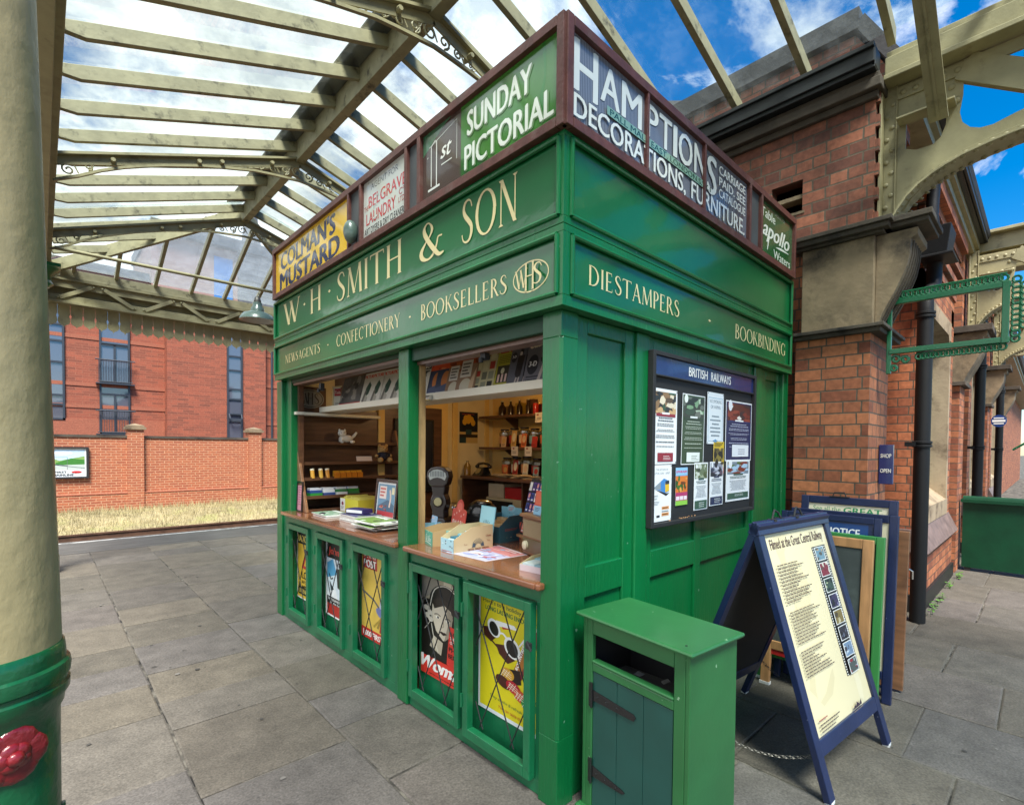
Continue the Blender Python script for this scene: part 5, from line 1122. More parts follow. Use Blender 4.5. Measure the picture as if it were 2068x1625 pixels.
# ================================================================== posters behind the crossed strands
def door_poster(lab, i, z0=.20, z1=.815, dy0=.03, dy1=.03):
    a, b_ = doors[i]; y1 = b_-dy1+.02; y0 = a+dy0; r, A = sheet('poster', lab, 'poster', (.080, y1, z0), FU, FV, y1-y0, z1-z0, back='#cfcabd', cw=100)
    A.ch = (160, 185, 180, 225, 230)[i]; A.sy = (z1-z0)/A.ch; return r, A
r, A = door_poster('yellow and black poster with a red triangle reading Look Before You Listen', 0); H = A.ch
A.bg('#e8e4d4'); A.rect(4, 3, 98, H-3, '#d8b03a'); A.rect(4, H-34, 98, H-8, '#17140f'); A.text('RADIO TIMES', 6, H-29, 15, '#e2c765', w=88, bold=0.017); A.poly([(50, H-42), (86, H-92), (24, H-88)], '#b8342c'); A.poly([(50, H-58), (68, H-84), (38, H-82)], '#d8b03a')
A.text('LOOK', 26, H-112, 16, '#17140f', w=58, bold=0.033); A.text('BEFORE YOU', 26, H-123, 6.5, '#17140f', w=60, bold=0.017); A.text('LISTEN', 16, H-144, 16, '#17140f', w=74, bold=0.033); A.rect(8, 10, 94, 28, '#17140f'); A.text('LISTENING TIME', 11, 14, 9, '#e2c765', w=80, bold=0.011); A.obj('print', r)
r, A = door_poster('magazine poster headed John Bull with a snowy painted scene', 1); H = A.ch
A.bg('#f0efec'); A.rect(6, 4, 96, H-6, '#b23028'); A.rect(6, H-46, 96, H-6, '#15110f'); A.text('John Bull', 12, H-36, 17, '#c9463a', w=82, bold=0.022, shear=.1)
A.rect(6, 30, 96, H-46, '#dfeaf0'); A.poly([(6, H-60), (30, H-46), (46, H-80), (6, H-96)], '#5aa6cf'); A.poly([(6, 56), (40, 70), (52, 40), (96, 46), (96, 30), (6, 30)], '#f4f6f7'); A.poly([(44, H-70), (62, H-60), (60, H-100), (70, H-118), (48, H-110)], '#2a3226'); A.ell(74, H-84, 9, 11, '#c65a28'); A.poly([(60, H-98), (92, H-94), (96, 34), (64, 34)], '#1a1a1e'); A.line([(14, H-84), (22, H-96), (30, H-92)], 4, '#242a30'); A.poly([(16, H-100), (34, H-118), (22, H-124)], '#39434a')
A.rect(6, 30, 96, 47, '#1b1512'); A.text('THOUSANDS THINGS', 10, 38, 6, '#f0efec', w=80, bold=0.017); A.text('On the funny side', 16, 31, 5, '#f0efec', w=70, bold=0.011); A.obj('print', r)
r, A = door_poster('yellow magazine poster headed Post with a red strip reading 1,000 First', 2); H = A.ch
A.bg('#e6c257'); A.rect(4, H-36, 50, H-4, '#b5322c'); A.text('PICTURE', 8, H-14, 6, '#f1e6d2', w=38, bold=0.011); A.text('POST', 8, H-33, 15, '#f7f2ea', w=38, bold=0.039)
A.line([(2, 96), (40, 84), (70, 62)], 4, '#5c5a64'); A.poly([(60, 92), (92, 104), (86, 60), (56, 58)], '#b9bdd4'); A.ell(64, 62, 18, 9, '#7a80b4', rot=-20); A.line([(76, 140), (92, 100), (70, 66), (52, 30)], 5, '#a0863e', True); A.line([(92, 84), (62, 52), (40, 30)], 4, '#b0933d', True)
A.poly([(58, 24), (98, 18), (98, 50), (62, 56)], '#a82d28'); A.text('THE EXTRA', 64, 43, 5, '#e8cdb8', w=32); A.text('SURPRISE', 64, 35, 5, '#e8cdb8', w=32); A.text('COMPETITION', 64, 27, 5, '#e8cdb8', w=32)
A.rect(0, 0, 100, 21, '#c92f2a'); A.text('1,000 FIRST FOR', 6, 5, 11, '#f7f2ea', w=90, bold=0.028); A.obj('print', r)
r, A = door_poster('black and white poster of a woman in a veiled hat above the red title Woman', 3); H = A.ch
A.bg('#1c1613'); A.rect(0, H-60, 100, H, '#a79c84'); A.poly([(0, H), (44, H), (36, H-40), (0, H-64)], '#8b8478'); A.rects([(50, H-36, 66, H-4), (68, H-40, 84, H-4)], '#cfc6ae'); A.poly([(66, H-8), (100, H-20), (100, H-92), (84, H-60)], '#2b2622'); A.line([(88, H-18), (84, H-46), (92, H-74)], 8, '#b8ab92', True)
A.ell(54, H-62, 36, 42, '#14100e'); A.line([(20, H-74), (30, H-36), (56, H-22), (82, H-40), (90, H-76)], 1.8, '#d9d2c2', True)
A.poly([(26, H-64), (62, H-58), (70, H-84), (64, H-118), (50, H-138), (34, H-122), (24, H-92)], '#cfc4ae'); A.poly([(56, H-62), (70, H-78), (66, H-122), (52, H-138), (60, H-100)], '#9b8f7c'); A.poly([(24, H-60), (46, H-46), (74, H-62), (72, H-74), (52, H-62), (30, H-76)], '#241b16')
A.line([(30, H-88), (37, H-85), (44, H-88)], 1.8, '#241b16', True); A.line([(54, H-90), (60, H-87), (66, H-90)], 1.8, '#241b16', True); A.ell(37.5, H-92, 4.4, 2.6, '#efe9dc'); A.ell(60, H-93, 4.2, 2.6, '#efe9dc'); A.ell(38.4, H-92, 2.2, 2.4, '#1d1613'); A.ell(61, H-93, 2.2, 2.4, '#1d1613'); A.line([(49, H-92), (51, H-106), (47, H-110)], 1.1, '#857862', True); A.poly([(41, H-121), (47, H-118.5), (50, H-119.5), (54, H-118.5), (58, H-121), (50, H-126)], '#2a1815')
for x, y in ((20, 88), (14, 96), (22, 102), (84, 70), (90, 80), (82, 86), (88, 94), (12, 80)): A.ell(x, H-y, 6, 6, '#c9c1b0', 9); 
A.line([(10, H-60), (24, H-96), (8, H-128)], 1.1, '#d9d2c2', True); A.poly([(30, H-134), (50, H-142), (46, H-170), (20, H-160)], '#bdb29c'); A.line([(24, H-110), (30, H-140), (40, H-168)], 1.6, '#d9d2c2', True)
A.poly([(64, H-100), (100, H-104), (100, H-190), (58, H-182)], '#d2372c'); A.text('SERIAL', 66, H-118, 7, '#1c1613', w=32, bold=0.017); A.text('THE HOUSE', 65, H-127, 6, '#f5efe6', w=34, bold=0.017); A.text('OF MOREYS', 65, H-136, 6, '#f5efe6', w=34, bold=0.017); A.text('PHYLLIS', 63, H-152, 9, '#1c1613', w=36, bold=0.017); A.text('BENTLEY', 62, H-166, 9, '#1c1613', w=37, bold=0.017)
A.poly([(0, 40), (100, 44), (100, 0), (0, 0)], '#d8392d'); A.text('Woman', 2, 15, 27, '#f7f4ee', w=95, bold=0.033, shear=.35); A.dashes(20, 85, 4, 8, 1, '#5a1410'); A.obj('print', r)
r, A = door_poster('bright yellow sweets poster with white sunglasses and a tube of fruit gums', 4, .195, .82); H = A.ch
A.bg('#dfe3e6'); A.rect(3, 7, 100, H-7, '#dfd01f'); A.text("Here's to a holiday of", 8, H-24, 7.5, '#1d5a3c', w=72, bold=0.011, rot=-2); A.text('LONG LASTING ENJOYMENT', 12, H-37, 8, '#1b6a41', w=84, bold=0.025, rot=-2)
A.poly([(8, H-72), (26, H-66), (34, H-80), (22, H-96), (10, H-88)], '#4a1f17'); A.poly([(30, H-96), (44, H-92), (62, H-112), (50, H-124), (36, H-112)], '#4a1f17'); A.line([(22, H-92), (32, H-100), (40, H-104)], 3, '#4a1f17')
A.ell(27, H-68, 10.5, 17, '#f2f3ee', rot=14); A.ell(57, H-92, 12.5, 19, '#f2f3ee', rot=14); A.line([(33, H-76), (42, H-72), (50, H-80)], 3.5, '#f2f3ee', True); A.poly([(30, H-52), (60, H-50), (66, H-57), (48, H-59), (33, H-62)], '#f2f3ee'); A.poly([(40, H-60), (58, H-58), (42, H-64)], '#b52a32'); A.line([(68, H-84), (82, H-56)], 2.4, '#f2f3ee'); A.ell(27, H-69, 7.4, 13, '#191512', rot=14); A.ell(57, H-93, 9, 15, '#191512', rot=14)
A.poly([(54, H-152), (72, H-142), (98, H-62), (92, H-46), (84, H-48)], '#7c1c2a'); A.poly([(86, H-50), (94, H-46), (99, H-60), (93, H-70)], '#a82f40'); A.poly([(60, H-128), (84, H-66), (90, H-72), (70, H-134)], '#b0702c'); A.text("ROWNTREE'S FRUIT", 66, H-128, 6.5, '#f4f1ea', w=52, bold=0.028, rot=68); A.text('GUMS', 88, H-70, 6, '#f4f1ea', w=18, bold=0.028, rot=68)
A.poly([(44, H-134), (70, H-126), (72, H-150), (54, H-160), (40, H-150)], '#241410'); A.ell(50, H-142, 11, 11, '#cf9b28'); A.ell(44, H-160, 14, 10, '#4a1f17', rot=-30); A.ell(60, H-162, 13, 10, '#b3202e', rot=-40); A.ell(72, H-172, 13, 10, '#c4532c', rot=-40); A.ell(84, H-180, 12, 11, '#2f8a3c')
for cx, cy in ((50, 142), (60, 162), (72, 172), (84, 180)):
    for k in (-1, 0, 1): A.line([(cx-7, H-cy+k*4+3), (cx+7, H-cy+k*4-3)], .8, '#efe7cf'); A.line([(cx-6+k*4, H-cy-7), (cx+k*4, H-cy+7)], .7, '#efe7cf')
A.text('They soothe & refresh', 22, 32, 5, '#1d5a3c', w=52, rot=-2); A.text('You can taste the goodness', 36, 18, 5.5, '#b23a26', w=60, bold=0.006, rot=-2); A.ell(99, 62, 5, 7, '#1f6a44'); A.obj('print', r)

# ================================================================== notice board
nbd = thing('notice_board', 'framed black notice board headed British Railways on the green side wall of the kiosk', 'notice board', (1.27, -.03, 1.14))
X0, X1, Z0, Z1 = .642, 1.908, 1.145, 2.052
b = MB(); b.box(X0+.01, X1-.01, -.012, -.001, Z0, Z1); b.obj('backboard', 'blackmatt', nbd)
b = MB(); b.box(X0, X0+.026, -.036, -.001, Z0, Z1); b.box(X1-.026, X1, -.036, -.001, Z0, Z1); b.box(X0+.026, X1-.026, -.036, -.001, Z1-.022, Z1); b.box(X0+.026, X1-.026, -.036, -.001, Z0, Z0+.022); b.box(X0+.026, X1-.026, -.03, -.012, 1.925, 1.935); b.obj('frame', 'blackmatt', nbd, bevel=.003)
b = MB(); b.box(X0+.026, X1-.026, -.022, -.012, 1.935, Z1-.022); hd = b.obj('header', 'navyflat', nbd)
A = Art((X0+.026, -.0222, 1.935), SU, SV, 1.214, .095, 121, eps=.0001); A.text('BRITISH', 35, 2.4, 5, '#e9e9e4', w=21.5, bold=0.011); A.obj('lettering', hd); A = Art((X0+.026, -.0222, 1.935), SU, SV, 1.214, .095, 121, eps=.0001); A.text('RAILWAYS', 61, 2.4, 5, '#e9e9e4', w=26, bold=0.011); A.obj('lettering', hd)
def notice(lab, x0, x1, z0, z1, skew=0):
    V = Vector((skew, -.004, 1)).normalized(); return sheet('pinned_notice', lab, 'notice', (x0, -.0165, z0), (1, 0, 0), V, x1-x0, z1-z0, th=.0006, back='#dfe0de', cw=100, eps=.00008)
def pins(A, c='#2a2a2a'):
    for x in (4, 96):
        for y in (3.5, A.ch-3.5): A.ell(x, y, 1.8, 1.8, c, 8)
def big(lab, x0, x1, z0, z1, base, pic, band, ink, sk=0, seed=1, pcols=()):
    r, A = notice(lab, x0, x1, z0, z1, sk); H = A.ch; A.bg('#e9eaec'); A.rect(2, 2, 98, H-2, base); A.rect(6, H*.67, 94, H*.96, pic); A.blobs(6, H*.67, 94, H*.96, list(pcols), 20, seed); A.rect(10, H*.635, 92, H*.675, band); A.rect(34, H*.665, 66, H*.69, '#eef0f0')
    A.dashes(20, 80, H*.60, H*.63, 1, ink, seed=seed, align='c', jit=.1); A.dashes(14, 88, H*.565, H*.595, 1, ink, seed=seed+1, align='c', jit=.1)
    for k, (a, c) in enumerate(((.50, .55), (.43, .47), (.345, .395), (.28, .315), (.225, .25))): A.dashes(8, 92, H*a, H*c, 2 if c-a > .035 else 1, ink, seed=seed+k+4, align='c', jit=.25, th=.35)
    return r, A, H
def card(A, x0, y0, x1, y1, c, ink, k=0):
    A.rect(x0, y0, x1, y1, c); A.dashes(x0+(x1-x0)*.36, x1-4, y0+3, y1-6, 3, ink, seed=k+2, th=.3)
r, A, H = big('white notice with a tram photo and red banner, top left of the notice board', .675, .905, 1.472, 1.865, '#e9eaec', '#8a6a48', '#8e2434', '#4a4e56', pcols=('#c9a274', '#5a4632', '#33503a', '#e0d2b8', '#2a2a2a')); card(A, 18, 6, 84, 26, '#8e2434', '#e8dede'); pins(A); A.obj('print', r)
r, A, H = big('tall dark green notice with a white card near its foot, top row of the board', .955, 1.21, 1.465, 1.86, '#35482f', '#3a3a30', '#2b3a28', '#b9c4b4', .02, 5, ('#7da07a', '#20241e', '#b7c9b0', '#6b6f66', '#384a38')); A.ell(14, H*.93, 8, 9, '#e8eee6'); card(A, 22, 6, 80, 27, '#e6ebe6', '#4a5a48', 3); A.obj('print', r)
r, A = notice('pale notice reading No Smoking or Vaping pinned between the green and navy notices', 1.25, 1.46, 1.585, 1.893, -.01); H = A.ch; A.bg('#e3e9ee'); A.ring(50, H/2, 0.1, .1, .05, '#e3e9ee', 4)
for a in ((6, 8, 94, 9.5), (6, H-16, 94, H-14.5), (6, 8, 7.5, H-15), (92.5, 8, 94, H-15)): A.rect(*a, '#7fa8c4')
A.text('NO SMOKING', 14, H*.80, 9, '#6f7f8c', w=72); A.text('OR VAPING', 20, H*.69, 9, '#6f7f8c', w=60)
for k in range(6): A.dashes(16, 84, H*(.52-k*.075), H*(.56-k*.075), 1, '#7b8a96', seed=k, align='c', jit=.4, th=.7)
A.poly([(34, 9), (50, 14), (66, 9), (50, 4)], '#4f8fc0'); pins(A); A.obj('print', r)
r, A, H = big('navy blue notice with a red-brown picture, top right of the notice board', 1.49, 1.875, 1.48, 1.862, '#252b55', '#5a2a20', '#2a315e', '#b6bbd2', .0, 9, ('#8e4030', '#c9794a', '#3a2a2a', '#e6e0d8', '#7a3328')); A.ell(15, H*.92, 7, 9, '#e8e8ee'); card(A, 24, 7, 88, 27, '#e6e8ee', '#3a4068', 4); A.obj('print', r)
r, A = notice('narrow yellow and red leaflet under the no smoking notice', 1.335, 1.475, 1.405, 1.60); H = A.ch; A.bg('#d8b62a'); A.rect(0, 0, 100, H*.2, '#c5301f'); A.rect(4, H*.22, 96, H*.8, '#8a7a36'); A.blobs(4, H*.22, 96, H*.8, ['#3a3524', '#c2a23a', '#5c5330', '#1f1d18'], 18, 4); A.dashes(8, 90, H*.84, H*.97, 3, '#5a4a10'); A.obj('print', r)
r, A = notice('white notice reading The Return of Royal Oak with a blue and yellow diesel locomotive', .672, .86, 1.172, 1.468, -.005); H = A.ch; A.bg('#e8eaec'); A.text('THE RETURN OF', 20, H-16, 5.4, '#4a5260', w=62); A.text('ROYAL OAK - 50007', 9, H-26, 5.4, '#4a5260', w=82)
A.poly([(10, H-62), (60, H-38), (88, H-46), (88, H-76), (70, H-80), (10, H-64)], '#3f82c4'); A.poly([(10, H-62), (44, H-46), (44, H-70), (10, H-65)], '#8a949c'); A.poly([(66, H-52), (88, H-50), (88, H-74), (68, H-78)], '#e0b52a'); A.poly([(68, H-46), (88, H-44), (88, H-54), (68, H-56)], '#2b3340'); A.poly([(12, H-66), (70, H-80), (90, H-80), (72, H-88)], '#1d2126')
A.text('DONATE', 8, H-88, 4.6, '#3a4048', w=22); A.text('TODAY', 8, H-96, 4.6, '#3a4048', w=19); A.dashes(8, 40, H-112, H-100, 3, '#8a9098'); A.rects([(50, 32, 88, 41), (50, 14, 88, 23)], '#dd9a62'); A.dashes(54, 84, 33, 40, 1, '#5a3a20'); A.dashes(54, 84, 15, 22, 1, '#5a3a20'); A.dashes(50, 88, 24, 30, 1, '#5a6068'); A.rect(24, 12, 40, 18, '#2a2a2e'); pins(A); A.obj('print', r)
r, A = notice('small colourful leaflet with a pink title and an orange building beside the locomotive notice', .903, 1.03, 1.243, 1.45); H = A.ch; A.bg('#6fa6d8'); A.rect(0, H*.8, 100, H, '#8fc0e6'); A.text('EPHRAIM', 6, H*.86, 10, '#c2447a', w=88, bold=0.028); A.rect(0, H*.34, 100, H*.78, '#d9772f'); A.blobs(0, H*.34, 100, H*.78, ['#3f6a2a', '#e39a4a', '#6a3a1c', '#2f5424'], 12, 6); A.rect(0, H*.12, 100, H*.34, '#b0386a'); A.rects([(4, H*.14, 32, H*.24), (36, H*.14, 64, H*.24), (68, H*.14, 96, H*.24)], '#e6d8de'); A.rect(0, 0, 100, H*.12, '#8bc34a'); A.obj('print', r)
def small(lab, x0, x1, z0, z1, pic, cols, band, foot, seed):
    r, A = notice(lab, x0, x1, z0, z1); H = A.ch; A.bg('#e9ebed'); A.rect(5, H*.66, 95, H*.97, pic); A.blobs(5, H*.66, 95, H*.97, cols, 18, seed); A.rect(30, H*.635, 70, H*.675, band); A.ell(16, H*.92, 7, 8, '#eef0f0')
    A.dashes(12, 88, H*.55, H*.62, 2, band, align='c', jit=.2, seed=seed); A.dashes(10, 90, H*.26, H*.52, 9, '#7a828a', align='c', seed=seed+1, th=.3); A.rect(6, 4, 94, H*.2, foot); A.dashes(36, 88, 8, H*.17, 3, '#d8dedc', seed=seed+3, th=.3); A.obj('print', r)
small('white notice with a pale tree photo and green foot, third on the bottom row', 1.105, 1.268, 1.20, 1.475, '#6d7a5c', ['#9aa58a', '#3f4a38', '#c9cfc2', '#55603a'], '#33524a', '#3c5a48', 3)
small('white notice with a dark blue foot, fourth on the bottom row of the notice board', 1.292, 1.468, 1.212, 1.478, '#8f94a4', ['#3a3f52', '#c7cad6', '#5c4a5c', '#20232e'], '#2b3150', '#2a3152', 7)
small('white notice with a red train photo, bottom right of the notice board', 1.508, 1.86, 1.222, 1.482, '#7a8a98', ['#7c3428', '#4e6a34', '#a9c6de', '#b09a80'], '#39584c', '#3a5a4a', 12)
dl = MB(); rr_ = random.Random(2)
for _ in range(14): x = .83+rr_.random()*.3; dl.ball((x, -.02, 1.168+rr_.uniform(0, .006)), .0035, 6, 4)
dl.objs('spare_pin', 'pine', nbd)

# ================================================================== litter bin
bn = thing('litter_bin', 'bright green wooden litter bin with dark hinged door and open slot at the kiosk corner', 'litter bin', (.22, -.30, 0))
x0, x1, y0, y1, zt = .028, .328, -.554, -.022, .842
bn.location = (.064, -.039, 0); bn.rotation_euler = (0, 0, rad(-6))
b = MB(); b.box(x0, x1, y1-.02, y1, 0.02, zt); b.box(x0, x1, y0, y0+.02, 0.02, zt); b.box(x1-.02, x1, y0+.02, y1-.02, .02, zt); b.box(x0+.02, x1-.02, y0+.02, y1-.02, .02, .05)
b.box(x0, x0+.022, y0+.02, y0+.068, 0.02, zt); b.box(x0, x0+.022, y1-.055, y1-.02, .02, zt); b.box(x0, x0+.022, y0+.068, y1-.055, .775, zt); b.box(x0, x0+.022, y0+.068, y1-.055, .620, .655); b.obj('carcass', 'bin_green', bn, bevel=.004, local=True)
b = MB(); b.box(x0+.03, x1-.021, y1-.024, y1-.0205, .05, zt-.005); b.box(x0+.03, x1-.021, y0+.0205, y0+.024, .05, zt-.005); b.box(x1-.025, x1-.0205, y0+.025, y1-.025, .05, zt-.005); b.box(x0+.03, x1-.026, y0+.025, y1-.025, zt-.010, zt-.001); b.obj('liner', 'blackmatt', bn, local=True)
b = MB(); b.box(x0-.003, x0+.03, y0+.068, y1-.055, .655, .668); b.obj('slot_sill', 'bin_green', bn, bevel=.005, local=True)
b = MB(); b.box(x0-.028, x1+.012, y0-.026, y1+.022, zt, zt+.018); b.obj('lid', 'bin_green', bn, bevel=.008, local=True)
b = MB(); b.lathe([(.0, .0004), (.005, .0004), (.005, 0)], (.05, -.52, zt+.018), 8); b.obj('screw_hole', 'black', bn, local=True)
b = MB(); b.box(x0-.03, x1+.02, y0-.03, y1+.02, 0, .035); b.obj('plinth', 'bin_green', bn, bevel=.014, local=True)
b = MB(); dy0, dy1 = y0+.071, y1-.057; w3 = (dy1-dy0)/3
for k in range(3): b.box(x0+.004, x0+.018, dy0+k*w3+.001, dy0+(k+1)*w3-.001, .045, .617)
do = b.obj('door', 'bin_door', bn, bevel=.0015, local=True)
for z in (.52, .20):
    h = MB(); h.box(x0-.004, x0+.0, dy1+.001, dy1+.016, z-.05, z+.05); h.prism([(0, -.022), (.225 if z > .4 else .17, -.010 if z < .4 else -.016), (.235 if z > .4 else .185, 0), (.225 if z > .4 else .17, .006 if z < .4 else .01), (0, .022)], (x0+.003, dy1, z), FU, FV, 0, .004)
    for dy in (.03, .08, .14): h.ball((x0-.001, dy1-dy, z), .004, 6, 4)
    h.tube([(x0-.004, dy1+.001, z-.052), (x0-.004, dy1+.001, z+.052)], .006, 8); h.obj('strap_hinge', 'black', do, local=True)
lt = MB(); rl = random.Random(8)
for _ in range(14):
    c = Vector((rl.uniform(.14, .3), rl.uniform(-.52, -.25), rl.uniform(.62, .66))); u = Vector((rl.uniform(-1, 1), rl.uniform(-1, 1), rl.uniform(-.5, .5)))*.03; v = Vector((rl.uniform(-1, 1), rl.uniform(-1, 1), rl.uniform(-.5, 1)))*.02; lt.add([c, c+u, c+u+v, c+v], [(0, 1, 2, 3)])
lt.box(.13, .33, -.54, -.10, .56, .57); tagp(lt.obj('litter', pm('dirty_litter', (.10, .10, .09), .7)), 'crumpled rubbish lying inside the green litter bin', 'litter')

# ================================================================== A-boards
def aboard(TL, TR, FL, FR, BL, BR_, name, label, cat='A-board'):
    root = thing(name, label, cat, (Vector(FL)+Vector(BR_))/2); TL, TR, FL, FR, BL, BR_ = map(Vector, (TL, TR, FL, FR, BL, BR_))
    U = (TR-TL).normalized(); n = (FL-TL).cross(U).normalized()
    if n.y > 0: n = -n
    for (a, b_, c, d, front) in ((TL, TR, FL, FR, True), (TL, TR, BL, BR_, False)):
        nn = n if front else (c-a).cross(U).normalized(); nn = nn if (nn.y > 0) != front else -nn
        f = MB(); q = .82
        f.beam(a, c, .05, .032, nn); f.beam(b_, d, .05, .032, nn); la, lb = a+(c-a)*q, b_+(d-b_)*q
        f.beam(la+U*.02, lb-U*.02, .07, .03, nn); f.beam(a-U*.025, b_+U*.025, .06, .044, nn); f.obj('frame', 'navy', root, bevel=.003)
        p = MB(); o = .026; pa, pb, pc, pd = a+U*o, b_-U*o, la+U*o, lb-U*o
        p.add([v+nn*e for e in (-.010, .002) for v in (pa, pb, pd, pc)], [(0, 1, 2, 3), (7, 6, 5, 4), (0, 4, 5, 1), (1, 5, 6, 2), (2, 6, 7, 3), (3, 7, 4, 0)])
        po = p.obj('panel', 'blackmatt', root)
        if front: PF = (pa, pb, pc, pd, nn)
    h = MB(); c0 = TL+U*.2+Vector((0, 0, .02))
    for s in (0, .22):
        c = TL+U*(.14+s)+Vector((0, .0, .03)); h.tube([c, c+U*.01+Vector((0, 0, .03)), c+U*.04+Vector((0, .01, .045)), c+U*.08+Vector((0, .01, .03)), c+U*.09], .005, 8); h.box(c.x-.012, c.x+.012, c.y-.02, c.y+.02, c.z-.01, c.z+.006); h.box(c.x+.075, c.x+.1, c.y-.02, c.y+.02, c.z-.01, c.z+.006); h.obj('handle', 'blackmatt', root); h = MB()
    fe = MB()
    for v in (FL, FR, BL, BR_): fe.box(v.x-.02, v.x+.02, v.y-.016, v.y+.016, 0, .014)
    fe.objs('foot', 'paper', root)
    return root, PF
ab, (pa, pb, pc, pd, nn) = aboard((.80, -.50, 1.185), (1.475, -.58, 1.185), (.905, -.80, .01), (1.615, -.875, .01), (.91, -.03, .01), (1.645, -.105, .01), 'a_board', 'navy folding A-board headed Filmed at the Great Central Railway with a film strip')
def curve_chain(p, q, sag):
    c = MB(); p, q = Vector(p), Vector(q); L = (q-p).length; n = int(L*1.08/.017); d = (q-p).normalized()
    for i in range(n):
        t = (i+.5)/n; o = p+(q-p)*t-Vector((0, 0, sag*4*t*(1-t))); s = Vector((0, 0, 1)) if i % 2 else d.cross(Vector((0, 0, 1))).normalized()
        c.tube([o+d*(.0125*math.cos(a*PI/4))+s*(.006*math.sin(a*PI/4)) for a in range(9)], .0016, 4, cap=False)
    return c
curve_chain((1.62, -.15, .30), (1.585, -.80, .28), .14).obj('chain', 'steel', ab, smooth=True)
curve_chain((.91, -.06, .22), (.90, -.76, .20), .12).obj('chain', 'steel', ab, smooth=True)
nn2 = nn*1.0
Uv = (pb-pa).normalized(); Vv = (pa-pc); hh = Vv.length; ww = (pb-pa).length; wb = (pd-pc).length
class ArtQ(Art):
    def P(s, x, y, k=None):
        u, v = x/s.cw, y/s.ch; p = (pc*(1-u)+pd*u)*(1-v)+(pa*(1-u)+pb*u)*v; return p+nn*(.0025+s.eps*(k if k is not None else s.k))
A = ArtQ(pc, Uv, Vv.normalized(), ww, hh, 100, eps=.00012); H = A.ch
A.bg('#dccfa8'); A.blobs(0, 0, 100, H, ['#d6c8a0', '#e0d4b2', '#d2c49c'], 10, 5, .05, .25); A.rect(3, H-7.4, 97, H-7, '#b8ac8a')
A.text('Filmed at the Great Central Railway', 7, H-17, 7.6, '#4a2a30', w=86, bold=.008); A.k += 0
sx0, sx1 = 69, 93; fy1 = H-22; fh = 13.2
A.rect(sx0, fy1-8*fh, sx1, fy1, '#17161a')
A.rects([(a, fy1-8*fh+.5+k*2.06, a+1.9, fy1-8*fh+1.6+k*2.06) for k in range(51) for a in (sx0+.8, sx1-2.7)], '#d8d6cc')
frame_cols = [('#6a8a9a', '#4e4a42', '#b09a80'), ('#7a2a38', '#5a4a44', '#c9bfb0'), ('#3a4a42', '#b6bf98', '#22262a'), ('#3a3350', '#8a86a6', '#20202a'), ('#7a6a40', '#4a4030', '#b8ae8c'), ('#2e2c36', '#5a6070', '#181a20'), ('#6f86a0', '#3a3a44', '#b8c4cc'), ('#4a5250', '#8a2a38', '#9aa6aa')]
for k in range(8):
    ya = fy1-(k+1)*fh; A.rect(sx0+4, ya+.8, sx1-4, ya+fh-.8, '#e2e2de'); A.rect(sx0+5, ya+1.4, sx1-5, ya+fh-1.4, frame_cols[k][0]); A.blobs(sx0+5, ya+1.4, sx1-5, ya+fh-1.4, list(frame_cols[k]), 9, k+2)
ink = '#5a4a40'
for (a, b_, n) in ((H-58, H-28, 12), (H-88, H-63, 11), (H-112, H-92, 9)): A.dashes(6, 54, a, b_, n, ink, th=.34, jit=.6, seed=int(a))
A.dashes(6, 20, 16, 18, 1, '#9a3a3a'); A.dashes(6, 40, 8, 15, 3, ink, th=.34); A.poly([(60, 8), (63, 10), (66, 9), (68, 12), (72, 9), (76, 12), (76, 8)], '#3a2a3a'); A.dashes(60, 78, 5, 7, 1, '#7a6a60')
A.obj('poster', ab)

# boards stacked against the pier (standing in planes facing -X)
def stack(name, label, X, y0, y1, z1, mats, art=None, lean=.05, th=.03, fw=.045, legs=.14, z0=.0, foot=False):
    """y0 > y1; leaning back by `lean` at the top"""
    root = thing(name, label, 'board', (X, (y0+y1)/2, 0)); L = lambda z: X+lean*z/z1
    f = MB()
    for y in (y0-fw/2, y1+fw/2): f.beam((X, y, z0), (L(z1), y, z1), fw, th, (-1, 0, lean))
    for z in (z1-fw/2, legs+fw/2): f.beam((L(z), y0-fw+.0, z), (L(z), y1+fw, z), fw, th-.002, (-1, 0, 0))
    f.obj('frame', mats[0], root, bevel=.004)
    p = MB(); za, zb = legs+fw, z1-fw; p.add([(L(za)-.004, y0-fw, za), (L(za)-.004, y1+fw, za), (L(zb)-.004, y1+fw, zb), (L(zb)-.004, y0-fw, zb), (L(za)+.006, y0-fw, za), (L(za)+.006, y1+fw, za), (L(zb)+.006, y1+fw, zb), (L(zb)+.006, y0-fw, zb)], [(0, 1, 2, 3), (7, 6, 5, 4), (0, 4, 5, 1), (1, 5, 6, 2), (2, 6, 7, 3), (3, 7, 4, 0)]); p.obj('panel', mats[1], root)
    if foot:
        g = MB()
        for y in (y0-fw/2, y1+fw/2): g.box(X-th/2-.003, X+th/2+.003, y-fw/2-.003, y+fw/2+.003, 0, .018)
        g.objs('foot', 'paper', root)
    if art:
        O = Vector((L(za)-.0045, y0-fw, za)); V = Vector((L(zb)-L(za), 0, zb-za)).normalized(); A = Art(O, FU, V, (y0-y1)-2*fw, (zb-za), 100, eps=.0002); art(A); A.obj('print', root)
    if name == 'chalkboard' and mats[0] == 'pine':
        b_ = MB(); b_.box(X+.02, X+.035, y0-.05, y1+.05, .20, .27); b_.obj('red_rail', 'red', root)
    return root
stack('chalkboard', 'blank chalkboard in a varnished pine frame with white feet, front of the stack', 1.87, -.115, -.725, 1.02, ('pine', 'chalk'), lean=.10, fw=.058, legs=.235, foot=True)
stack('chalkboard', 'bright green framed board directly behind the pine chalkboard', 1.935, -.05, -.768, 1.035, ('boardgreen', 'blackmatt'), lean=.10, legs=.16, foot=True)
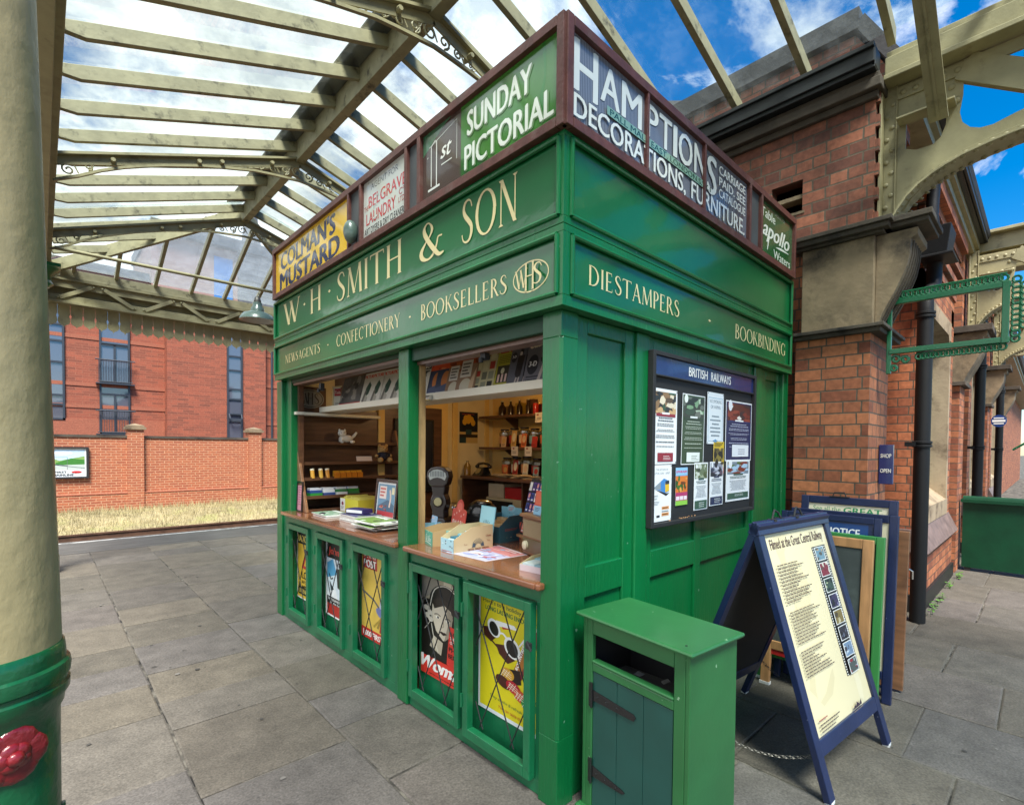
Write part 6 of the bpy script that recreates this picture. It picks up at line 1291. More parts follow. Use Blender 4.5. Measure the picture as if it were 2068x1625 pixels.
def a1(A): A.rect(20, A.ch-23, 94, A.ch-1, '#14407c'); A.text('NOTICE', 47, A.ch-17, 9.5, '#eef0f2', w=38, bold=.02)
stack('notice_a_board', 'navy board with a blue plate reading NOTICE, partly behind the green framed board', 2.03, -.14, -.73, 1.135, ('navy', 'navy'), a1, lean=.10, fw=.04)
def a2(A): A.bg('#e0d9b8'); A.rect(6, A.ch-14, 60, A.ch-12.5, '#b9ae88')
stack('cream_poster_board', 'navy framed board with a cream sheet between the NOTICE board and the GREAT board', 2.13, -.17, -.80, 1.15, ('navy', 'cream'), a2, lean=.10, fw=.05)
def a3(A): A.bg('#e2dcc0'); A.text('See all the', 6, A.ch-10, 7, '#2c8a56', w=36); A.text('GREAT', 46, A.ch-11, 8, '#2c8a56', w=46, bold=0.017)
gb_ = stack('great_poster_board', 'tallest navy board, its cream sheet reading GREAT in green letters, against the brick pier', 2.24, -.20, -.775, 1.235, ('navy', 'cream'), a3, lean=.10, fw=.05)
h = MB(); h.tube([(2.33, -.40, 1.24), (2.33, -.41, 1.265), (2.33, -.47, 1.268), (2.33, -.48, 1.24)], .004, 8); h.box(2.32, 2.345, -.50, -.38, 1.235, 1.24); h.obj('handle', 'blackmatt', gb_)
br = thing('brown_board', 'plain dark brown wooden board standing last in the stack by the pier', 'board', (2.4, -.6, 0))
b = MB(); b.beam((2.36, -.50, .02), (2.46, -.50, 1.02), .62, .03, (-1, 0, 0)) if False else b.add([(2.345, -.25, .02), (2.345, -.82, .02), (2.44, -.82, 1.03), (2.44, -.25, 1.03), (2.375, -.25, .02), (2.375, -.82, .02), (2.47, -.82, 1.03), (2.47, -.25, 1.03)], [(0, 1, 2, 3), (7, 6, 5, 4), (0, 4, 5, 1), (1, 5, 6, 2), (2, 6, 7, 3), (3, 7, 4, 0)]); b.obj('panel', 'brown_light', br, bevel=.003)
b = MB(); b.tube([(2.39, -.83, .80), (2.385, -.85, .79), (2.385, -.85, .74)], .006, 6); b.obj('hook', 'chrome', br)
# ================================================================== goods on the counter (top at z = .963)
ZC = .9632
CM = {}
def cmat(c, rough=.5):
    k = (str(c), rough)
    if k not in CM: CM[k] = pm('card_'+str(c).strip('#'), lin(c)[:3], rough)
    return CM[k]
# weighing scale
s_ = thing('weighing_scale', 'brown-black shop weighing scale with a fan shaped glass dial and round cream badge', 'scale', (.56, 1.72, ZC))
s_.rotation_euler = (0, 0, rad(32))
def sc(y, z): return (y, z)
b = MB(); b.prism([(-.07, 0), (.07, 0), (.062, .05), (.05, .07), (-.05, .07), (-.062, .05)], (-.07, 0, 0), (0, -1, 0), (0, 0, 1), -.16, 0); b.obj('base', 'bakelite', s_, bevel=.008, local=True)
b = MB(); b.prism([(-.05, .07), (.05, .07), (.047, .12), (.064, .17), (.060, .205), (.045, .24), (.055, .30), (-.055, .30), (-.045, .24), (-.060, .205), (-.064, .17), (-.047, .12)], (-.065, 0, 0), (0, -1, 0), (0, 0, 1), -.09, 0); b.obj('body', 'bakelite', s_, bevel=.008, local=True)
hp = [(-.072, .315), (-.05, .295), (.05, .295), (.072, .315), (.088, .37), (.080, .41), (.055, .435), (0, .447), (-.055, .435), (-.080, .41), (-.088, .37)]
b = MB(); b.prism(hp, (-.075, 0, 0), (0, -1, 0), (0, 0, 1), -.09, 0); hd = b.obj('dial_housing', 'bakelite', s_, bevel=.010, local=True)
b = MB(); b.prism([(-.070, .375), (-.058, .345), (-.03, .36), (0, .366), (.03, .36), (.058, .345), (.070, .375), (.062, .40), (.035, .418), (0, .424), (-.035, .418), (-.062, .40)], (-.0765, 0, 0), (0, -1, 0), (0, 0, 1), 0, .0015); dd = b.obj('dial_face', cmat('#c9cfc9', .15), s_, local=True)
b = MB()
for k in range(9): a = -.05+k*.0125; b.box(-.0795, -.0782, a, a+.004, .372, .412)
b.obj('dial_marks', cmat('#5a6468'), s_, local=True)
b = MB(); b.lathe([(.0, -.071), (.030, -.071), (.033, -.066), (.033, -.06)], (0, 0, .188), 28, axis='x'); b.obj('badge', cmat('#cfc48f', .3), s_, smooth=True, local=True)
b = MB(); b.lathe([(.036, -.06), (.040, -.072), (.034, -.074), (.032, -.068)], (0, 0, .188), 28, axis='x'); b.obj('badge_ring', 'bakelite', s_, smooth=True, local=True)
# black rounded till / tape machine behind
t = thing('cash_scale', 'low black rounded machine with a chrome top, behind the red sweet card', 'machine', (.78, 1.52, ZC))
b = MB(); b.ball((0, 0, .10), (.10, .14, .10), 24, 14); b.box(-.10, .10, -.14, .14, 0, .09); b.obj('body', 'black', t, smooth=True, local=True)
b = MB(); b.ball((-.02, -.05, .185), (.05, .07, .02), 16, 8); b.obj('tray', 'chrome', t, smooth=True, local=True)
b = MB(); b.tube([(-.08, .14, .1), (-.1, .20, .12)], .012, 8); b.ball((-.1, .21, .125), .024, 12, 8); b.obj('knob', 'chrome', t, smooth=True, local=True)

def tray(name, label, cat, c, rz, w, l, h0, h1, faces, fill=None, back=None, art=None, inner='#c9b48a'):
    """open card tray: width w (along local Y), length l (local X away from viewer), front height h0 to back height h1"""
    r = thing(name, label, cat, (c[0], c[1], ZC), rz); th = .003
    fc = faces['front']; b = MB(); b.box(0, th, -w/2, w/2, 0, h0); b.obj('front', cmat(fc), r, local=True)
    for sg, nm in ((-1, 'side_panel'), (1, 'side_panel')):
        b = MB(); b.prism([(0, 0), (l, 0), (l, h1), (l*.45, h1), (0, h0)], (0, sg*(w/2-.0), 0), (1, 0, 0), (0, 0, 1), -.0015, .0015); o = b.obj(nm, cmat(faces['side']), r, local=True)
    b = MB(); b.box(l-th, l, -w/2, w/2, 0, back or h1); b.obj('back', cmat(faces.get('back', faces['side'])), r, local=True)
    b = MB(); b.box(th, l-th, -w/2+.002, w/2-.002, 0, .003); b.obj('base', cmat(inner), r, local=True)
    if fill: fill(r)
    if art:
        for nm, O, U, V, ww, hh, fn in art(w, l, h0, h1):
            A = Art(O, U, V, ww, hh, 100, eps=.00012); fn(A); A.mb.obj(nm, 'print', r, local=True)
    return r
def fill_boxes(cols, w, l, h, nx=4, ny=2):
    def fn(r):
        for i in range(nx):
            for j in range(ny):
                b = MB(); a = .008+i*(l-.02)/nx; bb = -w/2+.004+j*(w-.008)/ny; b.box(a, a+(l-.02)/nx-.003, bb, bb+(w-.008)/ny-.003, .004, h*(.75+.12*i)); b.obj('packet', cmat(cols[(i+j) % len(cols)]), r, local=True)
    return fn
def art_spring(w, l, h0, h1):
    def front(A): A.bg('#a9d2dd'); A.blobs(8, 10, 92, A.ch-6, ['#2f4a5c', '#dfeef2', '#3f6f84'], 8, 3, .05, .15); A.dashes(8, 92, 1, 9, 1, '#b8404a')
    def side(A):
        A.bg('#cdb58c'); H = A.ch
        for k in range(15): a = PI*k/14; A.line([(52+9*math.cos(a), 9+8*math.sin(a)), (52+20*math.cos(a), 9+21*math.sin(a))], 1.1, '#33404a')
        A.poly([(33, 9), (42, 9), (43, 15), (36, 20)], '#4b5a66'); A.poly([(62, 9), (71, 9), (68, 20), (61, 15)], '#4b5a66')
        A.text('METAL MAGIC SPRING', 20, 1.4, 4.6, '#7a2c22', w=66, bold=0.018); A.text('Fun', 8, 16, 4, '#8a4030', w=9); A.text('Toy', 80, 20, 4, '#8a4030', w=9); A.text('Classic', 76, 32, 4, '#8a2c26', w=18, bold=0.018)
    return [('front_print', (-.0008, w/2, 0), FU, FV, w, h0, front), ('side_print', (0, -w/2-.0022, 0), SU, SV, l, h1*.999, side)]
def spring_side_fix(): pass
def art_spring2(w, l, h0, h1):
    L = art_spring(w, l, h0, h1); out_ = []
    for nm, O, U, V, ww, hh, fn in L:
        if nm == 'side_print': out_.append((nm, (l*.18, -w/2-.0022, 0), SU, SV, l*.82, h1*.80, fn))
        else: out_.append((nm, O, U, V, ww, hh, fn))
    return out_
tray('spring_tray', 'kraft card display tray reading Metal Magic Spring, front of the counter', 'display box', (.062, .915, 0), 0, .125, .275, .075, .135, {'front': '#a9d2dd', 'side': '#cdb58c'}, fill_boxes(['#8cc4d0', '#cfe3e6', '#2f6f86'], .125, .275, .085, 5, 2), art=art_spring2)
def art_pick(w, l, h0, h1): return [('front_print', (-.0008, w/2, 0), FU, FV, w, h0, lambda A: (A.bg('#5fb5a0'), A.text('Pick & Stix', 8, A.ch*.28, 15, '#e8f3ec', w=78, bold=0.018, shear=.3), A.line([(10, A.ch*.14), (50, A.ch*.2), (88, A.ch*.12)], 2.5, '#e8f3ec', True), A.rects([(12+k*16, A.ch*.66+(k % 2)*10, 16+k*16, A.ch*.66+4+(k % 2)*10) for k in range(5)], '#e8f3ec')))]
tray('stix_tray', 'open kraft card tray with a mint green front, left end of the right hatch counter', 'display box', (.105, 1.19, 0), rad(-14), .20, .25, .082, .105, {'front': '#5fb5a0', 'side': '#b99d72'}, fill_boxes(['#b99d72', '#c9ae84'], .2, .25, .03, 3, 3), art=art_pick)
tray('jigsaw_box', 'small blue patterned box beside the hatch post on the counter', 'display box', (.12, 1.40, 0), rad(-20), .12, .2, .09, .09, {'front': '#4a86a8', 'side': '#7fb0c4'}, fill_boxes(['#c9ae84'], .12, .2, .06, 1, 1))
def card(name, label, c, rz, w, h, col, fn, lean=.15, round_top=False, z=0):
    r = thing(name, label, 'display card', (c[0], c[1], ZC+z), rz); b = MB(); pts = [(-w/2, 0), (w/2, 0), (w/2, h*.72)]
    if round_top: pts += [(w*.3, h*.76)]+[(w*.26*math.cos(a), h*.76+h*.24*math.sin(a)) for a in [k*PI/8 for k in range(9)]]+[(-w*.3, h*.76), (-w/2, h*.72)]
    else: pts = [(-w/2, 0), (w/2, 0), (w/2, h), (-w/2, h)]
    V = Vector((lean, 0, 1)).normalized(); b.prism(pts, (0, 0, 0), (0, -1, 0), V, 0, .004); b.obj('card', cmat(col), r, local=True)
    A = Art(Vector((0, w/2, 0))+Vector((0, -1, 0)).cross(V).normalized()*.0042, (0, -1, 0), V, w, h, 100, eps=.00012); fn(A); A.mb.obj('print', 'print', r, local=True); return r
card('sweet_card', 'red sweet display card with a round top reading Pick & Stix', (.36, 1.25, 0), rad(-10), .20, .25, '#c4483c', lambda A: (A.ell(50, A.ch*.80, 18, 15, '#d9695a'), A.text('Pick & Stix', 8, A.ch*.36, 12, '#f2e6da', w=84, bold=0.018, shear=.3), A.line([(20, A.ch*.28), (80, A.ch*.30)], 3, '#f2e6da'), A.rects([(15+k*17, A.ch*(.55+.06*(k % 3)), 18+k*17, A.ch*(.60+.06*(k % 3))) for k in range(5)], '#f2e6da')), round_top=True)
card('spring_card', 'pale blue upright card with a spring picture behind the Metal Magic Spring tray', (.34, .935, 0), rad(-4), .15, .235, '#8dc3cf', lambda A: (A.rect(4, 4, 96, A.ch-4, '#9ed0da'), [A.line([(50+16*math.cos(a), A.ch*.42+14*math.sin(a)), (50+36*math.cos(a), A.ch*.42+36*math.sin(a))], 2.2, '#2f3f4c') for a in [PI*k/10 for k in range(11)]], A.poly([(20, 40), (36, 40), (38, 58), (26, 62)], '#bfe0e6'), A.poly([(64, 40), (80, 40), (74, 62), (62, 58)], '#bfe0e6'), A.dashes(18, 84, 8, 28, 3, '#c46a5a')))
card('bubble_box', 'small light blue box with an oval child picture in front of the scale', (.30, 1.43, 0), rad(-14), .10, .13, '#8ab6dc', lambda A: (A.bg('#9cc4e6'), A.ell(60, 44, 26, 30, '#4a3f8c'), A.ell(62, 44, 18, 22, '#d99a6a'), A.rect(8, A.ch-22, 50, A.ch-8, '#e6eef6'), A.dashes(10, 48, A.ch-20, A.ch-10, 2, '#c24a5a')), lean=.12)
dark = tray('puzzle_display', 'dark teal card display of small wooden puzzles with a rounded header', 'display box', (.43, 1.00, 0), rad(4), .18, .20, .10, .16, {'front': '#2f5560', 'side': '#35606c', 'back': '#5e98a8'}, fill_boxes(['#c9a06a', '#b58a54', '#d0b080'], .18, .2, .12, 4, 4), back=.20)
A = Art((.1965, .09, .12), FU, FV, .18, .08, 100, eps=.0002); A.bg('#6fa9b8'); A.ell(50, 40, 20, 13, '#86bccb'); A.dashes(36, 64, 30, 46, 3, '#b8504a'); A.blobs(6, 4, 94, 26, ['#8a3a3a', '#d9c4a0', '#2f3f4c', '#e0e6e6'], 12, 4, .02, .06); A.mb.obj('header_print', 'print', dark, local=True)
A = Art((0, -.0922, .0), SU, SV, .20, .10, 100, eps=.0002); A.rect(2, 4, 98, 46, '#35606c'); A.dashes(24, 84, 34, 42, 2, '#b85c50'); A.blobs(20, 8, 90, 28, ['#8a3a3a', '#d9c4a0', '#2a2a30'], 8, 7, .03, .09); A.mb.obj('side_print', 'print', dark, local=True)
# flat leaflet
r = thing('printed_leaflet', 'pink and lilac printed leaflet lying flat on the brown counter', 'leaflet', (.2, .75, ZC))
P4 = [(.055, .915), (.075, .585), (.345, .56), (.40, .865)]
class ArtF(Art):
    def P(s, x, y, k=None):
        u, v = x/100, y/100; a, b_, c, d = [Vector((*p, 0)) for p in P4]; p = (a*(1-u)+b_*u)*(1-v)+(d*(1-u)+c*u)*v; return p+Vector((0, 0, ZC+.0012+s.eps*(k if k is not None else s.k)))
b = MB(); b.c = lin('#d8d8e6'); b.add([(*p, ZC+.0002) for p in P4]+[(*p, ZC+.0011) for p in P4], [(0, 3, 2, 1)[::-1], (4, 5, 6, 7), (0, 1, 5, 4), (1, 2, 6, 5), (2, 3, 7, 6), (3, 0, 4, 7)]); b.obj('sheet', 'print', r)
A = ArtF((0, 0, ZC), (0, -1, 0), (1, 0, 0), 1, 1, 100, eps=.00009); A.ch = 100; A.sy = .01
A.rect(3, 3, 97, 97, '#c3c6ea'); A.rect(3, 60, 97, 97, '#d98a92'); A.blobs(6, 50, 94, 92, ['#b83242', '#e6b4ba', '#9fb4d8', '#c24a58'], 16, 3, .04, .14); A.blobs(8, 6, 92, 52, ['#aeb6e2', '#d8dcf2', '#e8ecf6', '#b86a80'], 14, 5, .05, .2); A.ell(40, 30, 16, 9, '#eef0f8'); A.line([(30, 24), (46, 30), (56, 26)], 3, '#a83a4a'); A.dashes(50, 92, 80, 96, 2, '#f4e8ea'); A.obj('print', r)
# wireless
rd = thing('wireless_radio', 'vintage brown wireless with a woven speaker cloth and cream knob on the counter', 'radio', (.315, .455, ZC), rad(-14))
b = MB(); b.prism([(-.17, .0), (.17, 0), (.17, .205), (-.17, .205)], (0, 0, 0), (0, -1, 0), (0, 0, 1), -.14, 0); b.obj('cabinet', 'brown_light', rd, bevel=.014, local=True)
b = MB(); b.prism([(-.185, .205), (.185, .205), (.18, .225), (-.18, .225)], (-.012, 0, 0), (0, -1, 0), (0, 0, 1), -.16, 0); b.obj('top', 'brown_light', rd, bevel=.008, local=True)
b = MB(); b.box(-.004, 0, -.145, .145, .105, .195); b.obj('speaker_cloth', pm('speaker_cloth', (.33, .25, .14), .9, bump=1, bs=260), rd, local=True)
b = MB(); b.box(-.006, 0, -.15, .15, .02, .095); b.obj('dial_panel', cmat('#5d5036', .3), rd, bevel=.003, local=True)
b = MB()
for y in (.11, -.11): b.lathe([(.026, -.006), (.024, -.018), (.018, -.022), (0, -.022)], (0, y, .055), 20, axis='x')
b.objs('knob', cmat('#cfc8a8', .3), rd, smooth=True, local=True)
# easel with key rings
ez = thing('keyring_board', 'dark board of coloured name key rings leaning on a small wooden easel behind the wireless', 'display board', (.50, .70, ZC), rad(-16))
b = MB(); b.beam((0, .13, 0), (.10, .10, .36), .014, .014); b.beam((0, -.13, 0), (.10, -.10, .36), .014, .014); b.beam((.22, 0, 0), (.10, 0, .36), .014, .014); b.box(-.02, .03, -.15, .15, .045, .06); b.obj('easel', 'pine', ez, local=True)
V = Vector((.27, 0, 1)).normalized(); b = MB(); b.prism([(-.14, 0), (.14, 0), (.14, .34), (-.14, .34)], (0, 0, .062), (0, -1, 0), V, 0, .008); b.obj('board', 'blackmatt', ez, local=True)
A = Art(Vector((0, .14, .062))+Vector((0, -1, 0)).cross(V).normalized()*.0085, (0, -1, 0), V, .28, .34, 100, eps=.00015); rq = random.Random(4)
for row in range(5):
    for k in range(6):
        x, y = 6+k*15.5, 4+row*23; c = rq.choice(['#2f4a9c', '#d96a5a', '#e8e4dc', '#8ab0d8', '#c24a58', '#e0d0c0', '#5a3a8c']); A.rect(x, y, x+12, y+19, c); A.ell(x+6, y+12, 4, 5, rq.choice(['#f0ece4', '#e8a08c', '#1f2a5a'])); A.rect(x+2, y+2, x+10, y+5, '#e8e4dc')
A.mb.obj('key_rings', 'print', ez, local=True)
tray('corner_tray', 'pale card tray with a red and white front beside the kiosk corner post', 'display box', (.09, .25, 0), rad(6), .17, .20, .03, .055, {'front': '#d8c8cc', 'side': '#d8c69a'}, fill_boxes(['#8ab0b8', '#c9d8d8'], .16, .2, .05, 2, 2))
card('robot_box', 'small red and blue boxed toy standing on the wireless', (.36, .50, 0), rad(-14), .08, .13, '#c9503c', lambda A: (A.rect(0, 0, 100, 60, '#8cc0dc'), A.rect(10, 70, 90, A.ch-8, '#d9694f'), A.dashes(16, 84, 20, 50, 3, '#2f3f6c')), z=.225)

# left hatch counter
def framed(name, label, O, U, V, w, h, fr_, fn, t=.016, depth=.014, lone='picture frame'):
    r = thing(name, label, lone, O); O, U, V = Vector(O), Vector(U).normalized(), Vector(V).normalized(); n = U.cross(V)
    b = MB()
    for poly in ([(0, 0), (w, 0), (w, t), (0, t)], [(0, h-t), (w, h-t), (w, h), (0, h)], [(0, t), (t, t), (t, h-t), (0, h-t)], [(w-t, t), (w, t), (w, h-t), (w-t, h-t)]): b.prism(poly, O, U, V, 0, depth)
    b.obj('frame', fr_, r, bevel=.002); b = MB(); b.c = lin('#e4e4e0'); b.prism([(t, t), (w-t, t), (w-t, h-t), (t, h-t)], O, U, V, .001, .006); b.obj('mount', 'print', r)
    A = Art(O+U*t+V*t+n*.0062, U, V, w-2*t, h-2*t, 100, eps=.00012); fn(A); A.obj('picture', r); return r
framed('picture_frame', 'black framed sky blue picture with pink figures standing on the left hatch counter', (.36, 2.38, ZC), (0, -1, 0), (.10, 0, 1), .345, .33, 'black', lambda A: (A.bg('#e6e8e6'), A.rect(5, 5, 95, A.ch-5, '#6c98b4'), A.rect(5, 5, 95, 18, '#c2454a'), A.poly([(5, 18), (95, 18), (95, 36), (60, 50), (5, 30)], '#4a6c84'), A.rect(12, A.ch-44, 50, A.ch-10, '#ecdcd4'), A.dashes(15, 47, A.ch-40, A.ch-13, 3, '#c8433c', th=.5), A.rect(78, A.ch-30, 92, A.ch-12, '#e8dfb8'), A.line([(70, 30), (74, 56), (68, 76)], 7, '#e6cdbf', True), A.blobs(16, 16, 56, 34, ['#c9584a', '#dfa08c', '#8a3a34'], 9, 3)), t=.026)
framed('picture_frame', 'narrow black framed pink notice at the far left of the hatch beside the brown rack', (.085, 3.30, ZC), (0, -1, 0), (.04, 0, 1), .13, .27, 'black', lambda A: (A.bg('#c98a9a'), A.dashes(14, 86, 40, A.ch-30, 8, '#9a5a6c')), t=.014) 
yb = thing('card_box', 'yellow cardboard box with a white printed end on the left hatch counter', 'box', (.5, 2.98, ZC)); b = MB(); b.box(.38, .383, 2.72, 3.08, ZC, ZC+.12); b.box(.62, .623, 2.72, 3.08, ZC, ZC+.13); b.box(.383, .62, 2.72, 2.723, ZC, ZC+.12); b.box(.383, .62, 3.077, 3.08, ZC, ZC+.12); b.box(.383, .62, 2.723, 3.077, ZC, ZC+.003); b.obj('body', 'yellow', yb)
A = Art((.3795, 3.078, ZC+.002), FU, FV, .10, .115, 100, eps=.0002); A.bg('#e6e6e2'); A.ell(50, 70, 22, 16, '#8a3a4c'); A.dashes(16, 84, 18, 46, 3, '#6a6a70'); A.obj('end_label', yb)
b = MB(); rb = random.Random(3)
for k in range(9): y = 2.74+k*.036; b.box(.40, .60, y, y+.02, ZC+.01, ZC+.125+rb.uniform(0, .02))
b.obj('packets', cmat('#d8cf6a'), yb)
# piles of magazines and leaflets
def pile(label, cx, cy, n, w, l, cols, seed, spread=.01, name='magazine_pile'):
    r = thing(name, label, 'magazines', (cx, cy, ZC)); rr = random.Random(seed); z = 0
    for k in range(n):
        h = rr.uniform(.004, .008); a = rr.uniform(-.25, .25)*(spread*12); o = MB(Matrix.Translation((rr.uniform(-spread, spread), rr.uniform(-spread, spread), z)) @ Matrix.Rotation(a, 4, 'Z'))
        o.c = lin('#dcdcd8'); o.box(-w/2, w/2, -l/2, l/2, 0, h); o.obj('magazine', 'print', r, local=True); z += h+.0003
        if k >= n-3 or spread > .02:
            A = Art((-w/2, l/2, 0), (0, -1, 0), (1, 0, 0), l, w, 100, eps=.0002); A.mb.M = o.M @ Matrix.Translation((0, 0, h+.0001)); A.bg(cols[k % len(cols)]); A.blobs(3, 3, 97, A.ch-3, cols+['#e6e8e6', '#2a2c30'], 7, seed+k, .06, .25); A.rect(6, A.ch-16, 70, A.ch-6, '#eef0ee'); A.mb.obj('cover', 'print', r, local=True)
    return r
pile('low pile of booklets with green covers on the left hatch counter by the brown rack', .19, 2.80, 4, .21, .30, ['#8aa890', '#2f4a3c', '#c9d0cc'], 4, .012)
pile('tall pile of dark covered magazines in front of the yellow box', .24, 2.36, 9, .21, .29, ['#2a3138', '#6a7a4c', '#3f3a6c'], 9, .008)
pile('loose spread of green and white leaflets next to the hatch post', .17, 1.92, 11, .20, .28, ['#2f6a50', '#dfe3df', '#7a9a50', '#3a4440'], 14, .055)
bx_ = thing('leaflet_box', 'purple and white folded box lying on the dark magazine pile', 'box', (.24, 2.42, 1.02)); b = MB(Matrix.Rotation(.3, 4, 'Z')); b.box(-.05, .05, -.11, .08, .0, .035); b.obj('box', cmat('#3a3468'), bx_, local=True); b = MB(Matrix.Rotation(.3, 4, 'Z')); b.box(-.052, -.05, -.10, .07, .006, .028); b.obj('label_strip', 'paper', bx_, local=True)

# ================================================================== stepped brown rack on the end wall
rk = thing('display_rack', 'dark brown stepped wooden display rack against the end wall inside the left hatch', 'display rack', (.6, 3.35, ZC))
b = MB(); b.box(.06, 1.16, 3.452, 3.468, .72, 1.90); b.obj('back_panel', 'brown', rk)
b = MB()
for x in (.10, 1.10): b.prism([(3.10, .965), (3.45, .965), (3.45, 1.72), (3.40, 1.72)], (x, 0, 0), (0, 1, 0), (0, 0, 1), -.012, .012)
b.objs('side_panel', 'brown_light', rk, bevel=.003)
RZ = [(1.575, 3.36), (1.39, 3.30), (1.25, 3.24), (1.09, 3.17), (.975, 3.12)]
for z, y in RZ:
    s = MB(); s.box(.112, 1.09, y, 3.45, z-.014, z); s.box(.112, 1.09, y-.006, y, z-.016, z+.014); s.obj('rack_shelf', 'brown', rk, bevel=.002)
def on_rack(z, y): return y
# toys
tc_ = thing('plush_cat', 'white plush cat sitting on the top step of the brown rack', 'soft toy', (.56, 3.36, 1.577))
b = MB(); b.ball((0, 0, .045), (.060, .035, .036), 18, 12); b.ball((-.052, 0, .035), (.022, .030, .034), 12, 8); b.ball((-.045, -.004, .095), (.040, .034, .033), 18, 12); b.ball((-.066, -.016, .085), (.016, .016, .012), 10, 7); b.ball((-.025, -.018, .122), (.011, .007, .015), 8, 6); b.ball((-.066, .006, .122), (.011, .007, .015), 8, 6)
b.ball((-.055, -.03, .012), (.014, .022, .012), 10, 7); b.ball((.045, -.03, .014), (.026, .014, .016), 10, 7); b.tube([(.052, 0, .05), (.078, 0, .075), (.094, 0, .098)], [.013, .014, .012], 8); b.ball((.095, 0, .10), .013, 8, 6); b.obj('body', 'plush_white', tc_, smooth=True, local=True)
b = MB(); b.ball((-.062, -.033, .10), .0042, 8, 6); b.ball((-.040, -.036, .101), .0042, 8, 6); b.ball((-.078, -.022, .088), .004, 8, 6); b.obj('eyes_and_nose', 'black', tc_, local=True)
td = thing('teddy_bear', 'tan teddy bear in a dark jumper seated on the second step of the brown rack', 'soft toy', (.895, 3.27, 1.392))
b = MB(); b.ball((0, 0, .13), (.046, .04, .040), 18, 12); b.ball((0, -.036, .120), (.020, .018, .015), 10, 8); b.ball((-.037, 0, .165), (.017, .009, .017), 10, 7); b.ball((.037, 0, .165), (.017, .009, .017), 10, 7)
b.ball((-.05, -.045, .024), (.026, .034, .026), 12, 8); b.ball((.05, -.045, .024), (.026, .034, .026), 12, 8); b.ball((-.075, -.01, .065), (.018, .018, .016), 10, 7); b.ball((.075, -.01, .065), (.018, .018, .016), 10, 7); b.obj('body', 'plush_tan', td, smooth=True, local=True)
b = MB(); b.ball((0, 0, .06), (.052, .042, .052), 18, 12); b.tube([(-.035, 0, .08), (-.068, -.008, .066)], [.022, .018], 8); b.tube([(.035, 0, .08), (.068, -.008, .066)], [.022, .018], 8); b.obj('jumper', 'plush_dark', td, smooth=True, local=True)
b = MB(); b.ball((-.016, -.036, .142), .004, 8, 6); b.ball((.016, -.036, .142), .004, 8, 6); b.ball((0, -.054, .126), .005, 8, 6); b.obj('eyes_and_nose', 'black', td, local=True)
wc = MB(); wc.prism([(0, 0), (.16, 0), (.16, .045), (0, .045)], (.63, 3.292, 1.405), (1, 0, 0), (0, .3, 1), 0, .002); tagp(wc.obj('blank_card', cmat('#c9b8b0')), 'blank pale card lying on the second step of the brown rack', 'card')
for k, (x, c) in enumerate(((.20, '#d9a03a'), (.275, '#e0b04a'), (.335, '#d8943a'))):
    lb = ('upright orange packet nearest the rack side panel', 'upright orange packet in the middle of three on the rack', 'upright orange packet beside the packets lying flat on the rack')[k]
    t = thing('sweet_packet', lb, 'packet', (x, 3.245, 1.252), group='upright orange packets on the rack'); b = MB(); b.tube([(0, 0, 0), (0, .02, .075)], .018, 12); b.obj('tube', cmat(c, .35), t, local=True); b = MB(); b.tube([(0, .0185, .072), (0, .022, .086)], .0185, 12); b.obj('cap', cmat('#e8e0c8', .4), t, local=True)
for k in range(2):
    b = MB(); 
    for j in range(5): b.box(.39+j*.055, .44+j*.055, 3.22+k*.03, 3.245+k*.03, 1.252, 1.30+k*.018)
    tagp(b.obj('packet_row', cmat(('#c9781f', '#d99a2a')[k], .35)), ('front row of flat orange packets on the third step of the rack', 'back row of flat golden packets on the third step of the rack')[k], 'packets')
cols = ['#2f8a3c', '#2f4a8c', '#d8dce0', '#3a7a4c']
for k in range(4):
    b = MB(); b.c = lin(cols[k]); b.box(.15+k*.115, .255+k*.115, 3.165, 3.26, 1.092, 1.125); b.c = lin(cols[(k+1) % 4]); b.box(.15+k*.115, .255+k*.115, 3.175, 3.26, 1.1255, 1.150); b.c = lin('#c9ccd4'); b.box(.155+k*.115, .25+k*.115, 3.185, 3.26, 1.1505, 1.168)
    tagp(b.obj('pencil_box_stack', 'print'), 'stack of small printed packets on the fourth rack step, '+('nearest the rack side', 'second from the side', 'third from the side', 'furthest right')[k], 'packets', 'stacks of packets on the fourth rack step')
# plaques on the end wall
pq = thing('oval_plaque', 'dark plaque with a pale oval monogram above the brown rack', 'plaque', (.2, 3.45, 1.95)); b = MB(); b.box(.10, .40, 3.455, 3.468, 1.852, 2.10); b.obj('board', 'brown', pq)
A = Art((.10, 3.4545, 1.852), SU, SV, .30, .248, 100, eps=.0003); A.ell(50, 46, 44, 30, '#8f8c84', 30); A.ring(50, 46, 40, 27, 2, '#3a302a'); A.serif('W', 24, 30, 32, '#3a302a', w=26); A.serif('H', 42, 28, 36, '#3a302a', w=18); A.serif('S', 60, 30, 32, '#3a302a', w=16); A.obj('print', pq)
b = MB(); b.box(.06, .10, 3.40, 3.469, .97, 2.28); b.obj('interior_frame', 'cream', kk)
framed('small_sign', 'small cream framed card with a red heading at the end of the magazine shelf', (.40, 3.28, 1.873), (.25, -1, 0), (0, 0, 1), .16, .23, 'cream', lambda A: (A.bg('#d8d4c8'), A.rect(8, A.ch-58, 92, A.ch-8, '#a82a38'), A.text('Today', 14, A.ch-44, 20, '#e8dcd4', w=70, bold=0.018), A.dashes(16, 84, 20, 50, 4, '#6a6460')), t=.012, lone='sign')

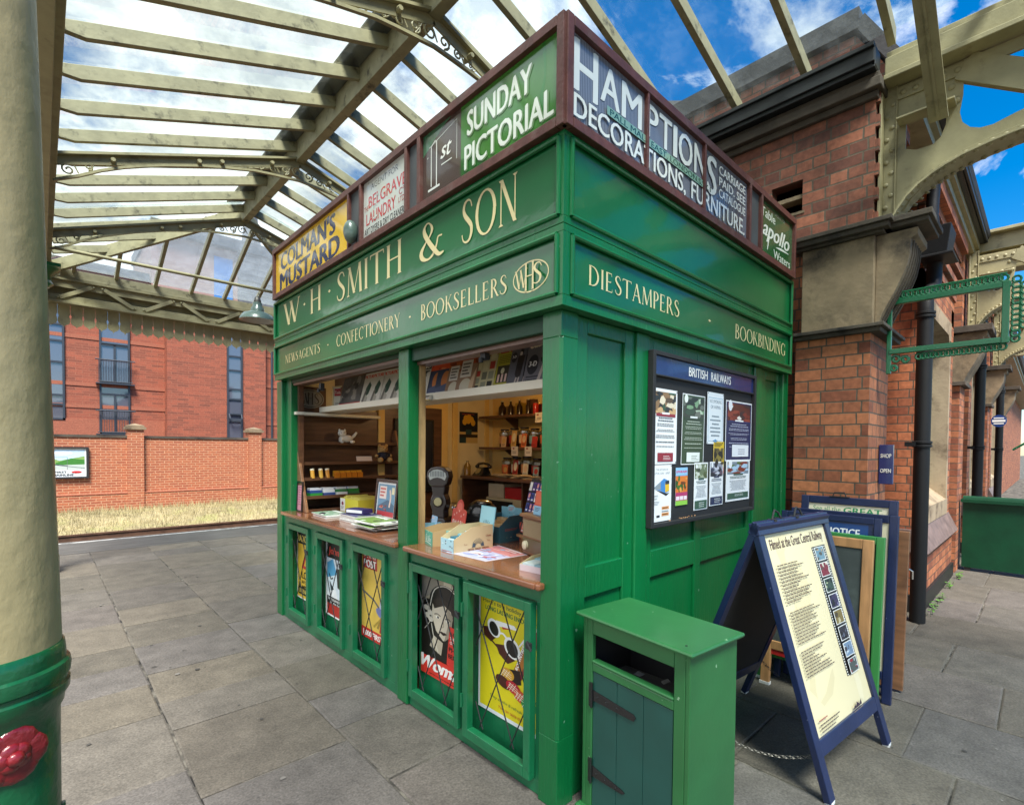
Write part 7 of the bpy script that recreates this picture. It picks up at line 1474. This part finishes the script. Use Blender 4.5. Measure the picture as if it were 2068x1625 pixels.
# ================================================================== magazines on the high shelf
mags = [(3.02, .20, '#4a4744', '#a8343a', 'grey photo magazine with a red foot, first on the shelf from the far end'), (2.80, .20, '#55524e', '#b03a30', 'grey photo magazine with a red foot, second on the shelf from the far end'),
        (2.60, .15, '#cfcbc0', '#d8482c', 'pale magazine with an orange masthead and a green figure, third from the far end'), (2.44, .15, '#d0ccc2', '#d8482c', 'pale magazine with an orange masthead and a green figure, fourth from the far end'), (2.28, .15, '#cbc7bc', '#d8482c', 'pale magazine with an orange masthead, fifth from the far end'), (2.12, .15, '#d0ccc0', '#d8482c', 'pale magazine with an orange masthead, sixth from the far end, left of the radio papers'),
        (1.96, .16, '#c9c6be', '#2a2a2c', 'black headed radio paper, the one further from the hatch post'), (1.79, .18, '#ccc9c0', '#2a2a2c', 'black headed radio paper partly behind the hatch post'),
        (1.60, .15, '#2c3550', '#e0542c', 'blue magazine with an orange masthead, just right of the hatch post'), (1.49, .15, '#2f3850', '#e0542c', 'blue magazine with an orange masthead and a fair haired figure, second right of the post'),
        (1.36, .15, '#8a6a4c', '#a8481c', 'brown magazine with a white price box, left one of two'), (1.24, .17, '#94745a', '#a8481c', 'brown magazine with a white price box, right one of two'),
        (1.10, .12, '#b8b08a', '#a87a2c', 'olive magazine of small pictures headed Royal, partly covered'), (1.00, .17, '#bcb48e', '#a87a2c', 'olive magazine of small pictures headed Royal, fully shown'), (.86, .17, '#a8a234', '#a83a24', 'lime green magazine with red headings on the high shelf'),
        (.74, .10, '#5c5c66', '#e8e4dc', 'grey Cabaret magazine, leftmost of three'), (.68, .10, '#5c5c66', '#e8e4dc', 'grey Cabaret magazine, middle one of three'), (.60, .21, '#6c6a72', '#e8e4dc', 'grey Cabaret magazine showing a dark haired dancer and 3-D roundel'),
        (.41, .17, '#3a4a3c', '#e04a2c', 'dark green film magazine with an orange title, beside the Cabaret one'), (.27, .16, '#384839', '#e04a2c', 'dark green film magazine at the corner post')]
for i, (y, w, base, head, lab) in enumerate(mags):
    V = Vector((.24, 0, 1)).normalized(); hgt = .285 if i not in (17,) else .30
    r, A = sheet('magazine', lab, 'magazine', (.330-.0015*(i % 4)-(.004 if i == 17 else 0), y, 1.9055 if False else 1.874), FU, V, w+.03, hgt, th=.002, group='magazines on the high shelf', back=base); H = A.ch; A.bg(base)
    if i < 2: A.blobs(0, 30, 100, H, ['#5c5954', '#2e2c2a', '#8a857c', '#3c3936'], 14, i+2); A.rect(0, 0, 100, 22, head)
    elif i < 6: A.rect(0, H-26, 100, H, '#dcd8cc'); A.text('PICTURE', 4, H-24, 15, head, w=90, bold=0.036); A.poly([(60, H-40), (84, H-60), (70, H-100), (30, H-120), (36, H-70)], '#2c4a3c'); A.poly([(40, 60), (70, 40), (60, 10), (30, 14)], '#a8a496'); A.poly([(30, 70), (50, 80), (34, 20), (14, 24)], '#6a665c')
    elif i < 8: A.rect(0, H-30, 100, H-2, head); A.text('RADIO', 6, H-26, 16, '#dcd8cc', w=88, bold=0.024); A.blobs(4, 60, 96, H-34, ['#4a4844', '#8a867c', '#22211f'], 12, i); A.dashes(6, 94, 6, 54, 8, '#3a3836', th=.4)
    elif i < 10: A.rect(0, H-46, 100, H, head); A.blobs(0, H-46, 100, H, ['#e88a5c', '#c23a1c', '#f0b88c'], 6, i); A.ell(60, 70, 26, 34, '#b8703a'); A.poly([(0, 40), (100, 60), (100, 0), (0, 0)], '#3a4668'); A.rect(10, 8, 90, 24, '#c9cdd4')
    elif i < 12: A.rect(0, H-40, 100, H, head); A.blobs(0, H-60, 100, H, ['#c2622c', '#7a3414'], 9, i); A.rect(14, 60, 70, 116, '#d9d6cc'); A.dashes(20, 64, 66, 110, 4, '#3a3632', th=.5); A.ell(50, 30, 30, 26, '#cfc8b4'); A.poly([(70, 40), (96, 90), (90, 10), (70, 0)], '#d0b494')
    elif i < 14:
        A.text('ROYAL', 4, H-26, 17, head, w=92, bold=0.030)
        for k in range(12): A.rect(6+(k % 3)*31, 12+(k//3)*31, 30+(k % 3)*31, 36+(k//3)*31, ['#8a8a74', '#2c2c2a', '#c9c29c', '#a83a30' if k == 7 else '#6a6a58'][k % 4])
    elif i == 14: A.rects([(8, H-26, 46, H-8), (52, H-26, 92, H-8)], head); A.dashes(8, 92, 84, H-32, 5, '#5c5a14'); A.rect(8, 26, 92, 78, '#3a3428'); A.rects([(14+k*16, 28, 22+k*16, 52) for k in range(5)], '#d8b8b0'); A.ell(32, 62, 8, 9, '#c9c4a4'); A.ell(68, 62, 8, 9, '#c9c4a4')
    elif i < 18:
        A.text('Cabaret', 6, H-30, 22, '#ecdcc4', w=84, bold=0.030, shear=.35, rot=4); A.ell(24, H-70, 18, 24, '#2c2c34'); A.text('3-D', 12, H-74, 12, '#e4e4e6', w=24, bold=0.030); A.poly([(60, H-34), (80, H-40), (78, H-62), (62, H-60)], '#241e20'); A.ell(66, H-58, 8, 10, '#cfc4bc'); A.poly([(50, H-66), (92, H-66), (84, 60), (58, 50), (46, 70)], '#2a2426'); A.line([(60, 54), (48, 10)], 9, '#b8aca6'); A.line([(76, 54), (70, 6)], 9, '#b8aca6'); A.dashes(8, 50, 14, 30, 2, '#2c2c34')
    else: A.rect(20, H-48, 90, H-12, head); A.text('FILM', 24, H-42, 22, '#f0b88c', w=60, bold=0.024); A.blobs(0, 0, 100, H-50, ['#1c221c', '#5c7a6a', '#2c3a30', '#a8a890'], 16, i)
    A.obj('print', r)

# ================================================================== back of the kiosk: desk, shelves, jars
dk = thing('back_desk', 'dark brown desk with open compartments along the back wall inside the kiosk', 'desk', (2.2, 2.2, .03))
b = MB(); b.box(1.93, 2.47, .15, 3.40, 1.19, 1.222); b.obj('desk_top', 'brown', dk, bevel=.004)
b = MB()
for y in (.15, 1.3, 2.35, 3.38): b.box(1.96, 2.46, y, y+.022, .03, 1.19)
b.objs('divider', 'brown', dk); b = MB(); b.box(1.96, 2.46, .172, 3.38, .70, .72); b.obj('inner_shelf', 'brown', dk); b = MB(); b.box(2.44, 2.46, .172, 3.38, .03, 1.19); b.obj('back_board', 'brown', dk)
for z, nm in ((1.555, 'lower wall shelf carrying sweet jars, above the desk'), (1.92, 'upper wall shelf carrying bottles and tins')):
    t = thing('wall_shelf', 'dark brown '+nm, 'shelf', (2.35, 1.8, z)); b = MB(); b.box(2.20, 2.469, .15, 3.40, z-.028, z); b.obj('board', 'brown', t, bevel=.003); b = MB()
    for y in (.4, 1.7, 3.0): b.prism([(2.469, z-.16), (2.469, z-.03), (2.26, z-.03)], (0, y, 0), (1, 0, 0), (0, 0, 1), -.01, .01)
    b.objs('bracket', 'brown', t)
# sweet jars
def make_jar(sweets, lab_c, label, loc, group, h=.23, r=.065, lidc='#241a16'):
    t = thing('sweet_jar', label, 'jar', loc, group=group)
    b = MB(); b.lathe([(0, .002), (r*.94, .002), (r, .012), (r, h*.80), (r*.72, h*.88), (r*.70, h*.92)], (0, 0, 0), 18); b.obj('glass', 'jarglass', t, smooth=True, local=True)
    b = MB(); b.lathe([(0, .006), (r*.92, .006), (r*.94, h*.5), (r*.7, h*.62), (0, h*.64)], (0, 0, 0), 14); b.obj('sweets', pm('sweets_'+sweets.strip('#'), lin(sweets)[:3], .5, var=.5, vs=60, bump=1, bs=90), t, smooth=True, local=True)
    b = MB(); b.lathe([(0, h*.92), (r*.78, h*.92), (r*.80, h*.99), (r*.74, h), (0, h)], (0, 0, 0), 18); b.obj('lid', cmat(lidc, .4), t, smooth=True, local=True)
    b = MB(); b.lathe([(r+.001, h*.2), (r+.001, h*.62)], (0, 0, 0), 10, a0=PI*.72, a1=PI*1.28); b.obj('label_card', cmat(lab_c), t, local=True); return t
jl = [('#7a2a1c', '#c98a5c', 'red'), ('#8a6a4a', '#cfc0a4', 'buff'), ('#a8583a', '#c9683c', 'orange'), ('#6a8a8a', '#7fa0a0', 'blue-green'), ('#b8683a', '#d8b48c', 'amber'), ('#4a2a20', '#a8342c', 'dark brown')]
for sh_, z, g in (('lower wall shelf', 1.5555, 'sweet jars on the lower wall shelf'), ('desk', 1.2225, 'sweet jars on the desk')):
    for k in range(9):
        y = 3.08-k*.17; sw, lc, nm = jl[(k*5+(2 if z < 1.4 else 0)) % 6]
        make_jar(sw, lc, f'jar of {nm} sweets on the {sh_}, {("first", "second", "third", "fourth", "fifth", "sixth", "seventh", "eighth", "ninth")[k]} from the far end', (2.34 if z > 1.4 else 2.38, y, z), g, h=.21+.02*((k*7) % 3)/2)
for k in range(9):
    y = 3.12-k*.15; t = (k*3) % 5; z = 1.9205; pos = ('first', 'second', 'third', 'fourth', 'fifth', 'sixth', 'seventh', 'eighth', 'ninth')[k]
    if k in (0, 1, 2, 3):
        r = thing('glass_bottle', f'dark glass bottle on the upper wall shelf, {pos} from the far end', 'bottle', (2.33, y, z), group='bottles on the upper wall shelf'); b = MB(); rr_ = .032 if k else .045; b.lathe([(0, 0), (rr_, 0), (rr_, .10), (rr_*.4, .135), (rr_*.36, .17), (0, .17)], (0, 0, 0), 14); b.obj('glass', cmat('#2c1c14', .1), r, smooth=True, local=True); b = MB(); b.lathe([(rr_*.42, .165), (rr_*.42, .18), (0, .18)], (0, 0, 0), 12); b.obj('cap', cmat('#b8a878'), r, local=True)
    else:
        c = ['#b8281c', '#d98a3a', '#3a6a2c', '#8a3a2c', '#c9a03a'][k-4]; r = thing('drink_can', f'{["red", "copper", "green", "russet", "gold"][k-4]} drinks can on the upper wall shelf', 'can', (2.30, y, z), group='cans on the upper wall shelf'); b = MB(); b.lathe([(0, 0), (.028, 0), (.032, .008), (.032, .108), (.027, .118), (0, .118)], (0, 0, 0), 16); b.obj('body', cmat(c, .2), r, smooth=True, local=True); b = MB(); b.lathe([(.0275, .1185), (.0275, .121), (0, .1205)], (0, 0, 0), 12); b.obj('top', 'chrome', r, local=True)
for k, (y, z) in enumerate(((2.42, 1.82), (2.80, 1.46), (2.58, 1.46))):
    r, A = sheet('price_card', ('small white price card hanging under the upper wall shelf', 'left price card hanging under the lower wall shelf', 'right price card hanging under the lower wall shelf')[k], 'price card', (2.195, y, z), FU, FV, .11, .105, th=.001); A.bg('#cfc4b4'); A.ell(34, 74, 16, 9, '#8a3038'); A.dashes(20, 84, 24, 50, 2, '#5a5048'); A.obj('print', r)
# paper bags
for k in range(5):
    b = MB(); rr_ = random.Random(k+30); cx, cy = 2.12+.03*(k % 2), 2.86-k*.2
    for j in range(5): a = rr_.uniform(-.6, .6); m = Matrix.Translation((cx+rr_.uniform(-.04, .04), cy+rr_.uniform(-.06, .06), 1.226+j*.006)) @ Matrix.Rotation(a, 4, 'Z') @ Matrix.Rotation(rr_.uniform(-.08, .08), 4, 'X'); b.M = m; b.box(-.06, .06, -.09, .09, 0, .003)
    tagp(b.obj('paper_bag_heap', 'kraft'), f'loose heap of brown paper bags on the desk, {("nearest the telephone", "second from the telephone", "third from the telephone", "fourth from the telephone", "furthest from the telephone")[k]}', 'paper bags', 'heaps of paper bags on the desk')
# upright printed sweet cards filling the shelves behind the jars
cc = ['#c9683c', '#d8b48c', '#7fa0a0', '#a8342c', '#cfa45c', '#b8743c', '#dcd0b0']
for z, g, n in ((1.5555, 'printed cards in front of the jars on the lower wall shelf', 8), (1.2225, 'printed cards in front of the jars on the desk', 8)):
    for k in range(n):
        y = 3.04-k*.17; h_ = .12+.035*((k*5) % 3); r, A = sheet('sweet_card', 'small upright printed card '+('in front of the jars on the lower wall shelf' if z > 1.4 else 'in front of the jars on the back desk'), 'display card', (2.245 if z > 1.4 else 2.27, y, z), FU, (.12, 0, 1), .085, h_, th=.002, group=g, back=cc[k % 7])
        A.bg(cc[(k*3+(1 if z > 1.4 else 0)) % 7]); A.ell(50, A.ch*.6, 34, A.ch*.26, cc[(k*2+4) % 7]); A.dashes(18, 82, A.ch*.12, A.ch*.32, 2, '#4a2a20'); A.obj('print', r)
# more tins and boxes pushed to the back of the upper shelf
for k in range(7):
    y = 3.10-k*.19; b = MB(); b.box(2.39, 2.455, y-.07, y+.05, 1.9205, 1.9205+.12+.03*(k % 3)); tagp(b.obj('stock_box', cmat(['#8a6a3c', '#a8842c', '#5c3a24', '#7a2a1c', '#c9b07a', '#3a4a2c', '#8a5a34'][k]), bevel=.002), f"{['buff', 'ochre', 'dark brown', 'maroon', 'cream', 'dark green', 'tan'][k]} stock box at the back of the upper wall shelf", 'box', 'stock boxes on the upper wall shelf')
# loose small stock along the right hatch counter
for k, (x, y, c, nm) in enumerate(((.25, 1.13, '#d8dcd4', 'white'), (.60, 1.12, '#8cc0cc', 'pale blue'), (.62, .86, '#c9503c', 'red'), (.58, 1.30, '#d9a03a', 'amber'), (.20, 1.06, '#7fb0a4', 'mint'))):
    r = thing('small_carton', f'small {nm} carton standing among the display boxes on the right hatch counter', 'box', (x, y, ZC), rad(k*17-20), group='small cartons on the counter'); b = MB(); h_ = .06+.03*(k % 3); b.box(-.03, .03, -.035, .035, 0, h_); b.obj('carton', cmat(c), r, local=True, bevel=.001); b = MB(); b.box(-.0312, -.03, -.026, .026, h_*.3, h_*.75); b.obj('label_patch', cmat('#e8e2d4'), r, local=True)
# telephone
tp = thing('telephone', 'black dial telephone standing on the back desk', 'telephone', (2.08, 3.18, 1.2225))
b = MB(); b.add([(-.09, -.085, 0), (.08, -.085, 0), (.08, .085, 0), (-.09, .085, 0), (-.02, -.05, .10), (.06, -.05, .10), (.06, .05, .10), (-.02, .05, .10)], [(0, 3, 2, 1), (4, 5, 6, 7), (0, 1, 5, 4), (1, 2, 6, 5), (2, 3, 7, 6), (3, 0, 4, 7)]); b.obj('body', 'black', tp, bevel=.012, local=True)
b = MB(); b.tube([(.02, -.11, .115), (.02, -.08, .135), (.02, 0, .145), (.02, .08, .135), (.02, .11, .115)], [.02, .016, .013, .016, .02], 12); b.ball((.02, -.115, .105), (.026, .026, .022), 12, 8); b.ball((.02, .115, .105), (.026, .026, .022), 12, 8); b.obj('handset', 'black', tp, smooth=True, local=True)
b = MB(); b.M = Matrix.Translation((-.058, 0, .055)) @ Matrix.Rotation(rad(-55), 4, 'Y'); b.lathe([(0, .006), (.038, .006), (.040, .0), (.040, -.004)], (0, 0, 0), 24); b.obj('dial', cmat('#8a7a4c', .3), tp, local=True)
# goods in the desk compartments
mw = thing('microwave', 'cream microwave oven in the open compartment of the back desk', 'appliance', (2.2, 2.7, .72)); b = MB(); b.box(2.0, 2.40, 2.42, 3.0, .722, 1.0); b.obj('case', cmat('#a89c7c', .4), mw, bevel=.006); b = MB(); b.box(1.995, 2.0, 2.55, 2.97, .75, .97); b.obj('door', cmat('#22221f', .2), mw)
b = MB(); b.box(2.02, 2.3, 2.40, 2.70, 1.002, 1.12); tagp(b.obj('red_box', cmat('#b5201c')), 'bright red box on top of the microwave', 'box')
b = MB(); b.box(2.02, 2.3, 2.72, 2.98, 1.002, 1.15); tagp(b.obj('kraft_box', 'kraft'), 'plain brown box on top of the microwave beside the red box', 'box')
# posters on the cream end wall
r, A = sheet('wall_poster', 'dark poster of yellow fruit on the cream end wall inside the kiosk', 'poster', (1.965, 3.468, 1.60), SU, SV, .27, .37, th=.001); H = A.ch; A.bg('#c9a96a'); A.rect(0, H*.36, 100, H, '#161a26')
for x, y in ((34, .80), (52, .84), (66, .76), (28, .68), (74, .66), (48, .72)): A.ell(x, H*y, 12, 14, '#d9a42c')
A.rect(34, H*.26, 66, H*.44, '#2f4a4a'); A.rect(0, H*.18, 100, H*.28, '#2a221c'); A.rect(0, 0, 36, H*.18, '#1f3a3c'); A.dashes(14, 84, H*.90, H*.96, 1, '#a83a2c'); A.obj('print', r)
framed('framed_notice', 'tall dark framed notice on the brown interior door', (1.10, 3.425, 1.05), (1, 0, 0), (0, 0, 1), .48, .80, 'black', lambda A: (A.bg('#141a26'), A.dashes(20, 80, 120, 135, 1, '#5a6478'), A.dashes(14, 86, 30, 110, 10, '#3a4456', th=.25)), t=.02, lone='notice')
b = MB(); b.lathe([(0, 0), (.04, 0), (.04, .11), (.015, .15), (.015, .17), (0, .17)], (2.02, 3.38, 1.2225), 14); tagp(b.obj('squat_bottle', cmat('#8a6a2c', .15), smooth=True), 'squat amber bottle at the far end of the back desk', 'bottle')

# warm bulb whose glow fills the back of the stall
cl = thing('ceiling_lamp', 'small warm lit lamp on the ceiling inside the kiosk', 'lamp', (1.55, 2.1, 2.2))
b = MB(); b.lathe([(.0, 2.284), (.05, 2.284), (.05, 2.262), (.02, 2.255), (.02, 2.235), (0, 2.235)], (1.55, 2.1, 0), 18); b.obj('fitting', 'brown', cl, smooth=True)
mb_, t__, bs__ = newmat('lit_bulb'); bs__.inputs['Base Color'].default_value = (1, .8, .5, 1); bs__.inputs['Emission Color'].default_value = (1, .62, .25, 1); bs__.inputs['Emission Strength'].default_value = 8
b = MB(); b.ball((1.55, 2.1, 2.205), (.028, .028, .036), 16, 10); b.obj('bulb', mb_, cl, smooth=True)
ll = bpy.data.lights.new('bulb_light', 'POINT'); ll.energy = 4.5; ll.color = (1, .66, .32); ll.shadow_soft_size = .05
lo = bpy.data.objects.new('bulb_light', ll); COL.objects.link(lo); lo.parent = cl; lo.location = (0, 0, -.06)
